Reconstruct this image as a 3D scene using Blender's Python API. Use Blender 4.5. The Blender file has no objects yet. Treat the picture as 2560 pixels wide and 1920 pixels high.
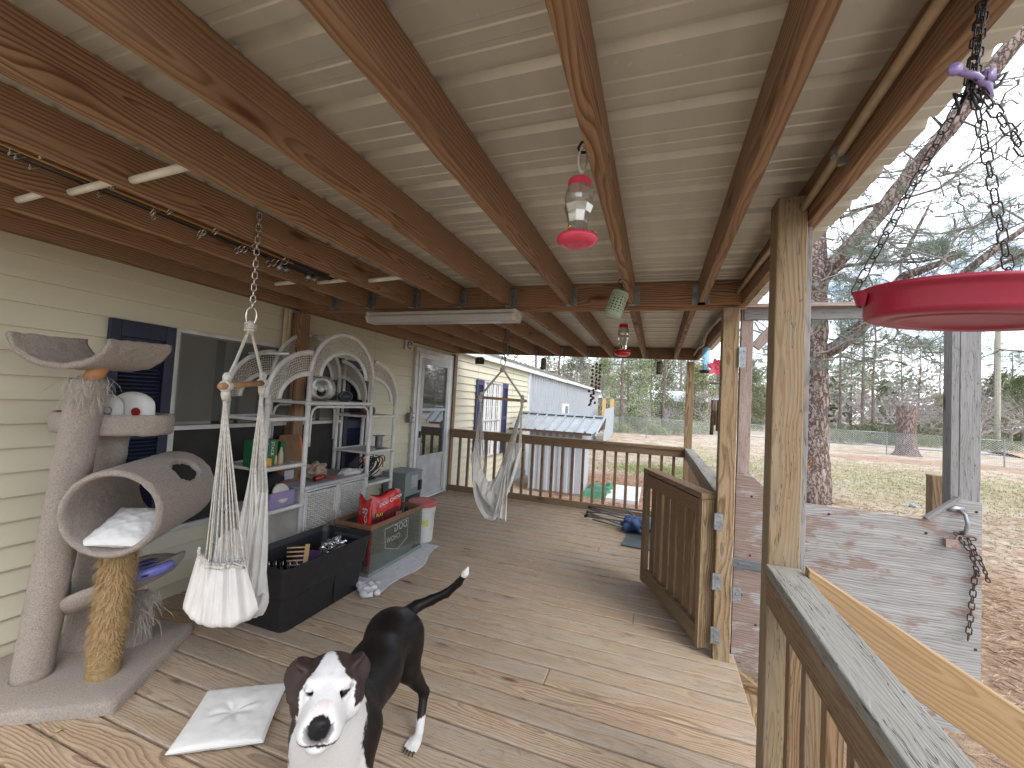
import bpy, bmesh, math, random
import numpy as np
from mathutils import Vector, Matrix, noise as mn
rnd = random.Random(7)
PI = math.pi
sc = bpy.context.scene
COL = sc.collection

# ---------------------------------------------------------------- camera, sky, sun, exposure
YAW, PIT, ROL = math.radians(-19.474), math.radians(2.3187), math.radians(3.0615)
CAM = Vector((0, 0, 1.45))
f_ = Vector((math.sin(YAW)*math.cos(PIT), math.cos(YAW)*math.cos(PIT), math.sin(PIT)))
r0 = Vector((math.cos(YAW), -math.sin(YAW), 0)); u0 = r0.cross(f_)
R_ = r0*math.cos(ROL) + u0*math.sin(ROL); U_ = -r0*math.sin(ROL) + u0*math.cos(ROL)
cd = bpy.data.cameras.new("camera"); cam = bpy.data.objects.new("camera", cd); COL.objects.link(cam)
cd.sensor_width = 36; cd.lens = 1030.6/2560*36; cd.clip_start = .02; cd.clip_end = 2000
cam.matrix_world = Matrix(((R_.x, U_.x, -f_.x, 0), (R_.y, U_.y, -f_.y, 0), (R_.z, U_.z, -f_.z, CAM.z), (0, 0, 0, 1)))
sc.camera = cam

SUN_EL, SUN_AZ = math.radians(48), math.radians(120)      # azimuth clockwise from +Y
w = bpy.data.worlds.new("World"); sc.world = w; w.use_nodes = True
nt = w.node_tree; nt.nodes.clear()
out = nt.nodes.new('ShaderNodeOutputWorld'); bg = nt.nodes.new('ShaderNodeBackground')
sky = nt.nodes.new('ShaderNodeTexSky'); sky.sky_type = 'NISHITA'; sky.sun_disc = False
sky.sun_elevation = SUN_EL; sky.sun_rotation = SUN_AZ; sky.air_density = 1.0; sky.dust_density = 2.0; sky.ozone_density = 1.0
tc = nt.nodes.new('ShaderNodeTexCoord'); mp = nt.nodes.new('ShaderNodeMapping'); mp.inputs['Scale'].default_value = (1.3, 1.3, 3.2)
nz = nt.nodes.new('ShaderNodeTexNoise'); nz.inputs['Scale'].default_value = 2.2; nz.inputs['Detail'].default_value = 5; nz.inputs['Roughness'].default_value = .5
cr = nt.nodes.new('ShaderNodeValToRGB'); cr.color_ramp.elements[0].position = .36; cr.color_ramp.elements[1].position = .70
mx = nt.nodes.new('ShaderNodeMix'); mx.data_type = 'RGBA'
mx.inputs['B'].default_value = (11.5, 12.0, 12.8, 1)
nt.links.new(tc.outputs['Generated'], mp.inputs['Vector']); nt.links.new(mp.outputs[0], nz.inputs['Vector'])
nt.links.new(nz.outputs['Fac'], cr.inputs['Fac']); nt.links.new(cr.outputs['Color'], mx.inputs['Factor'])
nt.links.new(sky.outputs['Color'], mx.inputs['A']); nt.links.new(mx.outputs['Result'], bg.inputs['Color'])
bg.inputs['Strength'].default_value = .15; nt.links.new(bg.outputs[0], out.inputs['Surface'])
sd = bpy.data.lights.new("sun", 'SUN'); sd.energy = .9; sd.angle = math.radians(25); sd.color = (1, .96, .9)
so = bpy.data.objects.new("sun", sd); COL.objects.link(so)
sv = Vector((math.sin(SUN_AZ)*math.cos(SUN_EL), math.cos(SUN_AZ)*math.cos(SUN_EL), math.sin(SUN_EL)))
so.rotation_euler = sv.to_track_quat('Z', 'Y').to_euler(); so.location = (6, -6, 12)
sc.view_settings.view_transform = 'Standard'; sc.view_settings.look = 'None'; sc.view_settings.gamma = 1
sc.view_settings.exposure = 1.22
sc.cycles.max_bounces = 10; sc.cycles.diffuse_bounces = 6; sc.cycles.transparent_max_bounces = 24
try: sc.cycles.use_denoising = True
except Exception: pass

# ---------------------------------------------------------------- naming helpers
def tag(o, label=None, cat=None, group=None, kind=None):
    if label: o['label'] = label
    if cat: o['category'] = cat
    if group: o['group'] = group
    if kind: o['kind'] = kind
    return o
def thing(name, label, cat, loc=(0, 0, 0), rz=0, group=None):
    o = bpy.data.objects.new(name, None); COL.objects.link(o); o.empty_display_size = .1
    o.location = loc; o.rotation_euler = (0, 0, rz)
    return tag(o, label, cat, group)
def dup(o, loc=None, rz=None, label=None, parent=None, scale=None):
    c = o.copy(); COL.objects.link(c)
    if parent is not None: c.parent = parent
    if loc is not None: c.location = loc
    if rz is not None: c.rotation_euler = (0, 0, rz)
    if label: c['label'] = label
    if scale: c.scale = scale
    for ch in [x for x in o.children]: dup(ch, parent=c)
    return c

# ---------------------------------------------------------------- mesh builder
class M:
    def __init__(s): s.v = []; s.f = []; s.w = []; s.r = []; s.c = None; s.mi = []; s.cur = 0
    def add(s, vs, fs, wc=None, wr=(0, 0, 0)):
        b = len(s.v); s.v += [tuple(p) for p in vs]
        s.w += [tuple(p) for p in (wc if wc is not None else vs)]; s.r += [wr]*len(vs)
        s.f += [tuple(i+b for i in f) for f in fs]; s.mi += [s.cur]*len(fs)
        return s
    def box(s, c, d, ax=None, wr=None):
        """centre c, full size d, optional 3 axes; wood coords along the longest side"""
        c = Vector(c); ax = ax or (Vector((1, 0, 0)), Vector((0, 1, 0)), Vector((0, 0, 1)))
        o = sorted(range(3), key=lambda i: -d[i]); vs = []; wc = []
        for i in (-.5, .5):
            for j in (-.5, .5):
                for k in (-.5, .5):
                    q = (i*d[0], j*d[1], k*d[2]); vs.append(c+ax[0]*q[0]+ax[1]*q[1]+ax[2]*q[2]); wc.append((q[o[0]], q[o[1]], q[o[2]]))
        wr = wr or (rnd.random(), rnd.random(), rnd.random())
        return s.add(vs, [(0, 1, 3, 2), (4, 6, 7, 5), (0, 4, 5, 1), (2, 3, 7, 6), (0, 2, 6, 4), (1, 5, 7, 3)], wc, wr)
    def bar(s, a, b, w_, t_, up=(0, 0, 1), wr=None):
        """board from a to b, w_ along side, t_ along up"""
        a, b = Vector(a), Vector(b); x = (b-a); L = x.length; x = x/L; up = Vector(up)
        y = up.cross(x).normalized(); z = x.cross(y)
        return s.box((a+b)/2, (L, w_, t_), (x, y, z), wr)
    def tube(s, pts, r, n=8, cap=True, wr=(0, 0, 0), flat=1):
        pts = [Vector(p) for p in pts]; rs = r if hasattr(r, '__len__') else [r]*len(pts)
        vs = []; wc = []; L = 0; prev = None
        for i, p in enumerate(pts):
            d = (pts[min(i+1, len(pts)-1)]-pts[max(i-1, 0)])
            d = d.normalized() if d.length > 1e-9 else Vector((0, 0, 1))
            if prev is None:
                h = Vector((0, 0, 1)) if abs(d.z) < .9 else Vector((1, 0, 0)); x = h.cross(d).normalized()
            else:
                x = prev-d*prev.dot(d); x = x.normalized() if x.length > 1e-6 else d.orthogonal().normalized()
            prev = x; y = d.cross(x)
            if i: L += (p-pts[i-1]).length
            for k in range(n):
                a = 2*PI*k/n; vs.append(p+x*rs[i]*math.cos(a)+y*rs[i]*math.sin(a)*flat); wc.append((L, rs[i]*math.cos(a), rs[i]*math.sin(a)))
        fs = []; m = len(pts)
        for i in range(m-1):
            for k in range(n): fs.append((i*n+k, i*n+(k+1) % n, (i+1)*n+(k+1) % n, (i+1)*n+k))
        if cap: fs.append(tuple(range(n-1, -1, -1))); fs.append(tuple((m-1)*n+k for k in range(n)))
        return s.add(vs, fs, wc, wr)
    def lathe(s, prof, c=(0, 0, 0), n=32, ax=None, wob=0, sx=1, sy=1):
        c = Vector(c); X, Y, Z = ax or (Vector((1, 0, 0)), Vector((0, 1, 0)), Vector((0, 0, 1))); vs = []
        for (r, z) in prof:
            for k in range(n):
                a = 2*PI*k/n; vs.append(c+X*r*sx*math.cos(a)+Y*r*sy*math.sin(a)+Z*z)
        fs = []
        for i in range(len(prof)-1):
            for k in range(n): fs.append((i*n+k, i*n+(k+1) % n, (i+1)*n+(k+1) % n, (i+1)*n+k))
        if prof[0][0] > 1e-6: fs.append(tuple(range(n-1, -1, -1)))
        if prof[-1][0] > 1e-6: fs.append(tuple((len(prof)-1)*n+k for k in range(n)))
        return s.add(vs, fs)
    def shell(s, prof, c=(0, 0, 0), n=32, ax=None, sx=1, sy=1):
        """open lathe: no end caps"""
        b = len(s.f); s.lathe(prof, c, n, ax, 0, sx, sy)
        k = (1 if prof[0][0] > 1e-6 else 0)+(1 if prof[-1][0] > 1e-6 else 0)
        if k: s.f = s.f[:-k]; s.mi = s.mi[:-k]
        return s
    def grid(s, fn, nu, nv, closeu=False):
        vs = []; wc = []
        for i in range(nu+(0 if closeu else 1)):
            for j in range(nv+1):
                vs.append(Vector(fn(i/nu, j/nv)))
        fs = []; W = nv+1; NU = nu if closeu else nu+1
        for i in range(nu):
            for j in range(nv):
                a = i % NU; b = (i+1) % NU; fs.append((a*W+j, b*W+j, b*W+j+1, a*W+j+1))
        return s.add(vs, fs)
    def prism(s, poly, vec, wr=None):
        vec = Vector(vec); n = len(poly); P = [Vector(p) for p in poly]
        vs = P+[p+vec for p in P]
        fs = [tuple(range(n-1, -1, -1)), tuple(range(n, 2*n))]+[(i, (i+1) % n, n+(i+1) % n, n+i) for i in range(n)]
        return s.add(vs, fs, None, wr or (rnd.random(), rnd.random(), rnd.random()))
    def link(s, p, d, up, L, W, r, n=5, seg=10):
        """one chain link: stadium ring centred p, long axis d"""
        d = Vector(d).normalized(); u = Vector(up); u = (u-d*u.dot(d)).normalized(); pts = []
        for k in range(seg):
            a = 2*PI*k/seg; ca, sa = math.cos(a), math.sin(a)
            pts.append(Vector(p)+d*(ca*(W/2)+(1 if ca > 0 else -1)*(L/2-W/2))+u*sa*W/2)
        pts.append(pts[0]); return s.tube(pts, r, n, False)
    def chain(s, a, b, L=.035, W=.018, r=.0022, sag=0, twist=0, n=5):
        a, b = Vector(a), Vector(b); D = (b-a).length; k = max(2, int(D/(L*.78)))
        for i in range(k):
            t = (i+.5)/k; p = a.lerp(b, t)-Vector((0, 0, sag*4*t*(1-t)))
            t2 = t+.01; p2 = a.lerp(b, t2)-Vector((0, 0, sag*4*t2*(1-t2))); d = (p2-p).normalized()
            h = d.orthogonal().normalized(); h2 = d.cross(h)
            an = (PI/2 if i % 2 else 0)+twist+.12*math.sin(i*1.7)
            s.link(p, d, h*math.cos(an)+h2*math.sin(an), L, W, r, n)
        return s
    def mesh(s, name, off=Vector((0, 0, 0))):
        me = bpy.data.meshes.new(name)
        me.from_pydata([(p[0]-off[0], p[1]-off[1], p[2]-off[2]) for p in s.v], [], s.f); me.update()
        a = me.attributes.new('wc', 'FLOAT_VECTOR', 'POINT'); a.data.foreach_set('vector', np.array(s.w, 'f').ravel())
        a = me.attributes.new('wr', 'FLOAT_VECTOR', 'POINT'); a.data.foreach_set('vector', np.array(s.r, 'f').ravel())
        if s.c is not None:
            a = me.color_attributes.new('col', 'FLOAT_COLOR', 'POINT'); a.data.foreach_set('color', np.array(s.c, 'f').ravel())
        return me
    def build(s, name, mat, parent=None, world=True, smooth=False, bevel=0, sub=0, solid=0, label=None, cat=None, group=None, kind=None, deepcopy=False):
        if parent is None:
            A = np.array(s.v); off = Vector(((A[:, 0].min()+A[:, 0].max())/2, (A[:, 1].min()+A[:, 1].max())/2, A[:, 2].min()))
        else:
            off = Vector((0, 0, 0))
            if world:
                q = parent
                while q is not None: off += q.location; q = q.parent
        me = s.mesh(name, off)
        for m_ in (mat if isinstance(mat, (list, tuple)) else [mat]): me.materials.append(m_)
        if isinstance(mat, (list, tuple)): me.polygons.foreach_set('material_index', s.mi)
        if smooth: me.polygons.foreach_set('use_smooth', [True]*len(me.polygons))
        o = bpy.data.objects.new(name, me); COL.objects.link(o)
        if parent is None: o.location = off
        else: o.parent = parent
        if solid: d = o.modifiers.new('s', 'SOLIDIFY'); d.thickness = solid; d.offset = 0
        if bevel:
            d = o.modifiers.new('b', 'BEVEL'); d.width = bevel; d.segments = 2; d.limit_method = 'ANGLE'; d.angle_limit = math.radians(40)
        if sub: d = o.modifiers.new('u', 'SUBSURF'); d.levels = sub; d.render_levels = sub
        return tag(o, label, cat, group, kind)

def text_mesh(m, body, size, at, X, Y, depth=.0008, align='CENTER', bold=0):
    """lettering as real geometry added to builder m, reading along X, up along Y"""
    cu = bpy.data.curves.new('t', 'FONT'); cu.body = body; cu.size = size; cu.align_x = align; cu.align_y = 'CENTER'; cu.extrude = 0; cu.resolution_u = 2
    cu.offset = bold
    o = bpy.data.objects.new('t', cu); COL.objects.link(o)
    dg = bpy.context.evaluated_depsgraph_get(); me = o.evaluated_get(dg).to_mesh()
    X = Vector(X).normalized(); Y = Vector(Y).normalized(); at = Vector(at); Z = X.cross(Y)
    m.add([at+X*v.co.x+Y*v.co.y+Z*depth for v in me.vertices], [tuple(p.vertices) for p in me.polygons])
    o.evaluated_get(dg).to_mesh_clear(); bpy.data.objects.remove(o); bpy.data.curves.remove(cu)

# ---------------------------------------------------------------- material helpers
def NT(name, rough=.6, metal=0, spec=.5):
    m = bpy.data.materials.new(name); m.use_nodes = True; nt = m.node_tree; b = nt.nodes['Principled BSDF']
    b.inputs['Roughness'].default_value = rough; b.inputs['Metallic'].default_value = metal
    b.inputs['Specular IOR Level'].default_value = spec
    return m, nt, b
def nd(nt, t, ins=None, **kw):
    n = nt.nodes.new(t)
    for k, v in kw.items(): setattr(n, k, v)
    for k, v in (ins or {}).items():
        if isinstance(v, bpy.types.NodeSocket): nt.links.new(v, n.inputs[k])
        else: n.inputs[k].default_value = v
    return n
def ma(nt, op, a, b=0, c=0, clamp=False):
    n = nt.nodes.new('ShaderNodeMath'); n.operation = op; n.use_clamp = clamp
    for i, v in enumerate((a, b, c)):
        if isinstance(v, bpy.types.NodeSocket): nt.links.new(v, n.inputs[i])
        else: n.inputs[i].default_value = v
    return n.outputs[0]
def vm(nt, op, a, b):
    n = nt.nodes.new('ShaderNodeVectorMath'); n.operation = op
    for i, v in enumerate((a, b)):
        if isinstance(v, bpy.types.NodeSocket): nt.links.new(v, n.inputs[i])
        else: n.inputs[i].default_value = v
    return n.outputs[0]
def ramp(nt, fac, els, interp='LINEAR'):
    n = nt.nodes.new('ShaderNodeValToRGB'); n.color_ramp.interpolation = interp; e = n.color_ramp.elements
    while len(e) < len(els): e.new(.5)
    for i, (p, c) in enumerate(els):
        e[i].position = p; e[i].color = (c, c, c, 1) if not hasattr(c, '__len__') else tuple(c)+(1,)*(4-len(c))
    nt.links.new(fac, n.inputs['Fac']); return n.outputs['Color']
def mixc(nt, fac, a, b, mode='MIX'):
    n = nt.nodes.new('ShaderNodeMix'); n.data_type = 'RGBA'; n.blend_type = mode
    for k, v in (('Factor', fac), ('A', a), ('B', b)):
        if isinstance(v, bpy.types.NodeSocket): nt.links.new(v, n.inputs[k])
        else: n.inputs[k].default_value = v if k == 'Factor' else (tuple(v)+(1,)*(4-len(v)))
    return n.outputs['Result']
def maprange(nt, v, a, b, c=0, d=1):
    n = nt.nodes.new('ShaderNodeMapRange'); nt.links.new(v, n.inputs[0])
    for i, q in enumerate((a, b, c, d)): n.inputs[i+1].default_value = q
    return n.outputs[0]
def noise(nt, vec, scale, detail=3, rough=.5):
    n = nt.nodes.new('ShaderNodeTexNoise'); n.inputs['Scale'].default_value = scale; n.inputs['Detail'].default_value = detail; n.inputs['Roughness'].default_value = rough
    if vec is not None: nt.links.new(vec, n.inputs['Vector'])
    return n
def objco(nt): return nt.nodes.new('ShaderNodeTexCoord').outputs['Object']
def scale3(nt, vec, s):
    return vm(nt, 'MULTIPLY', vec, s)
def bump(nt, b, h, st=.3, dist=.01):
    n = nt.nodes.new('ShaderNodeBump'); n.inputs['Strength'].default_value = st; n.inputs['Distance'].default_value = dist
    nt.links.new(h, n.inputs['Height']); nt.links.new(n.outputs[0], b.inputs['Normal'])

def mat(name, col, rough=.6, metal=0, var=.15, vs=6, bs=0, bsc=60, col2=None, thr=None, spec=.5, trans=None, sss=0, stretch=(1, 1, 1)):
    """painted / plastic / metal / cloth surface with colour variation and bump"""
    m, nt, b = NT(name, rough, metal, spec); co = scale3(nt, objco(nt), stretch)
    n1 = noise(nt, co, vs, 5, .6)
    if col2 is None: col2 = tuple(max(0, c*(1-var*2)) for c in col)
    lo, hi = thr or (.3, .7)
    c = mixc(nt, maprange(nt, n1.outputs['Fac'], lo, hi), col, col2)
    n2 = noise(nt, co, vs*9, 3, .6)
    c = mixc(nt, maprange(nt, n2.outputs['Fac'], .3, .7, 0, var), c, tuple(x*.6 for x in col))
    nt.links.new(c, b.inputs['Base Color'])
    nt.links.new(maprange(nt, n1.outputs['Fac'], .3, .7, max(0, rough-.06), min(1, rough+.1)), b.inputs['Roughness'])
    if bs: bump(nt, b, noise(nt, co, bsc, 4, .6).outputs['Fac'], bs, .004)
    return m

def wood(name, light, dark, freq=150, contrast=.8, knot=(.09, .03, .012), kn=1, weather=None, wamt=0, rough=.7, spec=.25, off=(.07, .03), cracks=0, bs=.35, var=.35):
    m, nt, b = NT(name, rough, 0, spec)
    wc = nd(nt, 'ShaderNodeAttribute', attribute_name='wc').outputs['Vector']
    wr = nd(nt, 'ShaderNodeAttribute', attribute_name='wr').outputs['Vector']
    sr = nd(nt, 'ShaderNodeSeparateXYZ', {0: wr}).outputs
    sw = nd(nt, 'ShaderNodeSeparateXYZ', {0: wc}).outputs
    sh = vm(nt, 'MULTIPLY', wr, (37., 23., 11.))
    n1 = noise(nt, vm(nt, 'ADD', scale3(nt, wc, (1.7, 5, 5)), sh), 1, 2, .5).outputs['Color']
    sn = nd(nt, 'ShaderNodeSeparateXYZ', {0: n1}).outputs
    a = ma(nt, 'ADD', sw[1], ma(nt, 'MULTIPLY', ma(nt, 'SUBTRACT', sr[0], .5), off[0]*2))
    a = ma(nt, 'ADD', a, ma(nt, 'MULTIPLY', ma(nt, 'SUBTRACT', sn[0], .5), .075))
    d = ma(nt, 'ADD', sw[2], ma(nt, 'ADD', ma(nt, 'MULTIPLY', sr[1], off[1]), .012))
    d = ma(nt, 'ADD', d, ma(nt, 'MULTIPLY', ma(nt, 'SUBTRACT', sn[1], .5), .10))
    d = ma(nt, 'ADD', d, ma(nt, 'MULTIPLY', sw[0], ma(nt, 'MULTIPLY', ma(nt, 'SUBTRACT', sr[2], .5), .02)))
    r = ma(nt, 'SQRT', ma(nt, 'ADD', ma(nt, 'MULTIPLY', a, a), ma(nt, 'MULTIPLY', d, d)))
    vo = nt.nodes.new('ShaderNodeTexVoronoi'); vo.inputs['Scale'].default_value = 1
    nt.links.new(vm(nt, 'ADD', scale3(nt, wc, (1.7, 6.5, 6.5)), sh), vo.inputs['Vector'])
    wide = maprange(nt, vo.outputs['Distance'], .50, .05)
    r = ma(nt, 'ADD', r, ma(nt, 'MULTIPLY', ma(nt, 'MULTIPLY', wide, wide), .03*kn))
    n4 = noise(nt, vm(nt, 'ADD', scale3(nt, wc, (3.2, 14, 14)), sh), 1, 2, .5).outputs['Fac']
    r = ma(nt, 'ADD', r, ma(nt, 'MULTIPLY', n4, .020))
    ring = ma(nt, 'FRACT', ma(nt, 'MULTIPLY', r, freq))
    rc = ramp(nt, ring, [(0, 0), (.35, .12), (.72, .85), (.85, 1), (.96, .12), (1, 0)])
    fib = noise(nt, vm(nt, 'ADD', scale3(nt, wc, (9, 330, 330)), sh), 1, 3, .7).outputs['Fac']
    big = noise(nt, vm(nt, 'ADD', scale3(nt, wc, (1.3, 7, 7)), sh), 1, 4, .6).outputs['Fac']
    fac = ma(nt, 'MULTIPLY', rc, maprange(nt, big, .3, .75, contrast, contrast*.45))
    c = mixc(nt, fac, light, dark)
    c = mixc(nt, maprange(nt, fib, .35, .7, 0, .35), c, tuple(x*.55 for x in dark))
    c = mixc(nt, maprange(nt, big, .35, .75, 0, var), c, tuple(x*.75+y*.1 for x, y in zip(dark, light)))
    if weather:
        wn = noise(nt, vm(nt, 'ADD', scale3(nt, wc, (2.5, 18, 18)), sh), 1, 5, .65).outputs['Fac']
        wv = ma(nt, 'ADD', wn, ma(nt, 'MULTIPLY', ma(nt, 'SUBTRACT', sr[2], .5), .25))
        c = mixc(nt, maprange(nt, wv, .62-.45*wamt, .95-.45*wamt, 0, min(1, .55+wamt*.45)), c, mixc(nt, maprange(nt, fib, .3, .7), weather, tuple(x*.62 for x in weather)))
    c = mixc(nt, maprange(nt, sr[2], 0, 1, 0, .48), c, tuple(x*.52 for x in light))
    km = maprange(nt, vo.outputs['Distance'], .13*kn+.01, .06*kn)
    c = mixc(nt, ma(nt, 'MULTIPLY', km, .92), c, knot)
    c = mixc(nt, ma(nt, 'MULTIPLY', ma(nt, 'MULTIPLY', wide, wide), .35*kn), c, tuple(x*.8 for x in dark))
    h = ma(nt, 'SUBTRACT', ma(nt, 'MULTIPLY', fib, .5), ma(nt, 'MULTIPLY', rc, .35))
    if cracks:
        cn = noise(nt, vm(nt, 'ADD', scale3(nt, wc, (3, 60, 60)), sh), 1, 3, .6).outputs['Fac']
        cm = maprange(nt, ma(nt, 'ABSOLUTE', ma(nt, 'SUBTRACT', cn, .5)), .012, .0)
        cm = ma(nt, 'MULTIPLY', cm, cracks)
        c = mixc(nt, cm, c, (.03, .022, .018)); h = ma(nt, 'SUBTRACT', h, cm)
    nt.links.new(c, b.inputs['Base Color'])
    bump(nt, b, h, bs, .003)
    return m

W_RAFT = wood('wood_rafter', (.385, .235, .135), (.115, .050, .022), 78, 1.15, kn=1.0, off=(.08, .03))
W_POST = wood('wood_post', (.38, .275, .16), (.14, .078, .036), 95, 1.15, kn=.8, weather=(.36, .32, .25), wamt=.3, cracks=.8)
W_RAIL = wood('wood_rail', (.30, .195, .11), (.10, .052, .024), 110, 1.0, kn=.9, weather=(.33, .27, .2), wamt=.35, cracks=.7)
W_GREY = wood('wood_weathered', (.29, .27, .225), (.12, .11, .09), 170, .8, kn=.8, weather=(.35, .34, .305), wamt=.8, cracks=1, rough=.85, bs=.6)
W_GREYP = wood('wood_weathered_post', (.30, .285, .275), (.14, .125, .115), 120, .9, kn=.7, weather=(.34, .335, .33), wamt=.6, cracks=.8, rough=.85, bs=.5)
W_DECK = wood('wood_deck', (.50, .375, .255), (.19, .125, .075), 90, .95, kn=.75, weather=(.50, .45, .38), wamt=.5, cracks=.55, rough=.75, var=.3)
W_NEW = wood('wood_fresh', (.43, .29, .15), (.25, .13, .048), 80, 1.0, kn=.5, var=.15, rough=.6)
W_STICK = wood('wood_dowel', (.42, .25, .12), (.2, .1, .045), 200, .5, kn=.3)
GALV = mat('galvanized_steel', (.36, .38, .40), .45, .75, .25, 25, .1, 200)
CHROME = mat('bright_steel', (.62, .62, .6), .28, .95, .1, 20)
RUST = mat('rusty_iron', (.10, .055, .04), .8, .3, .4, 40, .3, 200, col2=(.03, .022, .02))
WHITE = mat('white_paint', (.68, .68, .66), .5, 0, .12, 8)
ROPE = mat('cotton_rope', (.66, .62, .55), .9, 0, .2, 60, .6, 400)
CANVAS = mat('cotton_canvas', (.68, .65, .60), .92, 0, .06, 10, .5, 700)
BLACKP = mat('black_plastic', (.012, .012, .014), .45, 0, .2, 20, .12, 300)
# ================================================================ PORCH STRUCTURE
X0, XW, XE = -3.07, -3.07, .49
def zr(x): return 2.10-.014*(x-.45)          # underside of rafters
YB, YX, YF = .22, 2.75, 5.78                # roof end (cut short for more light), cross beam face, far beam face
# deck
m = M(); y = 1.727-.139*24; k = 0
while y < 5.84:
    y2 = y+.139
    x_a = -3.25; cut = [x_a, XE] if k % 3 else [x_a, -1.3+.4*(k % 5), XE]
    for a, b in zip(cut[:-1], cut[1:]):
        m.bar((a+.001, (y+y2)/2, -.0175+rnd.uniform(-.0012, .0012)), (b-.001, (y+y2)/2, -.0175+rnd.uniform(-.0012, .0012)), .139-.0105, .035)
    y = y2; k += 1
m.build('deck', W_DECK, bevel=.006, kind='structure')
m = M(); m.bar((XE-.02, -1.6, -.135), (XE-.02, 5.85, -.135), .04, .19); m.bar((-3.2, 5.86, -.12), (.49, 5.86, -.12), .038, .19)
m.build('deck_rim', W_POST, kind='structure')
m = M(); m.box((-1.38, 2.2, -.06), (3.6, 7.4, .02)); m.build('deck_shade_sheet', mat('deck_shade', (.03, .024, .018), .9), kind='structure')  # added dark sheet, shade below the board gaps put into its colour

# roof thing
roof = thing('porch_roof', 'open timber porch roof of brown rafters carrying ribbed metal sheets', 'roof', (0, 2.7, 2.1))
m = M(); prof = []; y = YB-.12
P = .2286
pat = [(0, 0), (.062, 0), (.066, .003), (.082, .003), (.086, 0), (.118, 0), (.122, .003), (.138, .003), (.142, 0), (.178, 0), (.190, .019), (.214, .019), (.2276, 0)]
yy = .932-P*8
while yy < 5.95:
    for (dy, dz) in pat:
        if YB-.03 < yy+dy < 5.98: prof.append((yy+dy, dz))
    yy += P
xs = [-3.14, -2.0, -.8, .2, .50, .56, .66]
def zroof(x): return zr(x)+.1525
m.grid(lambda u, v: (xs[int(round(u*6))], prof[int(round(v*(len(prof)-1)))][0], zroof(xs[int(round(u*6))])+prof[int(round(v*(len(prof)-1)))][1]), 6, len(prof)-1)
GM, nt, b = NT('roof_sheet_metal', .42, .35, .5)
co = objco(nt); n1 = noise(nt, scale3(nt, co, (3, .6, 3)), 2.5, 4).outputs['Fac']; n2 = noise(nt, co, 60, 2).outputs['Fac']
c = mixc(nt, maprange(nt, n1, .3, .7), (.56, .54, .46), (.46, .445, .38)); c = mixc(nt, maprange(nt, n2, .72, .8, 0, .6), c, (.7, .68, .6))
nt.links.new(c, b.inputs['Base Color'])
bump(nt, b, n1, .06, .02)
m.build('roof_sheet', GM, roof, solid=.0012)
RX1 = [-2.99, -2.60, -2.235, -1.82, -1.41, -1.02, -.586, -.18, .233]
RX2 = [-2.95, -2.52, -2.125, -1.735, -1.35, -.96, -.6, -.185, .203]
for x in RX1:
    m = M(); m.bar((x, YB, zr(x)+.076), (x, YX, zr(x)+.076), .038, .152); o = m.build('rafter', W_RAFT, roof, bevel=.002)
for x in RX2:
    m = M(); m.bar((x, YX+.085, zr(x)+.076), (x, YF, zr(x)+.076), .038, .152); m.build('rafter', W_RAFT, roof, bevel=.002)
for yb, n in ((YX+.020, 2), (YF+.02, 1)):
    for j in range(n):
        m = M(); yj = yb+j*.040
        dz = -.02 if j else 0
        for (a, b) in ((-3.02, -1.2), (-1.198, .49)):
            m.bar((a, yj, zr(a)+.0745+dz), (b, yj, zr(b)+.0745+dz), .038, .15)
        m.build('cross_beam', W_RAFT, roof, bevel=.002)
m = M(); m.bar((-3.04, YB, zr(-3.04)+.10), (-3.04, 5.8, zr(-3.04)+.10), .05, .20); m.build('wall_ledger', W_RAFT, roof, bevel=.003)
for a, b in ((YB, 1.66), (1.662, 2.9), (2.902, 5.8)):
    m = M(); m.bar((.474, a, zr(.47)+.075), (.474, b, zr(.47)+.075), .038, .151); m.build('edge_beam', W_RAFT, roof, bevel=.003)
# hangers
def hanger(x, y, s):
    m = M(); z = zr(x)
    m.box((x+s*.021, y-.028, z+.062), (.0025, .055, .115)); m.box((x+s*.036, y-.0035, z+.062), (.030, .0025, .125))
    m.box((x, y-.03, z-.003), (.040, .05, .0025))
    for k in range(3): m.lathe([(0, 0), (.005, 0), (.004, .004), (0, .004)], (x+s*.036, y-.0048, z+.02+.04*k), 8, (Vector((1, 0, 0)), Vector((0, 0, 1)), Vector((0, -1, 0))))
    return m.build('joist_hanger', GALV, roof)
for x in RX1[1:]:
    hanger(x, YX, 1)
    if x > 0: hanger(x, YX, -1)
for x in RX2[2:]: hanger(x, YF, 1)
for x in RX2[4:]:
    m = M(); m.box((x, YX+.09, zr(x)-.004), (.05, .05, .002)); m.build('joist_hanger', GALV, roof)

# conduit on the edge beam
TAN = mat('tan_plastic_pipe', (.50, .38, .24), .5, 0, .15, 20)
o = M().tube([(.436, YB, 2.178), (.436, .9, 2.176), (.438, 1.62, 2.142)], .0115, 10); o.tube([(.437, 1.69, 2.145), (.437, 2.2, 2.165), (.432, 2.74, 2.17)], .0115, 10)
cdt = thing('conduit_pipe', 'tan plastic conduit pipe running along the inside of the outer edge beam', 'pipe', (.437, 1.2, 2.15))
o.build('pipe', TAN, cdt, smooth=True)
M().box((.448, 1.30, 2.146), (.028, .016, .035)).tube([(.432, 1.288, 2.162), (.432, 1.312, 2.162)], .0145, 10).build('pipe_clamp', GALV, cdt)
m = M(); m.tube([(.425, 2.86, 2.13), (.43, 3.4, 2.155), (.42, 4.2, 2.20), (.425, 4.6, 2.12), (.43, 5.2, 2.17), (.42, 5.74, 2.15)], .011, 8)
m.tube([(.43, 2.88, 2.165), (.43, 3.6, 2.185), (.43, 4.5, 2.185), (.43, 5.74, 2.18)], .009, 8)
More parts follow.
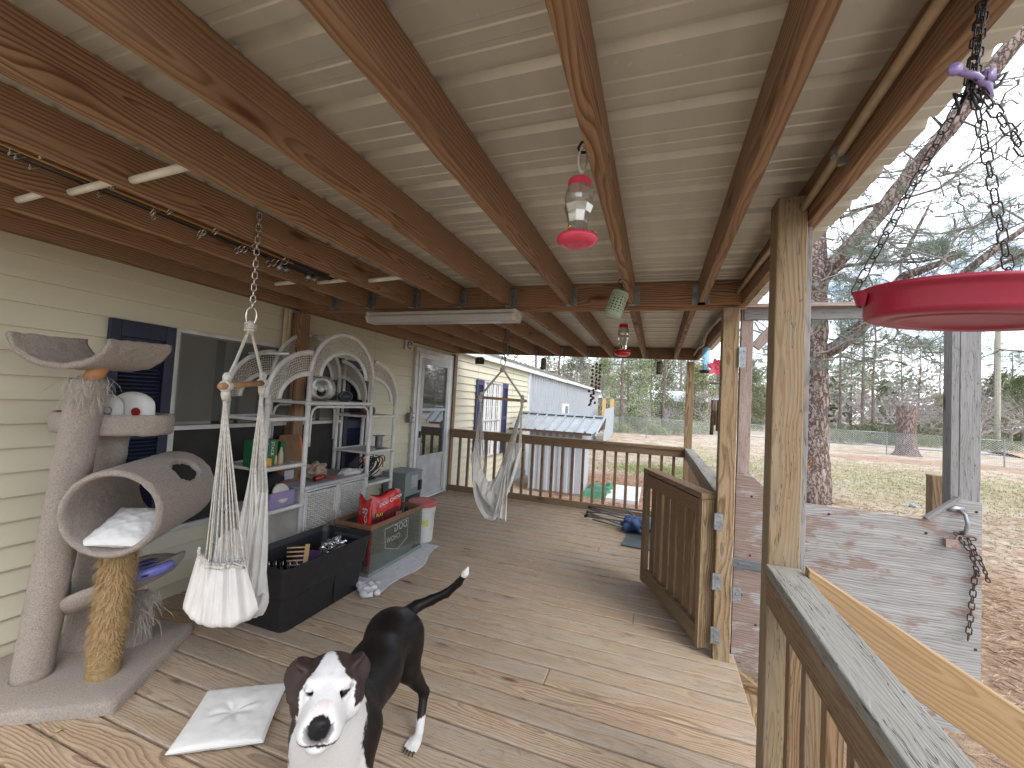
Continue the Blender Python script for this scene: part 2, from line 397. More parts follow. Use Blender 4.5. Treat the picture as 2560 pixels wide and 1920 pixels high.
tag(m.build('cable', mat('grey_cable', (.42, .38, .32), .5), smooth=True), 'two pale cables slung along the edge beam of the far roof bay', 'cable')

# posts
def post(label, x, y, z0, z1, wx=.09, wy=.09, mt=None, group='porch posts', name='porch_post'):
    m = M(); m.bar((x, y, z0), (x, y, z1), wy, wx, (1, 0, 0)); return tag(m.build(name, mt or W_POST, bevel=.004), label, 'post', group)
post('near porch post of knotty pale timber behind the red dish', .408, 1.635, -.4, 2.19)
post('hinge post of the open slatted gate, with steel hinges', .405, 2.80, -.4, 2.085)
post('far corner post where the two far railings meet', .395, 5.815, -.4, 2.075)
post('far porch post beside the white storm door', -3.045, 5.815, -.4, 2.13, mt=W_RAIL)
p_ = post('porch post against the house wall behind the wicker shelf', -3.005, 2.80, 0, 2.12, .11, .10, W_RAFT)
m = M(); m.bar((.463, 1.655, .95), (.463, 1.655, 2.09), .085, .02, (1, 0, 0))
tag(m.build('trim_board', W_GREYP, bevel=.002), 'thin weathered grey board nailed on the outer side of the near post', 'board')

# railings
def baluster(par, x, y, z0, z1, mt=W_RAIL, s=.036):
    m = M(); m.bar((x, y, z0), (x, y, z1), s, s, (1, 0, 0)); m.build('baluster', mt, par, bevel=.002)
fr = thing('deck_railing', 'brown railing with balusters across the far end of the deck', 'railing', (-1.3, 5.8, 0), group='deck railings')
m = M(); m.bar((-3.0, 5.80, .945), (.36, 5.80, .945), .12, .036); m.build('cap_rail', W_RAIL, fr, bevel=.003)
for a, b in ((-3.0, -1.30), (-1.298, .36)):
    m = M(); m.bar((a, 5.775, .882), (b, 5.775, .882), .036, .089); m.build('top_rail', W_RAIL, fr, bevel=.003)
m = M(); m.bar((-3.0, 5.775, .062), (.36, 5.775, .062), .036, .089); m.build('bottom_rail', W_RAIL, fr, bevel=.003)
x = -2.855
while x < .3: baluster(fr, x, 5.813, .03, .926); x += .147
for nm, a, b, lab in (('n', -1.3, 1.59, 'near side railing with a weathered grey cap rail leading to the near post'), ('f', 2.85, 5.76, 'far side railing with a grey cap rail between gate and corner post')):
    rl = thing('deck_railing', lab, 'railing', (.4, (a+b)/2, 0), group='deck railings')
    m = M(); m.bar((.405, a, .943), (.405, b, .943), .098, .034); m.build('cap_rail', W_GREY, rl, bevel=.004)
    m = M(); m.bar((.378, a, .880), (.378, b, .880), .036, .089); m.build('top_rail', W_RAIL, rl, bevel=.003)
    m = M(); m.bar((.378, a, .11), (.378, b, .11), .036, .089); m.build('bottom_rail', W_RAIL, rl, bevel=.003)
    y = b-.10
    while y > a+.05: baluster(rl, .416, y, .03, .925, W_RAIL); y -= .142

# slatted gate, open inward
gx, gy = .318, 2.80
ga = math.atan2(.878, -.365)
gt = thing('slatted_gate', 'low slatted wooden gate standing open into the deck', 'gate', (gx, gy, 0), ga)
def gb(nm, a, b, w_, t_, up=(0, 0, 1), mt=W_RAIL, bev=.003):
    m = M(); m.bar(a, b, w_, t_, up); return m.build(nm, mt, gt, world=False, bevel=bev)
L = .93
gb('stile', (.019, 0, .03), (.019, 0, .915), .082, .040, (1, 0, 0), W_POST); gb('stile', (L-.019, .022, .03), (L-.019, .022, .915), .038, .07, (1, 0, 0))
gb('rail', (.04, .022, .86), (L-.055, .022, .86), .038, .095); gb('rail', (.04, .022, .095), (L-.055, .022, .095), .038, .10)
gb('rail', (.04, -.022, .055), (L-.02, -.022, .055), .038, .05); gb('cap_rail', (-.01, .0, .934), (L, .0, .934), .098, .034, mt=W_RAIL)
x = .108
for i in range(7):
    wd_ = (.092, .085, .097, .088, .094, .086, .092)[i]; yo = (-.012, -.006, -.014, -.008, -.012, -.004, -.010)[i]; gb('slat', (x, yo, .06), (x+.004*(i % 3-1), yo, .90), .024, wd_, (1, 0, 0), W_RAIL); x += .1175
m = M(); m.tube([(L+.0, .03, .80)]+[(L+.0+.016*math.sin(t), .03, .79-.03*(1-math.cos(t))) for t in [i*PI/5 for i in range(1, 6)]]+[(L, .03, .73)], .004, 6); m.build('pull_ring', GALV, gt, world=False)
# hinges between gate and post
def hinge(par, c, wx, wz, ax):
    m = M(); c = Vector(c); m.box(c, (wx, .003, wz), ax)
    m.tube([c-ax[0]*wx/2-ax[2]*wz/2, c-ax[0]*wx/2+ax[2]*wz/2], .006, 8)
    for i in (-1, 0, 1): m.lathe([(0, 0), (.006, 0), (.004, .003), (0, .003)], c+ax[2]*wz*.32*i+ax[0]*(.008 if i else -.004)-ax[1]*.0015, 8, (ax[0], ax[2], -ax[1]))
    return m.build('hinge', GALV, par)
AX = (Vector((1, 0, 0)), Vector((0, 1, 0)), Vector((0, 0, 1)))
for z in (.80, .45, .14): hinge(gt, (.372, 2.753, z), .045, .095, AX).rotation_euler = (0, 0, 0)
for o in [c for c in gt.children if c.name.startswith('hinge')]:       # world-aligned leaves on the post
    me = o.data; R = Matrix.Rotation(-ga, 4, 'Z'); me.transform(R)

# ---- tall outer gate: frame with a plywood lower panel, standing open outwards
pg = thing('plywood_gate', 'tall gate frame with a peeling white plywood panel, standing open outside the deck', 'gate', (1.0, 2.87, -.1))
ya = 2.862
m = M()
pts = [(.475, 1.085), (.548, 1.08), (.70, .948), (1.37, .932), (1.515, 1.058), (1.612, 1.05), (1.612, -.135), (1.2, -.125), (1.0, -.112), (.80, -.10), (.70, -.085), (.66, -.095), (.60, -.06), (.56, -.065), (.52, -.035), (.475, -.045)]
m.prism([(x, ya, z) for x, z in pts], (0, .012, 0))
PW, nt, b = NT('peeling_painted_plywood', .8, 0, .2)
co = objco(nt); sx = nd(nt, 'ShaderNodeSeparateXYZ', {0: co}).outputs
g = noise(nt, scale3(nt, co, (2.2, 2, 30)), 1, 5, .65); g2 = noise(nt, scale3(nt, co, (5, 5, 90)), 1, 4, .7); pn = noise(nt, scale3(nt, co, (3.2, 3, 9)), 1.3, 5, .62)
warp = ma(nt, 'ADD', ma(nt, 'MULTIPLY', sx[2], 70), ma(nt, 'MULTIPLY', noise(nt, scale3(nt, co, (1.3, 1, 7)), 1, 4, .6).outputs['Fac'], 7))
gr = ma(nt, 'ABSOLUTE', ma(nt, 'SUBTRACT', ma(nt, 'FRACT', warp), .5))
base = mixc(nt, maprange(nt, g.outputs['Fac'], .35, .65), (.34, .33, .32), (.24, .225, .21))
base = mixc(nt, ma(nt, 'MULTIPLY', maprange(nt, gr, .20, .02), maprange(nt, g2.outputs['Fac'], .30, .62, .05, .85)), base, (.13, .11, .10))
left = maprange(nt, sx[0], .1, -.52, 0, .16)
pv = ma(nt, 'ADD', pn.outputs['Fac'], ma(nt, 'ADD', left, maprange(nt, sx[2], .1, 1.15, -.02, .05)))
base = mixc(nt, maprange(nt, pv, .57, .64, 0, .8), base, mixc(nt, maprange(nt, g2.outputs['Fac'], .3, .7), (.25, .175, .145), (.16, .095, .075)))
nt.links.new(base, b.inputs['Base Color'])
bump(nt, b, ma(nt, 'ADD', gr, g2.outputs['Fac']), .5, .004)
m.build('plywood_panel', PW, pg)
def fb(nm, a, b, w_, t_, up, mt=W_GREYP, label=None):
    m = M(); m.bar(a, b, w_, t_, up); return m.build(nm, mt, pg, bevel=.003, label=label)
W_REDG = wood('wood_weathered_red', (.40, .31, .27), (.2, .13, .11), 140, .7, kn=.5, weather=(.45, .38, .36), wamt=.5, cracks=.8, rough=.85)
fb('stile', (.512, 2.895, -.05), (.512, 2.895, 2.108), .04, .068, (1, 0, 0), W_REDG)
fb('stile', (1.505, 2.905, .90), (1.505, 2.905, 2.10), .07, .034, (1, 0, 0), label='darker grey half of the far upright')
fb('stile', (1.567, 2.888, -.13), (1.567, 2.888, 2.10), .038, .086, (1, 0, 0), label='pale grey half of the far upright')
fb('top_rail', (.49, 2.88, 2.065), (1.50, 2.88, 2.065), .03, .078, (0, 0, 1), W_GREYP)
m = M(); m.bar((.49, 2.868, 2.108), (1.6, 2.868, 2.100), .09, .022); m.build('top_rail', W_REDG, pg, bevel=.002)
fb('notch_trim', (1.375, 2.852, .940), (1.515, 2.852, 1.066), .032, .018, (-.7, 0, .7))
# diagonal brace in the left upper corner
fb('brace', (.56, 2.90, 1.86), (.70, 2.90, 2.03), .03, .06, (-.7, 0, .7), W_REDG)
for z in (1.78,): hinge(pg, (.468, 2.748, z), .036, .12, AX)
hinge(pg, (.478, 2.748, .40), .04, .085, AX)
m = M(); m.bar((.455, 2.852, .545), (.66, 2.852, .545), .006, .055); m.box((.53, 2.848, .545), (.07, .004, .014)); m.build('latch_plate', mat('dull_zinc', (.2, .22, .24), .45, .8), pg, bevel=.002)
m = M()
for (x, z) in ((.95, .90), (1.385, .86), (1.59, 1.0), (1.59, .7), (1.59, .3), (.56, .95), (.56, .6), (.6, .2), (.52, .36)):
    m.lathe([(0, 0), (.007, 0), (.005, .003), (0, .003)], (x, ya-.001, z), 8, (Vector((1, 0, 0)), Vector((0, 0, 1)), Vector((0, -1, 0))))
m.build('screw_heads', RUST, pg)
m = M()   # pull handle
m.box((1.505, 2.856, 1.005), (.068, .004, .028)); m.tube([(1.515, 2.85, 1.0), (1.525, 2.825, .985), (1.53, 2.815, .94), (1.53, 2.83, .90), (1.528, 2.852, .885)], [.010, .009, .009, .009, .012], 8)
m.build('pull_handle', GALV, pg, smooth=True)
ch = thing('gate_chain', 'dark rusty chain with a padlock hanging from the plywood gate handle', 'chain', (1.53, 2.83, .5))
m = M()
m.chain((1.49, 2.84, .885), (1.57, 2.835, .868), .034, .02, .0032, .01); m.chain((1.51, 2.84, .86), (1.555, 2.84, .80), .034, .022, .0032); m.chain((1.545, 2.84, .86), (1.60, 2.835, .735), .034, .022, .0032)
m.chain((1.555, 2.84, .80), (1.585, 2.835, .68), .03, .018, .003); m.chain((1.60, 2.83, .735), (1.62, 2.83, .66), .024, .015, .003)
m.chain((1.575, 2.84, .70), (1.548, 2.84, .35), .040, .022, .003)
m.build('chain_links', RUST, ch, smooth=True)
m = M(); m.box((1.472, 2.832, .83), (.052, .026, .042)); m.tube([(1.49, 2.832, .848), (1.50, 2.832, .872), (1.515, 2.832, .874), (1.52, 2.832, .85)], .004, 6)
m.build('padlock', mat('rusty_padlock', (.22, .09, .06), .6, .4, .3, 40, .2, 200, col2=(.35, .33, .31)), ch, bevel=.004)
post('short timber post standing behind the open plywood gate', 1.52, 3.06, -.42, 1.155, .06, .06, W_POST, 'stair posts', 'short_post')
post('stub post under the bottom corner of the plywood gate', 1.44, 2.93, -.42, -.13, .085, .085, W_RAIL, 'stair posts', 'short_post')

# ---- steps and handrail on the yard side
st = thing('deck_steps', 'timber steps going down to the yard from the gate opening', 'steps', (1.0, 2.2, -.42))
for i, (x, z) in enumerate(((.62, -.15), (.90, -.30))):
    m = M(); m.bar((x, 1.70, z), (x, 2.74, z), .26, .036); m.build('tread', W_POST, st, bevel=.003)
for y_ in (1.68, 2.76):
    m = M(); m.prism([(.50, y_, -.04), (.50, y_, -.42), (1.15, y_, -.42)], (0, .035, 0)); m.build('stringer', W_POST, st)
hr = thing('stair_handrail', 'fresh yellow timber handrail sloping down outside the near railing', 'handrail', (1.0, 1.53, 0))
m = M(); P_ = [(.456, .985), (2.05, .057), (2.05, -.103), (.456, .825)]; m.prism([(x, 1.517, z) for x, z in P_], (0, .036, 0)); cg = (Vector((1, 0, -.582)).normalized(), Vector((.582, 0, 1)).normalized()); m.w = [((Vector(p)-Vector((1.2, 1.535, .47))).dot(cg[0]), (Vector(p)-Vector((1.2, 1.535, .47))).dot(cg[1]), p[1]-1.535) for p in m.v]; m.build('rail_board', W_NEW, hr, bevel=.003)
m = M(); m.bar((1.95, 1.58, -.42), (1.95, 1.58, .13), .09, .09, (1, 0, 0)); m.build('support_post', W_POST, hr)

# ================================================================ HOUSE
SID, nt, b = NT('cream_vinyl_siding', .55, 0, .4)
co = objco(nt); n1 = noise(nt, scale3(nt, co, (1, .6, 1.5)), 1.5, 4).outputs['Fac']; n2 = noise(nt, scale3(nt, co, (40, 6, 120)), 1, 3).outputs['Fac']
c = mixc(nt, maprange(nt, n1, .3, .7), (.53, .495, .375), (.47, .435, .32)); c = mixc(nt, maprange(nt, n2, .5, .8, 0, .12), c, (.4, .36, .24))
nt.links.new(c, b.inputs['Base Color']); bump(nt, b, n2, .12, .002)
house = thing('house', 'cream vinyl sided mobile home running along the left of the porch', 'house', (-3.6, 4.2, -.4))
m = M(); prof = []; z = -.16; PZ = .1235
while z < 2.30:
    z0 = z
    prof += [(.0, z0), (.016, z0+.001), (.0165, z0+.006), (.008, z0+.060), (.0, z0+PZ-.001)]
    z += PZ
ys = [-2.0, 9.92]
m.grid(lambda u, v: (XW-.004+prof[int(round(v*(len(prof)-1)))][0], ys[int(round(u))], prof[int(round(v*(len(prof)-1)))][1]), 1, len(prof)-1)
m.build('wall', SID, house)
m = M()
for y_ in (2.95, 3.9, 6.8, 8.7):
    m.box((XW+.012, y_, 1.1), (.002, .0015, 2.4))
m.build('siding_seam', mat('seam_shadow', (.34, .31, .22), .6), house)
m = M(); m.box((-3.5, 3.96, -.28), (.84, 11.9, .26)); m.build('skirting', mat('skirting', (.5, .49, .46), .7, 0, .2, 6), house)
m = M(); m.box((XW+.012, 9.90, 1.0), (.05, .05, 2.5)); m.build('corner_trim', WHITE, house)
m = M(); m.box((-2.98, 10.0, 2.245), (.02, 8.0+.4, .15)); m.box((-3.04, 10.0, 2.18), (.12, 8.0, .01)); m.build('fascia', WHITE, house, bevel=.002)
m = M(); m.prism([(-2.95, 5.9, 2.33), (-5.6, 5.9, 2.85), (-5.6, 5.9, 2.80), (-2.95, 5.9, 2.28)], (0, 8.2, 0)); m.build('roof', mat('grey_shingle', (.22, .21, .2), .9, 0, .2, 30), house)
m = M(); m.box((-4.3, 9.93, 1.0), (2.4, .02, 2.6)); m.build('end_wall', SID, house)

GLASS, nt, b = NT('window_glass', .05)
for n in list(nt.nodes):
    if n.type == 'BSDF_PRINCIPLED': nt.nodes.remove(n)
lw = nd(nt, 'ShaderNodeLayerWeight', {'Blend': .32}); gl = nd(nt, 'ShaderNodeBsdfGlossy', {'Roughness': .02}); tr = nd(nt, 'ShaderNodeBsdfTransparent', {'Color': (.75, .77, .76, 1)})
gl.inputs['Color'].default_value = (.9, .9, .9, 1)
mxs = nd(nt, 'ShaderNodeMixShader', {0: maprange(nt, lw.outputs['Fresnel'], 0, 1, .22, 1), 1: tr.outputs[0], 2: gl.outputs[0]})
nt.links.new(mxs.outputs[0], [n for n in nt.nodes if n.type == 'OUTPUT_MATERIAL'][0].inputs[0])
SCREEN, nt, b = NT('insect_screen', .8)
tr = nd(nt, 'ShaderNodeBsdfTransparent'); mxs = nd(nt, 'ShaderNodeMixShader', {0: .38, 1: tr.outputs[0], 2: b.outputs[0]}); b.inputs['Base Color'].default_value = (.12, .115, .10, 1)
nt.links.new(mxs.outputs[0], [n for n in nt.nodes if n.type == 'OUTPUT_MATERIAL'][0].inputs[0])
CURT = mat('curtain_cloth', (.26, .245, .215), .9, 0, .1, 5)
DARK = mat('unlit_room_tone', (.03, .028, .026), .9)
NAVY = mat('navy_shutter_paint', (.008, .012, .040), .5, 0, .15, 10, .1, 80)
NAVY2 = mat('sunlit_navy_shutter', (.028, .032, .085), .5, 0, .1, 10)  # lighter copy of the shutter navy, outdoor light put into the colour
ALU = mat('dull_white_metal_frame', (.55, .55, .53), .45, .2, .12, 10)
def win_at(y0, y1, z0, z1, mull, curtain=True, grid=False, label=None):
    xf = XW+.02; zm = mull
    wn = M(); fw = .035
    for (c, d) in (((xf, (y0+y1)/2, z1-fw/2), (.035, y1-y0, fw)), ((xf, (y0+y1)/2, z0+fw/2), (.035, y1-y0, fw)), ((xf, y0+fw/2, (z0+z1)/2), (.035, fw, z1-z0-2*fw)), ((xf, y1-fw/2, (z0+z1)/2), (.035, fw, z1-z0-2*fw)), ((xf+.003, (y0+y1)/2, zm), (.03, y1-y0-2*fw, .030))):
        wn.box(c, d)
    if grid:
        for i in (1, 2): wn.box((xf-.004, y0+(y1-y0)*i/3, (z0+z1)/2), (.012, .012, z1-z0-2*fw))
        for i in (1, 2, 4, 5): wn.box((xf-.005, (y0+y1)/2, z0+(z1-z0)*i/6), (.010, y1-y0-2*fw, .012))
    fo = wn.build('window', ALU, house, bevel=.002, label=label)
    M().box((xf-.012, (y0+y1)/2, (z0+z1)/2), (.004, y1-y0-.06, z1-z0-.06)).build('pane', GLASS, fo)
    # flat sheet hides the siding; the unlit room is put into its dark colour
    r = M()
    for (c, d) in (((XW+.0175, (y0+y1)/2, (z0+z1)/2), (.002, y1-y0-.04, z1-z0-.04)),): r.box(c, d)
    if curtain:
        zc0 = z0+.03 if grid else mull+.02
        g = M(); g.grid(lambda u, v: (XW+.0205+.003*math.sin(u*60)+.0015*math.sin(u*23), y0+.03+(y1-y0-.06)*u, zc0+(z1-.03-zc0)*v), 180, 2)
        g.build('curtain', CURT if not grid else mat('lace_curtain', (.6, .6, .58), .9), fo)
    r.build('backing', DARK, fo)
    return fo
w1 = win_at(1.83, 3.44, .45, 1.815, 1.147, label='wide double hung window behind the wicker shelf')
SCR = M().box((XW+.047, 2.62, 1.49), (.001, 1.54, .60)); SCR.build('screen', SCREEN, w1)
w2 = win_at(7.05, 8.02, .35, 1.80, 1.05, True, True, label='bright window with glazing bars beyond the deck')
def shutter(y0, y1, z0, z1, mt):
    m = M(); x = XW+.03; yc = (y0+y1)/2; W_ = y1-y0; s = .055
    m.box((x, y0+s/2, (z0+z1)/2), (.03, s, z1-z0)); m.box((x, y1-s/2, (z0+z1)/2), (.03, s, z1-z0))
    zs = [z0, z0+(z1-z0)*.5, z1]
    m.box((x, yc, z0+.04), (.03, W_-2*s, .08)); m.box((x, yc, z1-.05), (.03, W_-2*s, .10)); m.box((x, yc, zs[1]), (.03, W_-2*s, .07))
    o = m.build('shutter', mt, house, bevel=.003)
    m = M(); z = z0+.10
    while z < z1-.115:
        if abs(z-zs[1]) > .045: m.box((x-.004, yc, z), (.022, W_-2*s, .005), (Vector((.8, 0, -.6)), Vector((0, 1, 0)), Vector((.6, 0, .8))))
        z += .024
    m.box((x-.018, yc, (z0+z1)/2), (.004, W_-2*s, z1-z0-.05)); m.build('louvres', mt, o)
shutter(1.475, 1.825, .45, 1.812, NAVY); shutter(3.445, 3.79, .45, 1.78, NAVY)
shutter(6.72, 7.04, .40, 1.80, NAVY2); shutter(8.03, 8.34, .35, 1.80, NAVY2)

# storm door
sdr = M(); dx = XW+.03
y0, y1, z0, z1 = 4.78, 5.70, .02, 2.03
for (c, d) in (((dx, y0+.03, (z0+z1)/2), (.05, .06, z1-z0)), ((dx, y1-.03, (z0+z1)/2), (.05, .06, z1-z0)), ((dx, (y0+y1)/2, z1-.03), (.05, y1-y0-.12, .06)), ((dx, (y0+y1)/2, z0+.01), (.06, y1-y0-.12, .02))): sdr.box(c, d)
door = sdr.build('storm_door', WHITE, house, bevel=.002)
DP = mat('aged_white_door_panel', (.50, .51, .51), .45, .1, .2, 4, .04, 60)
m = M(); dx2 = dx+.012; ya_, yb_ = y0+.065, y1-.065
for (c, d) in (((dx2, ya_+.035, 1.02), (.03, .07, 1.90)), ((dx2, yb_-.035, 1.02), (.03, .07, 1.90)), ((dx2, (ya_+yb_)/2, 1.93), (.03, yb_-ya_-.14, .08)), ((dx2, (ya_+yb_)/2, .61), (.03, yb_-ya_-.14, .04)), ((dx2+.002, (ya_+yb_)/2, 1.262), (.03, yb_-ya_-.14, .035)), ((dx2-.004, (ya_+yb_)/2, .32), (.012, yb_-ya_-.14, .54)), ((dx2, (ya_+yb_)/2, .06), (.03, yb_-ya_-.14, .05))): m.box(c, d)
m.build('door_leaf', DP, door, bevel=.003)
MIR, nt, b = NT('storm_door_glass', .03, 0, .8); b.inputs['Base Color'].default_value = (.025, .026, .028, 1); b.inputs['Coat Weight'].default_value = .8; b.inputs['Coat Roughness'].default_value = .02; b.inputs['IOR'].default_value = 2.0
M().box((dx2-.006, (ya_+yb_)/2, 1.26), (.004, yb_-ya_-.15, 1.28)).build('door_glass', MIR, door)
m = M(); m.tube([(dx2+.02, ya_+.03, .93), (dx2+.06, ya_+.03, .94), (dx2+.065, ya_+.04, .86), (dx2+.05, ya_+.04, .82)], .010, 8); m.box((dx2+.02, ya_+.03, .93), (.02, .035, .09))
m.build('door_handle', BLACKP, door, smooth=False)
m = M(); m.box((XW+.025, (y0+y1)/2, z1+.035), (.04, y1-y0+.16, .07)); m.box((XW+.025, y0-.04, 1.02), (.04, .07, 2.05)); m.box((XW+.025, y1+.04, 1.02), (.04, .07, 2.05)); m.build('door_trim', ALU, house, bevel=.003)
m = M(); m.box((XW+.05, 4.64, 1.16), (.06, .09, .13)); sw_ = m.build('outlet_box', mat('grey_outlet_box', (.22, .21, .2), .5, .4), house, bevel=.006)
m = M(); m.box((XW+.082, 4.665, 1.13), (.004, .03, .035)); m.box((XW+.082, 4.665, 1.19), (.004, .03, .035)); m.build('outlet_cover', WHITE, sw_)
m = M(); m.tube([(XW+.05, 4.64, 1.225), (XW+.05, 4.66, 1.27), (XW+.04, 4.63, 1.30), (XW+.045, 4.67, 1.25)], .004, 6); m.build('wires', mat('brown_wire', (.25, .12, .05), .6), sw_)
m = M(); m.box((XW+.03, 4.53, 2.09), (.03, .15, .13)); vt = m.build('round_hook_plate', mat('cream_plate', (.62, .6, .5), .6), house, bevel=.004)
m = M(); m.tube([(XW+.05, 4.53+.045*math.cos(a), 2.09+.045*math.sin(a)) for a in [i*2*PI/16 for i in range(15)]], .008, 6); m.box((XW+.055, 4.545, 2.11), (.006, .08, .008), (Vector((1, 0, 0)), Vector((0, .8, .6)), Vector((0, -.6, .8)))); m.build('dial', mat('dial_grey', (.2, .2, .2), .5, .3), vt)
# wooden battens beside the wall post
m = M(); m.bar((-3.03, 2.66, 1.62), (-3.03, 2.66, 2.13), .02, .02, (1, 0, 0)); m.bar((-3.03, 2.69, 1.62), (-3.03, 2.69, 2.13), .02, .02, (1, 0, 0))
tag(m.build('batten', mat('pale_batten', (.6, .48, .3), .6)), 'pair of thin pale battens standing left of the wall post', 'batten')
# ================================================================ YARD
GZ = -.42
def gh(x, y):
    r = math.hypot(x, y)
    return GZ + (mn.noise(Vector((x*.15, y*.15, 0)))*.05 if r > 6 else 0)*min(1, (r-6)/4) + max(0, r-34)*.004
GR, nt, b = NT('sandy_yard_ground', .95, 0, .1)
co = objco(nt); sx = nd(nt, 'ShaderNodeSeparateXYZ', {0: co}).outputs
a1 = noise(nt, scale3(nt, co, (1, 1.0, 1)), .28, 6, .62).outputs['Fac']; a2 = noise(nt, co, 1.5, 7, .68).outputs['Fac']; a3 = noise(nt, scale3(nt, co, (1, 2.2, 1)), 9, 5, .7).outputs['Fac']; a4 = noise(nt, co, 70, 3, .7).outputs['Fac']
a5 = noise(nt, scale3(nt, co, (1, 1, 1)), .5, 4, .6).outputs['Color']; sa = nd(nt, 'ShaderNodeSeparateXYZ', {0: a5}).outputs
sand = mixc(nt, maprange(nt, a3, .3, .7), (.54, .47, .385), (.39, .315, .24))
straw = mixc(nt, maprange(nt, a3, .3, .7), (.25, .17, .115), (.35, .265, .185))
grass = mixc(nt, maprange(nt, a3, .35, .65), (.30, .27, .16), (.21, .21, .11))
c = mixc(nt, maprange(nt, ma(nt, 'ADD', ma(nt, 'MULTIPLY', a2, .65), ma(nt, 'MULTIPLY', a3, .35)), .45, .56), sand, straw)
# pine straw under the big tree and along the fence
def blob(cx, cy, rx, ry, soft=.5):
    dx_ = ma(nt, 'DIVIDE', ma(nt, 'SUBTRACT', sx[0], cx), rx); dy_ = ma(nt, 'DIVIDE', ma(nt, 'SUBTRACT', sx[1], cy), ry)
    d = ma(nt, 'SQRT', ma(nt, 'ADD', ma(nt, 'MULTIPLY', dx_, dx_), ma(nt, 'MULTIPLY', dy_, dy_)))
    d = ma(nt, 'ADD', d, ma(nt, 'MULTIPLY', ma(nt, 'SUBTRACT', a2, .5), 1.6))
    return maprange(nt, d, 1+soft*.5, 1-soft*.5)
red = mixc(nt, maprange(nt, a3, .3, .7), (.22, .11, .075), (.34, .20, .14))
c = mixc(nt, ma(nt, 'MULTIPLY', maprange(nt, ma(nt, 'ADD', ma(nt, 'MULTIPLY', sa[0], .6), ma(nt, 'MULTIPLY', a3, .4)), .53, .64), .7), c, grass)
c = mixc(nt, blob(6.5, 17, 6, 4.5, .9), c, mixc(nt, .4, c, (.24, .26, .13)))
c = mixc(nt, blob(.3, 13.3, 1.3, 1.0, .6), c, (.20, .31, .075))
c = mixc(nt, blob(-.5, 9.6, 2.0, 2.2, .5), c, red)
c = mixc(nt, blob(3.5, 4.2, 2.2, 2.8, .5), c, mixc(nt, maprange(nt, a3, .35, .65), (.20, .125, .08), (.37, .275, .19)))
c = mixc(nt, blob(11.5, 25.0, 6, 1.3, .6), c, mixc(nt, .5, c, red))
c = mixc(nt, maprange(nt, a4, .45, .75, 0, .35), c, (.16, .12, .08))
nt.links.new(c, b.inputs['Base Color']); bump(nt, b, ma(nt, 'ADD', a3, a4), .7, .03)
def axis_pts(R, fine, n):
    a = []
    t = np.linspace(-1, 1, n)
    return list(np.sign(t)*(np.abs(t)**2.2)*R)
gx_ = axis_pts(420, 1, 110); gy_ = [v+8 for v in axis_pts(420, 1, 110)]
m = M(); m.grid(lambda u, v: (gx_[int(round(u*109))], gy_[int(round(v*109))], gh(gx_[int(round(u*109))], gy_[int(round(v*109))])), 109, 109)
g_ = m.build('ground', GR, smooth=True, kind='structure')
# keep the object's own texture coordinates in world metres
off = g_.location.copy(); g_.data.transform(Matrix.Translation(off)); g_.location = (0, 0, 0)

# sandy road beyond the fence
RD = mat('pale_dirt_road', (.42, .40, .37), .95, 0, .15, .6, .2, 20)
m = M(); m.grid(lambda u, v: (-30+140*u, 42-.16*140*u+3.2*v+1.5*math.sin(u*5), gh(-30+140*u, 42-.16*140*u)+.05), 60, 2); m.build('road', RD, smooth=True, kind='structure')
OR = mat('orange_clay_bank', (.46, .29, .15), .95, 0, .15, 2, .3, 30)
m = M(); m.grid(lambda u, v: (21+30*u, 34-.4*30*u+3*v, gh(21+30*u, 34-.4*30*u)+.04+.18*math.sin(v*PI)), 40, 4); m.build('clay_path', OR, smooth=True, kind='structure')

# pine straw litter lying on the ground, uncountable
STRAW = mat('pine_straw', (.30, .185, .115), .9, 0, .3, 3, col2=(.46, .35, .24))
rs = random.Random(3); m = M(); vs = []; fs = []
def litter(cx, cy, sx_, sy_, n, L=.14, wd=.0016):
    for i in range(n):
        x = rs.gauss(cx, sx_); y = rs.gauss(cy, sy_)
        if x < .75 and y < 6: continue
        a = rs.uniform(0, PI); l = L*rs.uniform(.4, 1.2); z = GZ+gh(x, y)-GZ+rs.uniform(.003, .03); dx_, dy_ = math.cos(a)*l/2, math.sin(a)*l/2
        k = len(vs); q = wd*(1+math.hypot(x, y)*.10); nx_, ny_ = -math.sin(a)*q, math.cos(a)*q
        vs.extend([(x-dx_, y-dy_, z), (x+dx_, y+dy_, z+rs.uniform(-.01, .02)), (x+nx_, y+ny_, z+.008)]); fs.append((k, k+1, k+2))
litter(3.2, 4.0, 1.0, 1.6, 9000); litter(4.5, 8, 2.5, 2.5, 9000, .16); litter(-.5, 9.4, 1.0, 1.4, 5000); litter(8, 14, 5, 5, 6000, .22)
m.add(vs, fs); tag(m.build('pine_straw', STRAW, kind='stuff'), 'brown pine straw scattered over the yard', 'pine straw')
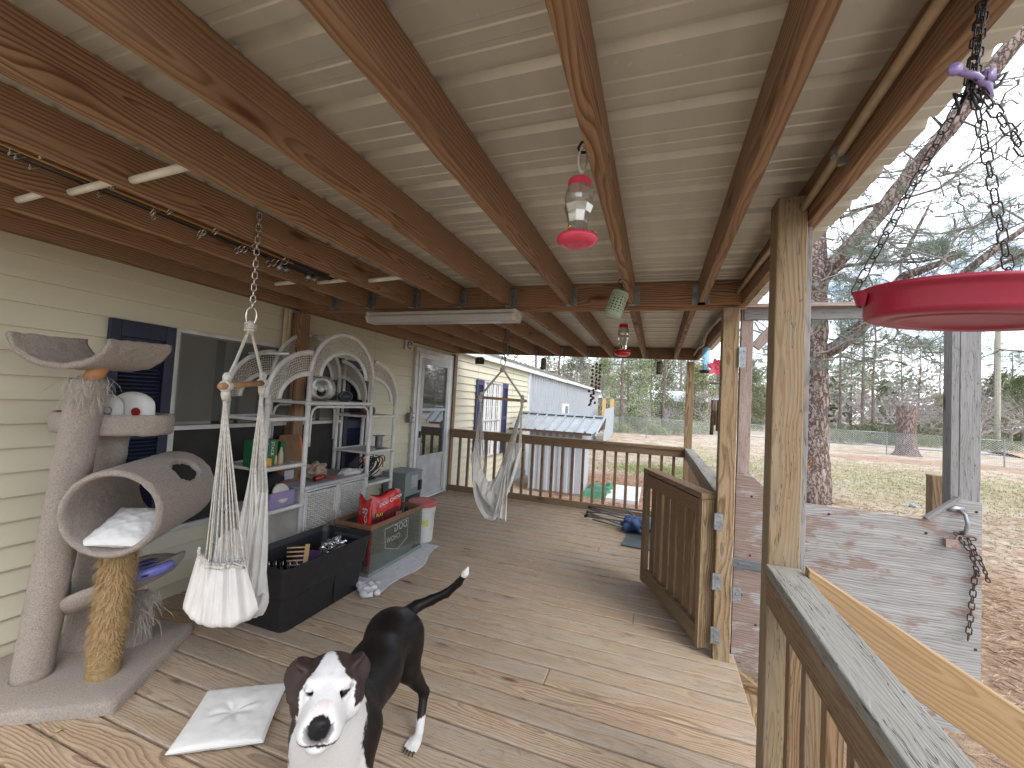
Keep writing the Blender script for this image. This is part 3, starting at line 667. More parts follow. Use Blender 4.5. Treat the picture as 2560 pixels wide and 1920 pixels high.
# grass tufts
GRS = mat('thin_winter_grass', (.24, .27, .10), .9, 0, .25, 1.2, col2=(.40, .36, .2))
m = M(); vs = []; fs = []
def tufts(cx, cy, sx_, sy_, n, h):
    for i in range(n):
        x = rs.gauss(cx, sx_); y = rs.gauss(cy, sy_); z = gh(x, y)
        if x < .9 and y < 6: continue
        for j in range(4):
            a = rs.uniform(0, 2*PI); hh = h*rs.uniform(.5, 1.3); q = .004*(1+math.hypot(x, y)*.05); k = len(vs)
            vs.extend([(x-q*math.sin(a), y+q*math.cos(a), z), (x+q*math.sin(a), y-q*math.cos(a), z), (x+math.cos(a)*hh*.7, y+math.sin(a)*hh*.7, z+hh)]); fs.append((k, k+1, k+2))
tufts(7, 15, 5, 4, 9000, .05); tufts(.4, 13.2, .9, .7, 2500, .05)
m.add(vs, fs); tag(m.build('grass', GRS, kind='stuff'), 'thin patchy grass on the sandy yard', 'grass')
ST = mat('blue_grey_stone', (.12, .16, .2), .6, 0, .2)
for (px, py, mt_, lb) in ((5.42, 11.7, mat('faded_blue_ball', (.12, .25, .4), .5), 'small faded blue ball lying in the yard'), (6.1, 11.1, ST, 'small dark lump lying in the yard right of the blue ball')):
    m = M(); m.lathe([(0, 0), (.05, .004), (.065, .03), (.045, .06), (0, .07)], (px, py, gh(px, py)), 12); tag(m.build('ball' if 'ball' in lb[:20] else 'stone', mt_, smooth=True), lb, 'ball' if 'ball' in lb[:20] else 'stone')

# ---- grey blue metal building
def corr(m, p0, p1, z0, z1, pitch=.20, dep=.02, n=None, zt=None):
    """corrugated sheet from p0 to p1; zt optional top height function of t"""
    p0, p1 = Vector(p0), Vector(p1); L = (p1-p0).length; d = (p1-p0)/L; nrm = Vector((d.y, -d.x, 0)); k = int(L/pitch); pr = []
    for i in range(k):
        for (t, o) in ((0, 0), (.35, 0), (.45, 1), (.85, 1), (.95, 0)): pr.append(((i+t)*pitch, o*dep))
    pr.append((L, 0)); n_ = len(pr)-1
    m.grid(lambda u, v: tuple(p0+d*pr[int(round(u*n_))][0]+nrm*pr[int(round(u*n_))][1])[:2]+((z0 if v < .5 else (zt(pr[int(round(u*n_))][0]/L) if zt else z1)),), n_, 1)
BLU = mat('pale_blue_grey_steel', (.36, .385, .415), .5, .15, .06, 3, .03, 30)
BLU2 = mat('white_shed_steel', (.43, .45, .49), .45, .1, .06, 3, .03, 30)
mb = thing('metal_building', 'long pale blue grey corrugated metal building joined to the cream house', 'building', (-4.5, 16, GZ))
m = M(); corr(m, (XW-.035, 9.95, 0), (XW-.035, 22.9, 0), GZ, 2.2, .26, .055); corr(m, (XW-.02, 22.9, 0), (-7, 22.9, 0), GZ, 2.2, .23, .03); m.build('wall', BLU, mb)
m = M(); m.box((XW+.01, 9.98, .9), (.06, .12, 2.6)); m.build('corner_trim', BLU2, mb)
m = M(); m.prism([(-2.96, 14.2, 2.20), (-2.96, 14.2, 2.26), (-6, 14.2, 2.95), (-6, 14.2, 2.90)], (0, 8.9, 0)); m.box((-2.95, 18.6, 2.22), (.03, 8.9, .10)); m.build('roof', WHITE, mb)
m = M(); m.box((XW+.02, 14.4, 1.02), (.04, 1.15, .85)); fo = m.build('window_frame', WHITE, mb); M().box((XW+.045, 14.55, 1.0), (.01, .45, .72)).build('pane', mat('dim_pane', (.25, .28, .32), .1), fo)

# ---- little shed
sh = thing('garden_shed', 'small white metal shed with a ribbed gable roof beyond the far railing', 'shed', (-1.95, 8.9, GZ))
m = M(); corr(m, (-2.50, 8.40, 0), (-1.40, 8.40, 0), GZ+.06, .86, .14, .022); corr(m, (-1.40, 8.40, 0), (-1.40, 9.35, 0), GZ+.06, .95, .10, .012, zt=lambda t: .86+.26*(1-abs(t*2-1))); corr(m, (-2.5, 9.35, 0), (-2.5, 8.4, 0), GZ+.06, .86, .1, .012); m.build('wall', BLU2, sh)
m = M(); m.box((-1.95, 8.388, .80), (1.10, .012, .12)); m.build('header_panel', mat('grey_boards', (.34, .33, .33), .8, 0, .2, 20, stretch=(8, 1, 1)), sh)
SR = mat('galvanised_roof_sheet', (.36, .385, .39), .45, .4, .12, 5, .04, 20)
for s, nm in ((1, 'a'), (-1, 'b')):
    m = M(); pr = []; x = -2.94; P_ = .205
    while x < -1.16:
        for t, o in ((0, 0), (.4, .002), (.42, 0), (.78, 0), (.83, .034), (.93, .034), (.98, 0)): pr.append((x+t*P_, o))
        x += P_
    n_ = len(pr)-1; ye = 8.22 if s > 0 else 9.56
    m.grid(lambda u, v: (pr[int(round(u*n_))][0]+.10*v*(1 if True else 0), ye+(8.89-ye)*v, .885+.32*v+pr[int(round(u*n_))][1]), n_, 1); m.build('roof_sheet', SR, sh, solid=.002)
m = M(); m.prism([(-2.86, 8.80, 1.20), (-2.86, 8.89, 1.232), (-2.86, 8.98, 1.20)], (1.80, 0, 0)); m.build('ridge_cap', GALV, sh)
m = M(); m.bar((-2.93, 8.25, .862), (-1.20, 8.25, .862), .03, .05); m.bar((-2.93, 9.53, .862), (-1.20, 9.53, .862), .03, .05); m.build('fascia', wood('dark_board', (.16, .11, .08), (.08, .05, .04)), sh)
m = M(); m.prism([(-1.13, 8.24, .885), (-1.13, 8.24, .84), (-1.04, 8.89, 1.16), (-1.13, 9.54, .84), (-1.13, 9.54, .885), (-1.04, 8.89, 1.215)], (.018, 0, 0)); m.build('gable_trim', WHITE, sh)
m = M(); m.prism([(-1.37, 8.45, .86), (-1.37, 9.3, .86), (-1.37, 8.88, 1.13)], (.02, 0, 0)); m.build('gable_board', wood('gable_wood', (.25, .15, .08), (.12, .07, .04)), sh)
m = M(); m.box((-1.95, 8.88, GZ+.03), (1.15, .95, .06)); m.build('base_slab', mat('block_base', (.3, .27, .24), .9), sh)

# ---- low blue fence wall, boards
lw_ = thing('metal_fence', 'low pale blue metal fence running behind the shed to the chain link fence', 'fence', (-2.6, 24, GZ))
m = M(); corr(m, (-2.45, 21.0, 0), (-2.72, 28.4, 0), GZ, 1.28, .2, .02, zt=lambda t: 1.28+.12*t); m.build('panel', BLU, lw_)
OB = mat('raw_orange_boards', (.55, .36, .14), .7)
for i in range(3):
    m = M(); m.bar((-4.05+i*.55, 29.5, gh(-4, 29)), (-4.05+i*.55, 29.5, 1.95), .03, .26, (0, 0, 1) if False else (1, 0, 0))
    tag(m.build('upright_board', OB), ['leftmost', 'middle', 'rightmost'][i]+' of three orange upright boards behind the blue fence', 'board', 'three orange boards')

# ---- slab and green tarp
m = M(); m.prism([(-.90, 9.75, GZ+.005), (-.26, 9.75, GZ+.005), (-.26, 8.28, GZ+.005), (-.88, 8.28, GZ+.005)], (0, 0, .09)); tag(m.build('concrete_slab', mat('pale_concrete', (.55, .55, .54), .9, 0, .15, 6, .3, 80), bevel=.008), 'pale concrete slab lying on the ground beyond the railing', 'slab')
GT = mat('green_tarp_cloth', (.03, .16, .075), .6, 0, .2, 8, .4, 60)
m = M()
def tarp(u, v):
    x = -1.38+.60*u; y = 8.40+1.25*v; e = min(u, 1-u, v, 1-v); h = min(1, e*6)
    return (x+.05*mn.noise(Vector((u*3, v*5, 1))), y+.05*mn.noise(Vector((u*4, v*3, 2))), GZ+.01+h*(.13+.05*mn.noise(Vector((u*3, v*3, 5)))+.025*math.sin(v*13+u*4+3*mn.noise(Vector((u*2, v, 1))))))
m.grid(tarp, 40, 60); tag(m.build('green_tarp', GT, smooth=True), 'crumpled green tarp heaped beside the shed', 'tarp')
# concrete pad at the foot of the steps
m = M(); m.prism([(1.2, .3, GZ+.004), (3.4, .3, GZ+.004), (3.4, 2.95, GZ+.004), (1.2, 2.95, GZ+.004)], (0, 0, .05)); tag(m.build('concrete_pad', mat('sandy_concrete', (.56, .54, .47), .9, 0, .12, 8, .3, 90), bevel=.01), 'pale concrete pad at the foot of the deck steps', 'slab')

# ---- chain link fence (real wires)
WIRE = mat('fence_wire', (.60, .62, .61), .5, .3, .1)
def chainlink(label, pts, h=1.22, sp=2.6, group='chain link fences'):
    P_ = [Vector((x, y, gh(x, y))) for x, y in pts]; mid = P_[len(P_)//2]
    t = thing('chain_link_fence', label, 'fence', tuple(mid), group=group); mw = M(); mr = M(); vs = []; fs = []
    for a, b in zip(P_[:-1], P_[1:]):
        L = (b-a).length; d = (b-a)/L; n = max(1, round(L/sp))
        for i in range(n+1):
            q = a.lerp(b, i/n); mp_ = M(); mp_.tube([q, q+Vector((0, 0, h+.03))], .03, 8); mp_.lathe([(.034, 0), (.034, .02), (0, .05)], q+Vector((0, 0, h+.03)), 8)
            if i < n or b is P_[-1]: mp_.build('fence_post', GALV, t)
        mr.tube([a+Vector((0, 0, h)), b+Vector((0, 0, h))], .021, 8)
        s = .11; k = int((L+h)/s); nr = Vector((-d.y, d.x, 0))*.002
        for dr in (1, -1):
            for i in range(k+1):
                x0 = i*s-(h if dr > 0 else 0); x1 = x0+dr*h+(0 if dr > 0 else 0)
                x0_, x1_ = (x0, x0+h) if dr > 0 else (x0, x0-h)
                za, zb = 0, h
                # clip to 0..L
                if x0_ < 0: za = (0-x0_)/(x1_-x0_)*h; x0c = 0
                else: x0c = x0_
                if x0_ > L: za = (L-x0_)/(x1_-x0_)*h; x0c = L
                x1c, zc = x1_, zb
                if x1_ > L: zc = (L-x0_)/(x1_-x0_)*h; x1c = L
                if x1_ < 0: zc = (0-x0_)/(x1_-x0_)*h; x1c = 0
                if zc <= za: continue
                p = a+d*x0c+Vector((0, 0, za+.03)); q = a+d*x1c+Vector((0, 0, zc+.0)); u_ = Vector((0, 0, .0050)); kk = len(vs)
                vs.extend([p-u_, q-u_, q+u_, p+u_]); fs.append((kk, kk+1, kk+2, kk+3))
    mw.add(vs, fs); mw.build('wire_mesh', WIRE, t); mr.build('top_rail', GALV, t, smooth=True)
    return t
chainlink('chain link fence across the back of the yard, left of the big pine', [(-2.75, 28.6), (1.6, 26.4), (6.5, 27.6)])
chainlink('chain link fence across the yard from the big pine to the right', [(6.5, 27.6), (9.5, 28.8), (12.0, 28.4), (15.3, 25.8), (19, 23.5), (26, 20)], sp=3)

# ================================================================ TREES
BARK, nt, b = NT('pine_bark', .95, 0, .1)
co = objco(nt); v1 = nt.nodes.new('ShaderNodeTexVoronoi'); v1.inputs['Scale'].default_value = 1; v1.feature = 'DISTANCE_TO_EDGE'
nt.links.new(vm(nt, 'ADD', scale3(nt, co, (11, 11, 3.2)), scale3(nt, noise(nt, co, 7, 4, .7).outputs['Color'], (2.6, 2.6, 2.6))), v1.inputs['Vector'])
n1 = noise(nt, scale3(nt, co, (1, 1, .35)), 9, 5, .7).outputs['Fac']
c = mixc(nt, maprange(nt, v1.outputs['Distance'], .0, .16), (.10, .070, .058), mixc(nt, maprange(nt, n1, .3, .7), (.18, .125, .105), (.33, .27, .24)))
n3 = noise(nt, scale3(nt, co, (1, 1, .4)), 3.2, 3, .6).outputs['Fac']
c = mixc(nt, maprange(nt, n3, .66, .72, 0, .8), c, (.33, .15, .08))
nt.links.new(c, b.inputs['Base Color']); bump(nt, b, ma(nt, 'ADD', maprange(nt, v1.outputs['Distance'], 0, .14), ma(nt, 'MULTIPLY', n1, .4)), .9, .03)
BARKG = mat('grey_bark', (.26, .23, .20), .95, 0, .25, 8, .5, 30, stretch=(1, 1, .3))
TWIG = mat('grey_twigs', (.34, .30, .27), .9, 0, .2, 3)
NEED = mat('pine_needles', (.13, .17, .09), .7, 0, .25, 2, col2=(.20, .21, .12))  # paled needles, distant haze put into the colour
NEEDG = mat('blue_green_needles', (.13, .175, .125), .7, 0, .25, 2, col2=(.21, .24, .18))
LEAF = mat('olive_evergreen_leaves', (.16, .205, .09), .6, 0, .2, .8, col2=(.26, .27, .14), thr=(.4, .6))  # these and the dark leaves are paled, haze put into the colour
LEAFD = mat('dark_evergreen_leaves', (.085, .115, .05), .6, 0, .2, .8, col2=(.17, .18, .085), thr=(.4, .6))
LEAFY = mat('yellow_green_leaves', (.26, .26, .11), .6, 0, .2, .8, col2=(.17, .19, .085), thr=(.4, .6))
def bend(a, b, n, amp, rg, sag=0):
    a, b = Vector(a), Vector(b); L = (b-a).length; o = [Vector((0, 0, 0))]*(n+1); s1 = Vector((rg.uniform(-1, 1), rg.uniform(-1, 1), rg.uniform(-1, 1)))
    return [a.lerp(b, i/n)+Vector((mn.noise(s1*9+Vector((i*.5, 0, 0))), mn.noise(s1*9+Vector((0, i*.5, 3))), mn.noise(s1*9+Vector((5, 0, i*.5)))))*amp*L*math.sin(PI*min(1, i/n+.15))-Vector((0, 0, sag*L*(i/n)**2)) for i in range(n+1)]
def needles(vs, fs, c, d, n, L, wd, rg, spread=1.0):
    d = Vector(d).normalized(); h = d.orthogonal().normalized(); g = d.cross(h)
    for i in range(n):
        a = rg.uniform(0, 2*PI); s = rg.uniform(.25, spread); q = (d+(h*math.cos(a)+g*math.sin(a))*s).normalized(); l = L*rg.uniform(.7, 1.1)
        c0 = c+d*rg.uniform(-.5, .25)*L; e = c0+q*l-Vector((0, 0, .12*l)); sd_ = q.cross(Vector((rg.uniform(-1, 1), rg.uniform(-1, 1), rg.uniform(-1, 1)))).normalized()*wd; k = len(vs)
        mid = c0+q*l*.5; vs.extend([c0, mid+sd_, e, mid-sd_]); fs.append((k, k+1, k+2, k+3))
def leaves(vs, fs, c, R, n, s, rg, flat=1):
    for i in range(n):
        p = c+Vector((rg.gauss(0, R), rg.gauss(0, R), rg.gauss(0, R*flat))); a = Vector((rg.uniform(-1, 1), rg.uniform(-1, 1), rg.uniform(-1, 1))).normalized(); q = a.orthogonal().normalized(); k = len(vs); l = s*rg.uniform(.6, 1.3)
        vs.extend([p-a*l, p+q*l*.45, p+a*l, p-q*l*.45]); fs.append((k, k+1, k+2, k+3))
def twigs(m, a, d, L, r, depth, rg, tips, nmin=2):
    a = Vector(a); d = Vector(d).normalized(); b = a+d*L; pts = bend(a, b, 4, .16, rg); m.tube(pts, [r*(1-.6*i/4) for i in range(5)], 5 if r > .012 else 3, False)
    if depth <= 0: tips.append((pts[-1], (pts[-1]-pts[-2]).normalized())); return
    for i in range(nmin+rg.randint(0, 2)):
        t = rg.choice(pts[2:]); nd_ = (d*1.1+Vector((rg.uniform(-1, 1), rg.uniform(-1, 1), rg.uniform(-.5, .8)))).normalized()
        twigs(m, t, nd_, L*rg.uniform(.5, .75), r*.5, depth-1, rg, tips, nmin)

def tree_bushy(seed, H, R, leafm, base=.8, n=150):
    rg = random.Random(seed); t = thing('evergreen_tree', '', 'tree'); m = M()
    m.tube(bend((0, 0, -.2), (rg.uniform(-.3, .3), rg.uniform(-.3, .3), H*.9), 8, .03, rg), [.16*(1-i/10) for i in range(9)], 8)
    for i in range(16):
        z = base+(H*.85-base)*i/16; a = rg.uniform(0, 6.28); l = R*(1-.6*i/16)*rg.uniform(.7, 1.1); m.tube(bend((0, 0, z), (math.cos(a)*l, math.sin(a)*l, z+l*.35), 4, .1, rg), [.05, .04, .03, .02, .01], 5, False)
    m.build('trunk', BARKG, t, smooth=True)
    vs = []; fs = []
    for i in range(n):
        z = base+(H-base)*rg.random()**.85; k = (z-base)/(H-base); rr = R*(1.05-.85*k**1.4)*(.45+.6*rg.random()); a = rg.uniform(0, 6.28)
        rr *= .75+.5*mn.noise(Vector((math.cos(a)*1.5, math.sin(a)*1.5, z*.6+seed)))+.2
        leaves(vs, fs, Vector((math.cos(a)*rr, math.sin(a)*rr, z)), .30, 95, .075, rg, .7)
    m = M(); m.add(vs, fs); m.build('crown', leafm, t)
    return t
def tree_pine(seed, H, zc, R, r0=.17, n=26, nm=NEED, dens=20):
    rg = random.Random(seed); t = thing('pine_tree', '', 'tree'); m = M(); tp = (rg.uniform(-.4, .4), rg.uniform(-.4, .4), H)
    m.tube(bend((0, 0, -.2), tp, 10, .015, rg), [r0*(1-.75*i/10) for i in range(11)], 10)
    vs = []; fs = []
    for i in range(n):
        k = i/n; z = zc+(H-zc)*k; a = i*2.4+rg.uniform(-.4, .4); l = R*(1-.75*k)*rg.uniform(.6, 1.1); e = Vector((math.cos(a)*l, math.sin(a)*l, z+l*rg.uniform(-.05, .45)))
        pts = bend((0, 0, z), e, 5, .09, rg, .05); m.tube(pts, [.045*(1-k*.5)*(1-.8*j/5) for j in range(6)], 4, False)
        for j in range(dens):
            q = pts[rg.randint(2, 5)]+Vector((rg.gauss(0, .32), rg.gauss(0, .32), rg.gauss(0, .2))); needles(vs, fs, q, Vector((rg.uniform(-1, 1), rg.uniform(-1, 1), rg.uniform(0, 1))), 9, .24, .014, rg, 1.6)
    for i in range(7):      # dead stubs
        z = rg.uniform(zc*.3, zc); a = rg.uniform(0, 6.28); l = rg.uniform(.4, 1.6); m.tube(bend((0, 0, z), (math.cos(a)*l, math.sin(a)*l, z+rg.uniform(-.1, .3)), 3, .1, rg), [.025, .018, .012, .006], 4, False)
    m.build('trunk', BARK, t, smooth=True); m = M(); m.add(vs, fs); m.build('crown', nm, t)
    return t
def tree_bare(seed, H, spread=1.0, dens=3):
    rg = random.Random(seed); t = thing('bare_tree', '', 'tree'); m = M(); tips = []; hh = H*.28
    m.tube(bend((0, 0, -.2), (0, 0, hh), 4, .04, rg), [.15, .13, .12, .11, .10], 8); m.build('trunk', BARKG, t, smooth=True); m = M()
    for i in range(7):
        a = i*.9+rg.uniform(-.3, .3); twigs(m, (0, 0, hh*rg.uniform(.6, 1)), (math.cos(a)*spread, math.sin(a)*spread, rg.uniform(.4, 1.3)), H*.36, .055, 3, rg, tips, dens)
    m.build('crown', TWIG, t)
    return t
def shrub(seed, R, H, leafm, n=40, nm='shrub'):
    rg = random.Random(seed); t = thing(nm, '', 'shrub'); m = M(); tips = []
    for i in range(6): a = i*1.05; twigs(m, (0, 0, 0), (math.cos(a)*.7, math.sin(a)*.7, 1.2), H*.5, .02, 1, rg, tips)
    m.build('stems', BARKG, t); vs = []; fs = []
    for i in range(n):
        a = rg.uniform(0, 6.28); rr = R*math.sqrt(rg.random()); z = H*(.15+.8*rg.random())*(1-.5*(rr/R)**2); leaves(vs, fs, Vector((math.cos(a)*rr, math.sin(a)*rr, z)), .16, 60, .05, rg)
    m = M(); m.add(vs, fs); m.build('foliage', leafm, t); return t

B1 = tree_bushy(1, 7.5, 2.3, LEAF); B2 = tree_bushy(2, 8.5, 2.7, LEAFD, 1.2, 170); B3 = tree_bushy(5, 6, 2.0, LEAFY, .6, 110)
P1 = tree_pine(11, 15, 5.5, 3.0); P2 = tree_pine(12, 17, 8.5, 2.8, .2, 24); P3 = tree_pine(13, 12, 3.2, 3.1, .13, 30, NEEDG, 26)
D1 = tree_bare(21, 7.5); D2 = tree_bare(22, 9.5, .8); D3 = tree_bare(23, 6, 1.5, 3)
S1 = shrub(31, 1.5, 1.5, LEAFD, 70); S2 = shrub(32, 1.1, 1.1, LEAF, 45); S3 = shrub(33, 1.6, 1.1, LEAFY, 50)
LAB = {id(B1): ('olive green bushy evergreen tree beyond the chain link fence', 'bushy evergreens'), id(B2): ('dark bushy evergreen tree beyond the chain link fence', 'dark evergreens'), id(B3): ('low yellowish green bushy tree beyond the chain link fence', 'yellowish trees'),
       id(P1): ('tall pine with brown trunk and high crown beyond the fence', 'tall pines'), id(P2): ('very tall straight pine with a bare trunk beyond the fence', 'very tall pines'), id(P3): ('bluish pine with low spreading boughs beyond the fence', 'bluish pines'),
       id(D1): ('leafless grey twiggy tree beyond the fence', 'bare trees'), id(D2): ('tall leafless grey tree beyond the fence', 'tall bare trees'), id(D3): ('low wide leafless tree spreading its twigs beyond the fence', 'wide bare trees'),
       id(S1): ('dark green shrub behind the chain link fence', 'dark shrubs'), id(S2): ('small olive shrub behind the chain link fence', 'olive shrubs'), id(S3): ('yellowish shrub behind the chain link fence', 'yellowish shrubs')}
used_ = set()
def put(o, px, dep, s=1, rz=None, label=None):
    """stand tree o on the ground at bearing of column px (photo pixels), dep metres ahead"""
    az = YAW+math.atan((px-1280)/1030.6); d = dep/math.cos(math.atan((px-1280)/1030.6)); x, y = d*math.sin(az), d*math.cos(az)
    lb, gp = LAB[id(o)]
    if id(o) in used_: c = dup(o)
    else: c = o; used_.add(id(o))
    c.location = (x, y, gh(x, y)-.02); c.rotation_euler = (0, 0, rs.uniform(0, 6.28) if rz is None else rz); c.scale = (s, s, s)
    if label: c['label'] = label
    else: c['label'] = lb; c['group'] = gp
    return c
# left background, seen between the far beam and the railing
for (o, px, dep, s) in ((P2, 1335, 44, .9), (D2, 1300, 40, .8), (P1, 1395, 40, .9), (D1, 1420, 36, .8), (D2, 1460, 46, 1), (P3, 1370, 52, 1), (B1, 1575, 33, 1.0), (B2, 1635, 36, .9), (B1, 1510, 42, .9), (P1, 1555, 30.5, .8), (D2, 1690, 44, .9), (P2, 1660, 31.5, .7), (B3, 1740, 38, 1.0), (B1, 1800, 40, .85), (B2, 1870, 45, .9), (P1, 1700, 52, 1.1), (D1, 1760, 34, .7), (P3, 1840, 50, 1.0), (B3, 1905, 55, .9), (D2, 1930, 50, .9), (P2, 1960, 60, 1),
                       (B2, 1440, 55, 1.1), (D1, 1500, 38, .9), (D2, 1620, 50, 1), (P3, 1720, 60, 1.1)): put(o, px, dep, s)
# right background
for (o, px, dep, s) in ((P1, 2100, 40, .85), (P2, 2160, 36, .75), (P1, 2185, 33, .8), (P3, 2130, 55, 1.1), (B2, 2090, 60, .9), (D3, 2240, 34, 1.0), (D3, 2290, 37, 1.1), (D1, 2330, 35, .9), (D1, 2210, 42, 1.0), (B1, 2215, 52, .9), (P3, 2260, 50, .95), (P1, 2300, 48, .75), (P2, 2350, 60, .8), (B3, 2355, 44, .8), (D1, 2400, 38, .8), (D2, 2450, 42, .8), (B2, 2500, 46, .9), (P1, 2490, 44, .75), (P3, 2540, 48, .9), (B1, 2560, 40, .9), (D3, 2530, 33, 1.0), (P2, 2600, 45, .8), (D1, 2590, 36, .9), (B2, 2420, 60, 1.0), (D2, 2250, 58, 1.0), (D3, 2450, 30, .8)): put(o, px, dep, s)
for (o, px, dep, s) in ((S2, 1550, 30.5, 1.0), (S1, 1600, 32, 1.1), (S2, 1640, 30, .9), (S1, 1700, 31, 1), (S2, 1750, 33, 1.1), (S2, 1500, 32, .9), (S1, 2110, 31, .9), (S1, 2150, 34, 1.1), (S1, 2200, 32, 1.2), (S1, 2230, 31, 1.0), (S3, 2260, 33, 1.0), (S1, 2290, 36, 1.1), (S3, 2330, 31, 1.0), (S3, 2370, 35, 1.0), (S1, 2500, 30, .8), (S3, 2440, 38, 1.1), (S2, 2090, 34, 1.0), (S1, 2560, 42, 1.2), (S3, 1810, 36, 1), (S1, 1870, 44, 1.1)): put(o, px, dep, s)
# far woods as one mass
m = M(); vs = []; fs = []; rg = random.Random(5)
for i in range(900):
    az = math.radians(rg.uniform(-32, 52)); d = rg.uniform(66, 105); z = rg.uniform(0, 1)**1.3*(9+4*mn.noise(Vector((az*9, 0, 0)))); leaves(vs, fs, Vector((d*math.sin(az), d*math.cos(az), z)), 1.5, 26, .5, rg, .7)
m.add(vs, fs); tag(m.build('distant_woods', mat('far_woods', (.20, .225, .15), .9, 0, .2, .1, col2=(.32, .29, .25), thr=(.42, .58)), kind='stuff'), 'grey green mass of distant woods behind the houses', 'woods')

# ---- cut off trunk in the yard and a thin pole
def tallstump(px, dep):
    az = YAW+math.atan((px-1280)/1030.6); d = dep/math.cos(math.atan((px-1280)/1030.6)); x, y = d*math.sin(az), d*math.cos(az); z = gh(x, y)
    m = M(); m.lathe([(.72, -.05), (.60, .06), (.52, .25), (.46, .6), (.43, 1.3), (.42, 2.1), (.425, 2.72), (.39, 2.76), (0, 2.76)], (x, y, z), 22)
    m.v = [tuple(Vector(p)+Vector((mn.noise(Vector(p)*1.7), mn.noise(Vector(p)*1.7+Vector((9, 0, 0))), 0))*.10*(1.6 if p[2] < z+.3 else .6)) for p in m.v]
    return tag(m.build('tree_stump', BARK, smooth=True), 'tall cut off pine trunk standing in front of the chain link fence', 'tree stump')
tallstump(2269, 23.0)
m = M(); az = YAW+math.atan((2497-1280)/1030.6); d = 30/math.cos(math.atan((2497-1280)/1030.6)); m.tube([(d*math.sin(az), d*math.cos(az), -.4), (d*math.sin(az), d*math.cos(az), 9)], .16, 8); tag(m.build('utility_pole', mat('grey_pole', (.36, .34, .27), .9)), 'pale straight utility pole behind the fence at the right', 'pole')

# ---- houses far off
def far_house(label, px, dep, W_, Hh, wall, roofc, rz=0, win=True):
    az = YAW+math.atan((px-1280)/1030.6); d = dep/math.cos(math.atan((px-1280)/1030.6)); x, y = d*math.sin(az), d*math.cos(az); z = gh(x, y)
    t = thing('far_house', label, 'house', (x, y, z), -az+rz)
    m = M(); m.box((0, 0, Hh/2), (W_, 5, Hh)); m.build('wall', mat('far_wall', wall, .7), t, world=False)
    m = M(); m.prism([(-W_/2-.3, -2.8, Hh), (-W_/2-.3, 2.8, Hh), (-W_/2-.3, 0, Hh+1.1)], (W_+.6, 0, 0)); m.build('roof', mat('far_roof', roofc, .6), t, world=False)
    if win:
        for i in range(int(W_/2.6)):
            m = M(); m.box((-W_/2+1.5+i*2.6, -2.53, Hh*.58), (.9, .06, 1.1)); m.build('window', mat('far_window', (.05, .06, .08), .2), t, world=False)
    return t
far_house('pale lilac mobile home with a bright roof half hidden by the trees', 1640, 42, 13, 2.6, (.55, .50, .55), (.75, .77, .8), .1)
far_house('small white house far off between the gate post and near post', 1885, 80, 7, 2.8, (.72, .74, .76), (.4, .42, .45))
far_house('white mobile home behind the bare trees at the right', 2340, 66, 12, 2.6, (.62, .65, .70), (.55, .57, .6), -.2)
far_house('small white building right of the big pine trunk', 2085, 62, 4, 2.6, (.70, .72, .75), (.5, .52, .55))

# ---- the big pine
bp = thing('big_pine', 'big rough barked pine just outside the porch with a heavy slanting limb', 'tree', (3.6, 11.2, GZ))
rg = random.Random(77)
def P3_(px, py, y): # point on the vertical plane at distance y seen at photo pixel
    dx_, dy_ = (px-1280)/1030.6, -(py-960)/1030.6; v = R_*dx_+U_*dy_+f_; t = y/v.y
    return CAM+v*t
tr = [P3_(2022, 1265, 11.0), P3_(2026, 1100, 11.0), P3_(2031, 980, 11.05), P3_(2030, 860, 11.1), P3_(2028, 760, 11.2), P3_(2028, 690, 11.25), P3_(2040, 600, 11.5), P3_(2030, 480, 11.9), P3_(2035, 330, 12.2), P3_(2040, 120, 12.6)]
m = M(); tr[0].z = GZ-.1
def rough(pts, rads, n=26, amp=.05, k=3):
    """dense rough trunk"""
    P = []; Rr = []
    for i in range(len(pts)-1):
        for j in range(6): P.append(pts[i].lerp(pts[i+1], j/6)); Rr.append(rads[i]+(rads[i+1]-rads[i])*j/6)
    P.append(pts[-1]); Rr.append(rads[-1]); b = len(m.v); m.tube(P, Rr, n)
    for i in range(b, len(m.v)):
        p = Vector(m.v[i]); c = P[min((i-b)//n, len(P)-1)]; d = (p-c); L = d.length
        if L > 1e-6: m.v[i] = tuple(p+d/L*(mn.noise(p*k)*amp+mn.noise(Vector((p.x*9, p.y*9, p.z*2.5)))*amp*.6))
rough(tr, [.44, .32, .30, .295, .31, .33, .21, .18, .14, .08], 30, .035)
limb = [P3_(2045, 700, 11.2), P3_(2085, 660, 11.1), P3_(2150, 590, 11.0), P3_(2210, 520, 10.9), P3_(2290, 415, 10.8), P3_(2370, 325, 10.7), P3_(2460, 200, 10.6), P3_(2560, 75, 10.5), P3_(2680, -60, 10.4)]
rough(limb, [.20, .17, .16, .155, .15, .15, .155, .15, .13], 18, .02, 5)
limb2 = [P3_(2065, 880, 11.1), P3_(2095, 865, 11.0), P3_(2150, 820, 10.8), P3_(2190, 770, 10.7), P3_(2260, 690, 10.6), P3_(2400, 640, 10.5)]
rough(limb2, [.17, .15, .13, .12, .09, .05], 14, .015, 5)
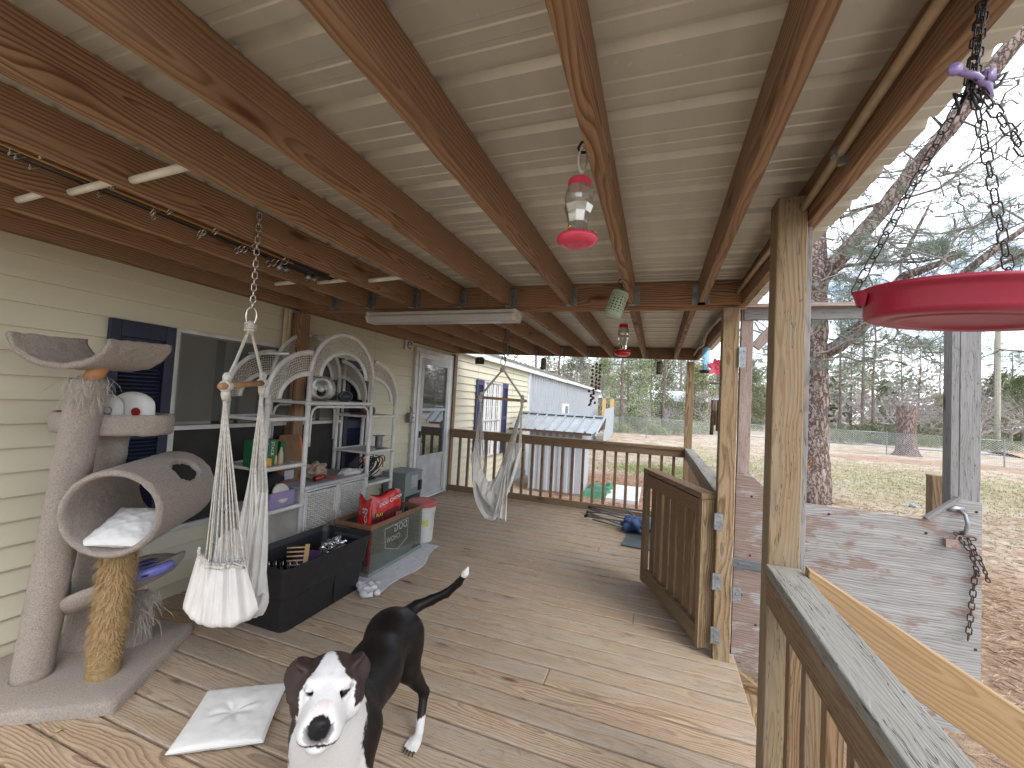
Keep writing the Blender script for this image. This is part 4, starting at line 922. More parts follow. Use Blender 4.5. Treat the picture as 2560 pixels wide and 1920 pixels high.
subs = [([(2300, 800), (2415, 680), (2490, 620), (2570, 565), (2680, 520)], 9.6, .085), ([(2330, 760), (2440, 690), (2560, 635), (2650, 600)], 9.2, .05),
        ([(2100, 545), (2160, 520), (2250, 500), (2350, 470), (2440, 400), (2560, 300)], 11.5, .04), ([(2060, 700), (2110, 665), (2190, 655), (2300, 655), (2380, 640)], 10.8, .05),
        ([(2150, 592), (2155, 640), (2130, 670)], 11, .03), ([(2260, 640), (2300, 560), (2330, 500)], 10.2, .045), ([(2230, 500), (2160, 520), (2110, 530)], 11.0, .05),
        ([(2370, 330), (2330, 290), (2340, 240), (2380, 220)], 10.8, .03), ([(2300, 410), (2260, 380), (2290, 340)], 10.9, .025), ([(2400, 300), (2470, 330), (2540, 320)], 10.5, .02)]
for q, y_, r_ in subs:
    pts = [P3_(a, b_, y_+rg.uniform(-.2, .2)) for a, b_ in q]; m.tube([pts[0].lerp(pts[1], 0)]+pts[1:], [r_*(1-.7*i/(len(pts)-1)) for i in range(len(pts))], 8, False)
m.build('trunk', BARK, bp, smooth=True)
# boughs, twigs and needle clumps
m = M(); vs = []; fs = []; vs2 = []; fs2 = []
seeds = []
for i in range(230):
    z = rg.random()
    if z < .42: px, py = rg.uniform(2070, 2450), rg.uniform(560, 900)
    elif z < .70: px, py = rg.uniform(2090, 2600), rg.uniform(380, 700)
    elif z < .9: px, py = rg.uniform(2250, 2680), rg.uniform(40, 460)
    else: px, py = rg.uniform(1880, 2080), rg.uniform(780, 920)
    if z < .9 and py < 1500-1.0*px+ -0+ 0: pass
    seeds.append((px, py, rg.uniform(8.6, 13.5)))
for (px, py, y_) in seeds:
    p = P3_(px, py, y_); d = Vector((rg.uniform(-1, 1), rg.uniform(-.7, .7), rg.uniform(-.5, .35))).normalized(); L = rg.uniform(.6, 1.5)
    pts = bend(p-d*L, p, 6, .22, rg, .1); m.tube(pts, [.020, .018, .015, .012, .010, .008, .006], 4, False)
    for j in range(rg.randint(2, 5)):
        q = rg.choice(pts[2:]); d2 = (d+Vector((rg.uniform(-1, 1), rg.uniform(-1, 1), rg.uniform(-.6, .6)))).normalized(); l2 = rg.uniform(.2, .6); e = bend(q, q+d2*l2, 3, .2, rg); m.tube(e, [.009, .007, .006, .004], 3, False)
        if rg.random() < .75: needles(vs, fs, e[-1], (e[-1]-e[-2]), 34, .21, .0028, rg, 1.1)
    if rg.random() < .8: needles(vs, fs, pts[-1], pts[-1]-pts[-2], 44, .22, .0028, rg, 1.1)
# dense soft masses of needles
for (cx, cy, sx_, sy_, y_, n) in ((2190, 640, 75, 30, 12.5, 90), (2330, 620, 40, 16, 10.5, 45), (2110, 720, 45, 45, 12.5, 80), (2130, 830, 30, 20, 11.5, 40), (2290, 860, 70, 20, 14, 60), (2540, 640, 25, 20, 12, 25), (2440, 560, 60, 30, 12.5, 26), (2380, 500, 50, 40, 12, 16)):
    for i in range(n):
        q = P3_(rg.gauss(cx, sx_*.6), rg.gauss(cy, sy_*.6), y_+rg.gauss(0, .6)); needles(vs, fs, q, Vector((rg.uniform(-1, 1), rg.uniform(-1, 1), rg.uniform(-.2, 1))), 30, .22, .0045, rg, 1.5)
m.build('boughs', BARKG, bp, smooth=True)
m = M(); m.add(vs, fs); m.build('crown', NEEDG, bp)
m = M(); m.tube([P3_(2020+18*math.sin(i*.9), 1250-i*14, 10.55+.1*math.cos(i*.9)) for i in range(20)], .008, 4); m.tube([P3_(2035+22*math.sin(i*.35), 1250-i*16, 10.55) for i in range(16)], .006, 4); m.build('vine', TWIG, bp)
# ================================================================ THINGS ON THE PORCH
def crumple(m, amp, k, seed=0):
    s = Vector((seed*7.1, seed*3.3, seed))
    m.v = [tuple(Vector(p)+Vector((mn.noise(Vector(p)*k+s), mn.noise(Vector(p)*k+s+Vector((5, 0, 0))), mn.noise(Vector(p)*k+s+Vector((0, 9, 0)))))*amp) for p in m.v]
def pillow(c, X, Y, Wd, Ht, th, n=44, dimple=0, seed=0, wr=.006, power=.55, corner=.06):
    """stuffed square cushion; X, Y half-axis directions"""
    c = Vector(c); X = Vector(X).normalized(); Y = Vector(Y).normalized(); Z = X.cross(Y)
    m = M()
    def f(u, v, s):
        a, b = u*2-1, v*2-1; pin = 1-corner*(1-abs(a)**2)*abs(b)**3; pin2 = 1-corner*(1-abs(b)**2)*abs(a)**3
        e = max(0, (1-a*a)*(1-b*b))**power
        p = X*(a*Wd/2*pin2)+Y*(b*Ht/2*pin); r = math.hypot(a, b)
        h = e*th/2
        w_ = mn.noise(Vector((a*3+seed, b*3, s)))*.5+mn.noise(Vector((a*7+seed, b*6, 2)))*.3
        if dimple:
            an = math.atan2(b, a); h -= dimple*math.exp(-(r/.22)**2)*(1 if s > 0 else 0); h += dimple*.20*math.sin(an*7+2*mn.noise(Vector((an, seed, 0))))*math.exp(-((r-.3)/.22)**2)*(1 if s > 0 else 0)
        h += wr*w_*min(1, e*3)
        return c+p+Z*(s*max(h, .0005)+ (0))
    for s in (1, -1):
        b = len(m.v); m.grid(lambda u, v: f(u, v, s), n, n)
        if s < 0: pass
    # stitched seam cord
    edge = [(t, 0) for t in np.linspace(0, 1, n+1)]+[(1, t) for t in np.linspace(0, 1, n+1)[1:]]+[(t, 1) for t in np.linspace(1, 0, n+1)[1:]]+[(0, t) for t in np.linspace(1, 0, n+1)[1:]]
    m.tube([f(u, v, 1) for u, v in edge], .0028, 5, False)
    return m

# ---------------- cushion on the deck
CUSH = mat('white_cotton_cushion', (.66, .65, .63), .9, 0, .05, 4, .35, 500)
cc = Vector((-1.675, 1.36, .03)); cX = Vector((-1.429, 1.297, 0))-Vector((-1.699, 1.121, 0)); cY = Vector((-1.897, 1.419, 0))-Vector((-1.699, 1.121, 0))
m = pillow(cc, cX, cY, .335, .345, .055, 70, .014, 1, .005, .26, .03)
tag(m.build('seat_cushion', CUSH, smooth=True), 'flat white square cushion lying on the deck beside the dog', 'cushion')

# ---------------- cat tree
CARP, nt, b = NT('taupe_carpet', .97, 0, .05)
co = objco(nt); n1 = noise(nt, co, 150, 3, .7).outputs['Fac']; n2 = noise(nt, co, 5, 4, .6).outputs['Fac']; n3 = noise(nt, co, 600, 2, .8).outputs['Fac']
c = mixc(nt, maprange(nt, n1, .35, .65), (.56, .46, .375), (.32, .255, .21)); c = mixc(nt, maprange(nt, n2, .45, .8, 0, .45), c, (.32, .28, .25)); c = mixc(nt, maprange(nt, n3, .55, .7, 0, .35), c, (.66, .60, .53))
nt.links.new(c, b.inputs['Base Color']); bump(nt, b, ma(nt, 'ADD', n1, n3), .9, .010); b.inputs['Sheen Weight'].default_value = .3
SISAL, nt, b = NT('sisal_fibre', .95, 0, .1)
co = nd(nt, 'ShaderNodeAttribute', attribute_name='wc').outputs['Vector']; sx = nd(nt, 'ShaderNodeSeparateXYZ', {0: co}).outputs
sn_ = ma(nt, 'SINE', ma(nt, 'MULTIPLY', sx[0], 900)); n1 = noise(nt, co, 60, 4).outputs['Fac']
nt.links.new(mixc(nt, maprange(nt, n1, .3, .7), (.42, .30, .15), (.27, .18, .085)), b.inputs['Base Color']); bump(nt, b, sn_, .6, .006)
FUZZ = mat('frayed_sisal', (.46, .31, .15), .95, 0, .3, 30, col2=(.30, .19, .085))
GFUZ = mat('frayed_carpet_threads', (.42, .38, .33), .95, 0, .2, 20)
cat = thing('cat_tree', 'tall taupe carpeted cat tree with a barrel, a cradle and a frayed sisal post', 'cat tree', (-2.6, 1.3, 0))
base = [(-2.165, 1.189), (-2.52, 1.745), (-2.78, 1.665), (-3.02, 1.45), (-3.02, .80), (-2.62, .90)]
def carpet(m, amp=.004, k=60):
    m.v = [tuple(Vector(p)+Vector((mn.noise(Vector(p)*k), mn.noise(Vector(p)*k+Vector((3, 1, 7))), mn.noise(Vector(p)*k+Vector((8, 2, 5)))))*amp) for p in m.v]; return m
m = M()
def bgrid(u, v):
    # outline scaled inwards in rings, rounded edge
    k = u*len(base); i = int(k) % len(base); t = k-int(k); a = Vector(base[i]); b_ = Vector(base[(i+1) % len(base)]); p = a.lerp(b_, t); c_ = Vector((-2.66, 1.3))
    r = [(0, .052), (.7, .054), (.955, .052), (.985, .046), (1, .030), (1, .0)][int(round(v*5))]
    q = c_.lerp(p, r[0]); return (q.x, q.y, r[1])
m.grid(bgrid, 120, 5, True); carpet(m, .004, 30).build('base', CARP, cat, smooth=True)
def cpost(nm, a, b, r, mt=CARP, n=26, seg=30, amp=.004):
    m = M(); a, b = Vector(a), Vector(b); m.tube([a.lerp(b, i/seg) for i in range(seg+1)], r, n); carpet(m, amp, 45)
    return m.build(nm, mt, cat, smooth=True)
A0, A1 = Vector((-2.69, 1.14, .04)), Vector((-2.555, 1.185, 1.44))
cpost('post', A0, A1, .070); cpost('post', (-2.80, 1.36, .04), (-2.70, 1.37, 1.17), .066); cpost('post', (-2.60, 1.50, .04), (-2.575, 1.46, .30), .07)
cpost('post', (-2.79, 1.37, .04), (-2.80, 1.38, .34), .068)
m = M(); m.tube([A1-Vector((0, 0, .02)), A1+Vector((.045, .02, .085))], .036, 20); m.build('core_tube', mat('cardboard_core', (.42, .20, .075), .8), cat, smooth=True)
sp = cpost('sisal_post', (-2.43, 1.275, .04), (-2.375, 1.275, .70), .062, SISAL, amp=.001)
vs = []; fs = []; rg = random.Random(4)
for i in range(5200):
    z = .12+.56*rg.random()**.75; a = rg.uniform(0, 6.28); t = (z-.04)/.66; cx = Vector((-2.43+.055*t, 1.275, z)); d = Vector((math.cos(a), math.sin(a), 0)); L = rg.uniform(.012, .055)*(.4+.6*min(1, (z-.1)*5)); k = len(vs)
    p = cx+d*.060; q = p+d*L*rg.uniform(.15, .6)+Vector((rg.uniform(-.4, .4)*L, rg.uniform(-.4, .4)*L, -L*rg.uniform(.5, 1))); s = d.cross(Vector((0, 0, 1)))*.0011; md = p.lerp(q, .5)+d*.006
    vs.extend([p-s, p+s, md+s, md-s, q]); fs.append((k, k+1, k+2, k+3)); fs.append((k+3, k+2, k+4))
m = M(); m.add(vs, fs); m.build('frayed_fibres', FUZZ, cat)
vs = []; fs = []
for i in range(1300):
    if i < 700: c_ = A1+Vector((rg.gauss(0, .03), rg.gauss(0, .03), rg.uniform(-.09, .03))); d = Vector((rg.uniform(-.4, 1), rg.uniform(-1, .6), rg.uniform(-1.2, .1)))
    else: c_ = Vector((-2.52+rg.gauss(0, .05), 1.44+rg.gauss(0, .03), rg.uniform(.2, .36))); d = Vector((rg.uniform(-.2, 1), rg.uniform(-1, 1), rg.uniform(-1, .3)))
    d.normalize(); L = rg.uniform(.03, .085); s = d.orthogonal().normalized()*.0009; k = len(vs); q = c_+d*L*.6+Vector((0, 0, -.3*L)); vs.extend([c_-s, c_+s, q+s, q-s, q+d*L*.3+Vector((0, 0, -.5*L))]); fs.append((k, k+1, k+2, k+3)); fs.append((k+3, k+2, k+4))
m = M(); m.add(vs, fs); m.build('loose_threads', GFUZ, cat)
# barrel: thick tube with a cut out near the far upper end
ba, bb = Vector((-2.255, 1.155, .852)), Vector((-2.545, 1.60, .872)); ax = (bb-ba).normalized(); sx_ = ax.cross(Vector((0, 0, 1))).normalized(); up_ = sx_.cross(ax)
Lb = (bb-ba).length; RO, RI = .197, .168
m = M(); NA, NL = 96, 44
def bp_(i, j, r):
    a = 2*PI*i/NA; t = j/NL; return ba+ax*(t*Lb)+sx_*math.cos(a)*r+up_*math.sin(a)*r
ha, ht, hr_, hl = math.radians(44), .62, .32, .185      # window centre angle, axial place, half sizes
def inside(i, j):
    a = ((2*PI*(i+.5)/NA)-ha+PI) % (2*PI)-PI; t = (j+.5)/NL-ht; e = max(abs(a)/hr_, abs(t)/hl); s = (abs(a)/hr_+abs(t)/hl)
    return e < 1 and s < 1.45
keep = [[not inside(i, j) for j in range(NL)] for i in range(NA)]
vid = {}
def gv(i, j, s):
    key = (i % NA, j, s)
    if key not in vid:
        r = RO if s else RI
        if s and j in (0, NL): r -= .012
        if (not s) and j in (0, NL): r += .010
        p = bp_(i, j, r)
        if j == 0: p -= ax*(.0)
        p += Vector((mn.noise(p*45), mn.noise(p*45+Vector((3, 3, 3))), mn.noise(p*45+Vector((7, 1, 2)))))*.005
        vid[key] = len(m.v); m.v.append(tuple(p)); m.w.append(tuple(p)); m.r.append((0, 0, 0))
    return vid[key]
F_ = []
for i in range(NA):
    for j in range(NL):
        if not keep[i][j]: continue
        F_.append((gv(i, j, 1), gv(i+1, j, 1), gv(i+1, j+1, 1), gv(i, j+1, 1))); F_.append((gv(i, j, 0), gv(i, j+1, 0), gv(i+1, j+1, 0), gv(i+1, j, 0)))
        for (ii, jj, a_, b_) in ((i-1, j, (i, j+1), (i, j)), (i+1, j, (i+1, j), (i+1, j+1)), (i, j-1, (i, j), (i+1, j)), (i, j+1, (i+1, j+1), (i, j+1))):
            if jj < 0 or jj >= NL or not keep[ii % NA][jj]: F_.append((gv(a_[0], a_[1], 1), gv(a_[0], a_[1], 0), gv(b_[0], b_[1], 0), gv(b_[0], b_[1], 1)))
m.f += F_; m.mi += [0]*len(F_); m.build('barrel', CARP, cat, smooth=True, sub=1)
# ring bed
m = M()
def ring(u, v):
    a = 2*PI*u; cx, cy = -2.665, 1.350; ra, rb = .268, .165; dx_, dy_ = .92, .39
    pr = [(.0, 0), (.93, 0), (1.0, .005), (1.03, .03), (1.03, .085), (1.0, .105), (.95, .105), (.92, .08), (.91, .03), (0, .03)][int(round(v*9))]
    x, y = math.cos(a)*ra*pr[0], math.sin(a)*rb*pr[0]
    return (cx+x*dx_-y*dy_, cy+x*dy_+y*dx_, 1.172+pr[1])
m.grid(ring, 90, 9, True); carpet(m, .005, 40).build('ring_bed', CARP, cat, smooth=True)
# lower tray with rolled rim
m = M()
def tray(u, v):
    a = 2*PI*u; cx, cy = -2.63, 1.43; pr = [(0, .0), (.8, .0), (.93, .012), (1.0, .045), (1.06, .06), (1.10, .045), (1.08, .015), (.9, -.025), (0, -.03)][int(round(v*8))]
    x, y = math.cos(a)*.215*pr[0], math.sin(a)*.24*pr[0]; return (cx+x, cy+y, .335+pr[1]+ (.10*max(0, x/.2)+.05*max(0, y/.24))*(1 if pr[0] > .5 else 0))
m.grid(tray, 70, 8, True); carpet(m, .004, 40).build('tray', CARP, cat, smooth=True)
# top cradle: curved trough, open at both ends
cfl, cch, cax = Vector((-2.668, .944, 1.632)), Vector((.285, .225, .004)), Vector((-.034, .275, .010))
NA2 = 34; ring_ = []
for k in range(NA2+1): a = math.radians(180+180*k/NA2); ring_.append((math.cos(a)*.5, math.sin(a)*.150*(1 if abs(math.cos(a)) < .9 else .95)))
for k in range(NA2+1): a = math.radians(360-180*k/NA2); ring_.append((math.cos(a)*.455, math.sin(a)*.122))
NR = len(ring_); vs = []; fs = []
for j in range(25):
    t = j/24
    for (x, z) in ring_: vs.append(cfl+cch*(.5+x)+cax*t+Vector((0, 0, z)))
for j in range(24):
    for k in range(NR): fs.append((j*NR+k, j*NR+(k+1) % NR, (j+1)*NR+(k+1) % NR, (j+1)*NR+k))
for j in (0, 24):
    for k in range(NA2): q = (j*NR+k, j*NR+k+1, j*NR+NR-2-k, j*NR+NR-1-k); fs.append(q if j else q[::-1])
m = M(); m.add(vs, fs); carpet(m, .006, 40).build('cradle', CARP, cat, smooth=True)
# pillow in the barrel
bc = ba+ax*.16-up_*.125
m = pillow(bc+Vector((.0, 0, .02)), ax+Vector((0, 0, .28)), sx_*-1+Vector((0, 0, .05)), .30, .25, .085, 44, 0, 5, .011, .45, .08)
tag(m.build('small_pillow', CUSH, smooth=True), 'white pillow lying inside the barrel of the cat tree', 'pillow')
# two white bags on the ring bed
BAGW = mat('white_paper_sack', (.62, .61, .59), .6, 0, .06, 5, .1, 30)
INK = mat('dark_print', (.03, .03, .03), .6); REDINK = mat('red_print', (.45, .02, .02), .6); GREYINK = mat('grey_print', (.25, .25, .26), .6)
for (c0, wd, ht, lab, sd_) in ((Vector((-2.640, 1.305, 1.305)), .145, .125, 'smaller white sack with a black ring mark, on the cat tree ring bed', 1), (Vector((-2.615, 1.400, 1.300)), .215, .145, 'larger white sack with a red spot, behind the smaller sack on the ring bed', 2)):
    dd = Vector((.88, .47, 0)).normalized(); nn = Vector((.47, -.88, 0)); m = M()
    def bag(u, v, s):
        a = u*2-1; e = (1-abs(a)**3)**.5*(1-(v)**4)**.4 if v < 1 else 0
        top = ht*(1-.35*abs(a)**2.5)
        return c0+dd*a*wd/2*(1-.06*v)+Vector((0, 0, -.055+top*v))+nn*s*(.042*e+.004*mn.noise(Vector((u*4, v*4, sd_))))
    for s in (1, -1): m.grid(lambda u, v: bag(u, v, s), 24, 16)
    o = m.build('sack', BAGW, smooth=True); tag(o, lab, 'sack', 'white sacks on the cat tree')
    mk = M(); cpt = c0+dd*.035+nn*.047+Vector((0, 0, -.012)); AXb = (dd, Vector((0, 0, 1)), nn)
    if sd_ == 1:
        for k in range(24):
            a0, a1 = 2*PI*k/24, 2*PI*(k+1)/24; mk.add([cpt+dd*math.cos(a)*r+Vector((0, 0, 1))*math.sin(a)*r for a, r in ((a0, .016), (a1, .016), (a1, .020), (a0, .020))], [(0, 1, 2, 3)])
        mk.build('printed_ring', INK, o)
        mk = M(); text_mesh(mk, 'II', .022, c0-dd*.02+nn*.048+Vector((0, 0, .0)), dd, (0, 0, 1)); mk.build('printed_letters', GREYINK, o)
    else:
        mk.lathe([(0, 0), (.022, 0)], cpt+dd*.01+nn*.0, 24, AXb); mk.build('printed_spot', REDINK, o)
        mk = M(); text_mesh(mk, 'M2', .026, c0-dd*.035+nn*.050+Vector((0, 0, .03)), dd, (0, 0, 1)); mk.build('printed_letters', GREYINK, o)
# purple toy
PUR = mat('periwinkle_plastic', (.16, .17, .50), .28, 0, .06, 10); 
toy = thing('cat_toy', 'periwinkle blue plastic track toy lying on the lower tray of the cat tree', 'toy', (-2.5, 1.43, .38))
tx, ty, tz = Vector((.80, .55, .22)).normalized(), None, None; tz = Vector((-.28, -.05, 1)).normalized(); ty = tz.cross(tx).normalized(); tx = ty.cross(tz)
tcen = Vector((-2.47, 1.43, .455))
m = M(); m.lathe([(.03, -.015), (.10, -.02), (.125, -.008), (.13, .012), (.122, .03), (.108, .032), (.104, .012), (.07, .012), (.066, .036), (.05, .042), (.03, .036), (.028, .0)], tcen, 44, (tx, ty, tz), 0, 1.05, .78); m.build('track', PUR, toy, smooth=True)
m = M(); m.lathe([(.0, .04), (.05, .046), (.085, .05), (.09, .056), (.06, .064), (0, .066)], tcen-tx*.02, 32, (tx, ty, tz), 0, 1, .8); m.build('lid', mat('dark_purple_lid', (.07, .07, .16), .3), toy, smooth=True)
m = M(); m.tube([tcen+tx*-.01+tz*.06, tcen-tx*.02+tz*.13, tcen-tx*.07+tz*.17], .0016, 5); m.tube([tcen+tx*(-.02+.02*math.cos(a))+tz*(.075+.008*math.sin(a*2))+ty*.02*math.sin(a) for a in [i*.6 for i in range(11)]], .002, 5); m.build('spring_wire', CHROME, toy)
m = M(); m.box(tcen+tx*.06-ty*.099+tz*.0, (.028, .006, .008), (tx, ty, tz)); m.build('slot', INK, toy, bevel=.002)

# ---------------- hammock chairs
def hchair(root, T_, bar0, bar1, bottom, Lh, spread, side, label_part=None, seat=None, fine=1):
    """root thing; T_ knot point; bar ends; seat(u,v) cloth surface"""
    m = M(); m.tube([bar0, bar1], .0135, 14); m.build('spreader_bar', W_STICK, root, smooth=True)
    r = M(); K = T_; d = (bar1-bar0).normalized()
    for e in (bar0+d*.045, bar1-d*.045):
        for k in (-1, 0, 1, 2):
            o = Vector((0, 0, 0))+d*.006*k+(d.cross(Vector((0, 0, 1))))*.006*((k % 2)-.5); r.tube(bend(K+o*.7, e+Vector((0, 0, .02))+o, 6, .01, rnd), .0042, 6, False)
        for k in range(5):       # wrapped knots
            c_ = e+d*(k-2)*.0075; x = d.orthogonal().normalized(); y = d.cross(x); r.tube([c_+x*math.cos(t)*.019+y*math.sin(t)*.019+d*.004*math.sin(t*2+k) for t in [i*2*PI/14 for i in range(15)]], .0046, 6, False)
        r.tube([e+Vector((0, 0, .018)), e+Vector((0, 0, .04))+d*.004, e+Vector((0, 0, .055))], [.014, .018, .010], 8); r.tube([e-Vector((0, 0, .014)), e-Vector((0, 0, .038)), e-Vector((0, 0, .06))], [.016, .017, .011], 8)
        r.tube([e-Vector((0, 0, .05)), e-Vector((0, 0, .062))+d*.02+Vector((0, -.012, 0)), e-Vector((0, 0, .072))+d*.026], .0035, 5)
    r.tube([K+Vector((0, 0, .03)), K+Vector((0, 0, .018)), K, K-Vector((0, 0, .018)), K-Vector((0, 0, .03))], [.010, .019, .023, .016, .008], 10)
    for k in range(4): r.tube([K+Vector((math.cos(t)*.022, math.sin(t)*.022, (k-1.5)*.008+.004*math.sin(t+k))) for t in [i*2*PI/12 for i in range(13)]], .0045, 6, False)
    r.build('rope', ROPE, root, smooth=True)
def carabiner(root, top, bot):
    m = M(); a, b = Vector(top), Vector(bot); L = (a-b).length; c_ = (a+b)/2; X = Vector((.94, .33, 0))
    pts = [c_+Vector((0, 0, 1))*math.sin(t)*L/2*.96+X*math.cos(t)*.024*(1+.25*math.sin(t)) for t in [i*2*PI/20+.2 for i in range(21)]]
    m.tube(pts, .0042, 8, False); m.build('carabiner', CHROME, root, smooth=True)
# near chair
h1 = thing('hammock_chair', 'near white cotton hammock chair hanging from a bright chain in front of the wicker shelf', 'hammock chair', (-1.79, 1.386, .33), group='hammock chairs')
Pt = Vector((-1.79, 1.386, 0)); ang = math.radians(121); bd = Vector((math.cos(ang), math.sin(ang), 0)); bn = Vector((-bd.y, bd.x, 0))
m = M(); m.chain(Pt+Vector((0, 0, 2.265)), Pt+Vector((.002, 0, 1.815)), .036, .020, .0028); m.build('chain', CHROME, h1, smooth=True)
m = M(); m.tube([Pt+Vector((-.0, 0, 2.25)), Pt+Vector((0, 0, 2.262)), Pt+Vector((-.035, 0, 2.262))], .004, 6); m.build('screw_eye', GALV, h1)
carabiner(h1, Pt+Vector((0, 0, 1.82)), Pt+Vector((0, 0, 1.725)))
b0, b1 = Pt-bd*.235+Vector((0, 0, 1.445)), Pt+bd*.235+Vector((0, 0, 1.475))
hchair(h1, Pt+Vector((0, 0, 1.725)), b0, b1, None, 0, 0, 0)
# cloth: two hanging edges joined by a deep sling; u along the bar direction (near end -> far end), v from front lip round the bottom
def cords(par, e, tgt, n, r=.0030, grp=.012):
    m = M()
    for i in range(n):
        t = i/(n-1); q = tgt(t); o = Vector((math.cos(i*2.4), math.sin(i*2.4), 0))*grp*math.sqrt((i+.5)/n)
        m.tube(bend(e+o*.5, q, 5, .006, rnd), r, 5, False)
    m.build('cords', ROPE, par, smooth=True)
eN, eF = b0+bd*.045-Vector((0, 0, .06)), b1-bd*.045-Vector((0, 0, .06))
# cloth outline: near panel fans from near cords; pixel-measured: near panel z .95 -> pouch bottom .33
def c1(u, v):
    """u 0..1 around the sling from near lip through bottom to far lip; v across the width (-1..1)"""
    s = v*2-1
    # profile in the bar plane: angle sweep
    t = u
    X = -.10+.28*t
    if t < .36: z = .76-.33*(t/.36)**.8+.05*(1-abs(s))*(1-t/.36); X = -.02-.02*math.sin(t/.36*PI*.9)
    elif t < .64: k = (t-.36)/.28; z = .43-.03*math.sin(k*PI); X = -.028+.21*k
    else: k = (t-.64)/.36; z = .43+.62*k**1.15; X = .182-.02*k
    w_ = .105 if t < .5 else .12
    w_ *= (.34+.66*math.sin(PI*(.12+.76*min(1, max(0, t)))))*(1 if t < .6 else .16+.84*min(1, (1-t)/.4)**.8)
    fold = .012*math.sin(s*10+6*mn.noise(Vector((t*1.5, 0, 3))))*(.5+.8*abs(t-.5))+.004*math.sin(s*23+t*5)
    nrm_in = fold*(1 if t < .36 or t > .64 else .7)
    p = Pt+bd*X+bn*s*w_+Vector((0, 0, z))
    if t < .36: p += -bd*nrm_in
    elif t > .64: p += bd*nrm_in
    else: p += Vector((0, 0, -nrm_in))
    p += Vector((0, 0, -.035*(s*s)*(1 if .3 < t < .7 else 0)*math.sin((t-.3)/.4*PI))) if .3 < t < .7 else Vector((0, 0, 0))
    return p
m = M(); m.grid(c1, 110, 130); m.build('cloth_seat', CANVAS, h1, smooth=True, solid=.003)
# gathered front pouch panel hanging at the near side, facing the camera
fd = Vector((.55, -.83, 0)).normalized(); fs_ = Vector((.83, .55, 0)).normalized()
def pouch(u, v):
    s = u*2-1; k = v; kk = k**.85
    W0 = .092+.056*k; z = .662-.225*k-.022*math.sin(s*2.0+.8)*k; z += .060*max(0, -s)**2.2*(1-k)+.030*abs(s)**5*k
    pl = math.sin(s*13+3.5*mn.noise(Vector((s*2.2, k*.5, 1)))+k*1.2*s); out_ = .040+.040*k+(.0065*pl+.0035*math.sin(s*29+k*2))*(1.15-.45*k)
    cu = -(abs(s)**2.4)*(.045+.030*k); e_ = max(0, (k-.92)/.08)
    return Pt-bd*.040-fs_*(.026-.016*k)+fs_*s*W0+fd*((out_+cu)*(1-e_**2*.9))+Vector((0, 0, z-.020*math.sin(e_*PI*.5)*(1-.4*s*s)+.005*pl*k))
m = M(); m.grid(pouch, 130, 44); m.build('front_pouch', CANVAS, h1, smooth=True, solid=.003)
m = M(); m.tube([pouch(i/60, 0)+fd*.004*math.sin(i*1.9)+Vector((0, 0, .004*math.sin(i*2.7))) for i in range(61)], .0085, 7); m.tube([pouch(i/60, 0)+fd*.006*math.sin(i*2.9)+Vector((0, 0, .012+.004*math.sin(i*3.3))) for i in range(61)], .006, 6)
q = pouch(.86, 0); m.tube([q, q+fd*.02+Vector((0, 0, .02)), q+fs_*.03+fd*.03+Vector((0, 0, .012)), q+fs_*.035+Vector((0, 0, -.012)), q+fd*.01], .005, 6); m.tube([q, q+fs_*.02+Vector((0, 0, .03)), q-fs_*.004+fd*.02+Vector((0, 0, .03)), q], .004, 6)
m.build('drawstring', ROPE, h1, smooth=True)
# back panel seen on the right, narrower and pinker
def backp(u, v):
    s = u*2-1; k = v; z = .93-.50*k; W0 = .026+.020*math.sin(k*PI*.5); return Pt+bd*.15+fs_*(s*W0+.045)+fd*(-.02+.010*math.sin(s*9+k*3)+.05*k*(1-abs(s)))+Vector((0, 0, z))
m = M(); m.grid(backp, 50, 40); m.build('back_panel', CANVAS, h1, smooth=True, solid=.003)
cords(h1, eN, lambda t: pouch(.06+.86*t, .0)+Vector((0, 0, .0))-fd*.01 if int(t*13) % 2 else c1(.06, t)+fd*.03, 15, .0030)
cords(h1, eF, lambda t: backp(t, 0), 11, .0030); cords(h1, eF, lambda t: c1(.985, .1+.8*t), 9, .0028)
m = M(); e = eF+Vector((.01, 0, .02)); m.tube([e, e+Vector((.004, 0, -.3)), e+fs_*.01+Vector((0, 0, -.62)), e+fs_*.005+Vector((0, 0, -.645)), e+fs_*.014+Vector((0, 0, -.665)), e+fs_*.02+Vector((0, 0, -.64)), e+fs_*.008+Vector((0, 0, -.61))], .0035, 6); m.build('loose_cord', ROPE, h1, smooth=True)

# far chair
h2 = thing('hammock_chair', 'far hammock chair hanging on a rusty chain near the white door', 'hammock chair', (-1.45, 3.8, .35), group='hammock chairs')
P2_ = Vector((-1.448, 3.8, 0)); bd2 = Vector((.985, .17, 0)); bn2 = Vector((-.17, .985, 0))
RUSTC = mat('dull_chain', (.20, .17, .15), .6, .5, .3, 30)
m = M(); m.chain(P2_+Vector((.01, 0, 2.20)), P2_+Vector((0, 0, 1.86)), .045, .028, .0045); m.chain(P2_+Vector((.045, 0, 2.18)), P2_+Vector((.018, 0, 1.84)), .042, .026, .0042); m.build('chain', RUSTC, h2, smooth=True)
carabiner(h2, P2_+Vector((0, 0, 1.87)), P2_+Vector((0, 0, 1.78)))
c0, c1_ = P2_-bd2*.255+Vector((0, 0, 1.468)), P2_+bd2*.255+Vector((0, 0, 1.455))
hchair(h2, P2_+Vector((0, 0, 1.755)), c0, c1_, None, 0, 0, 0)
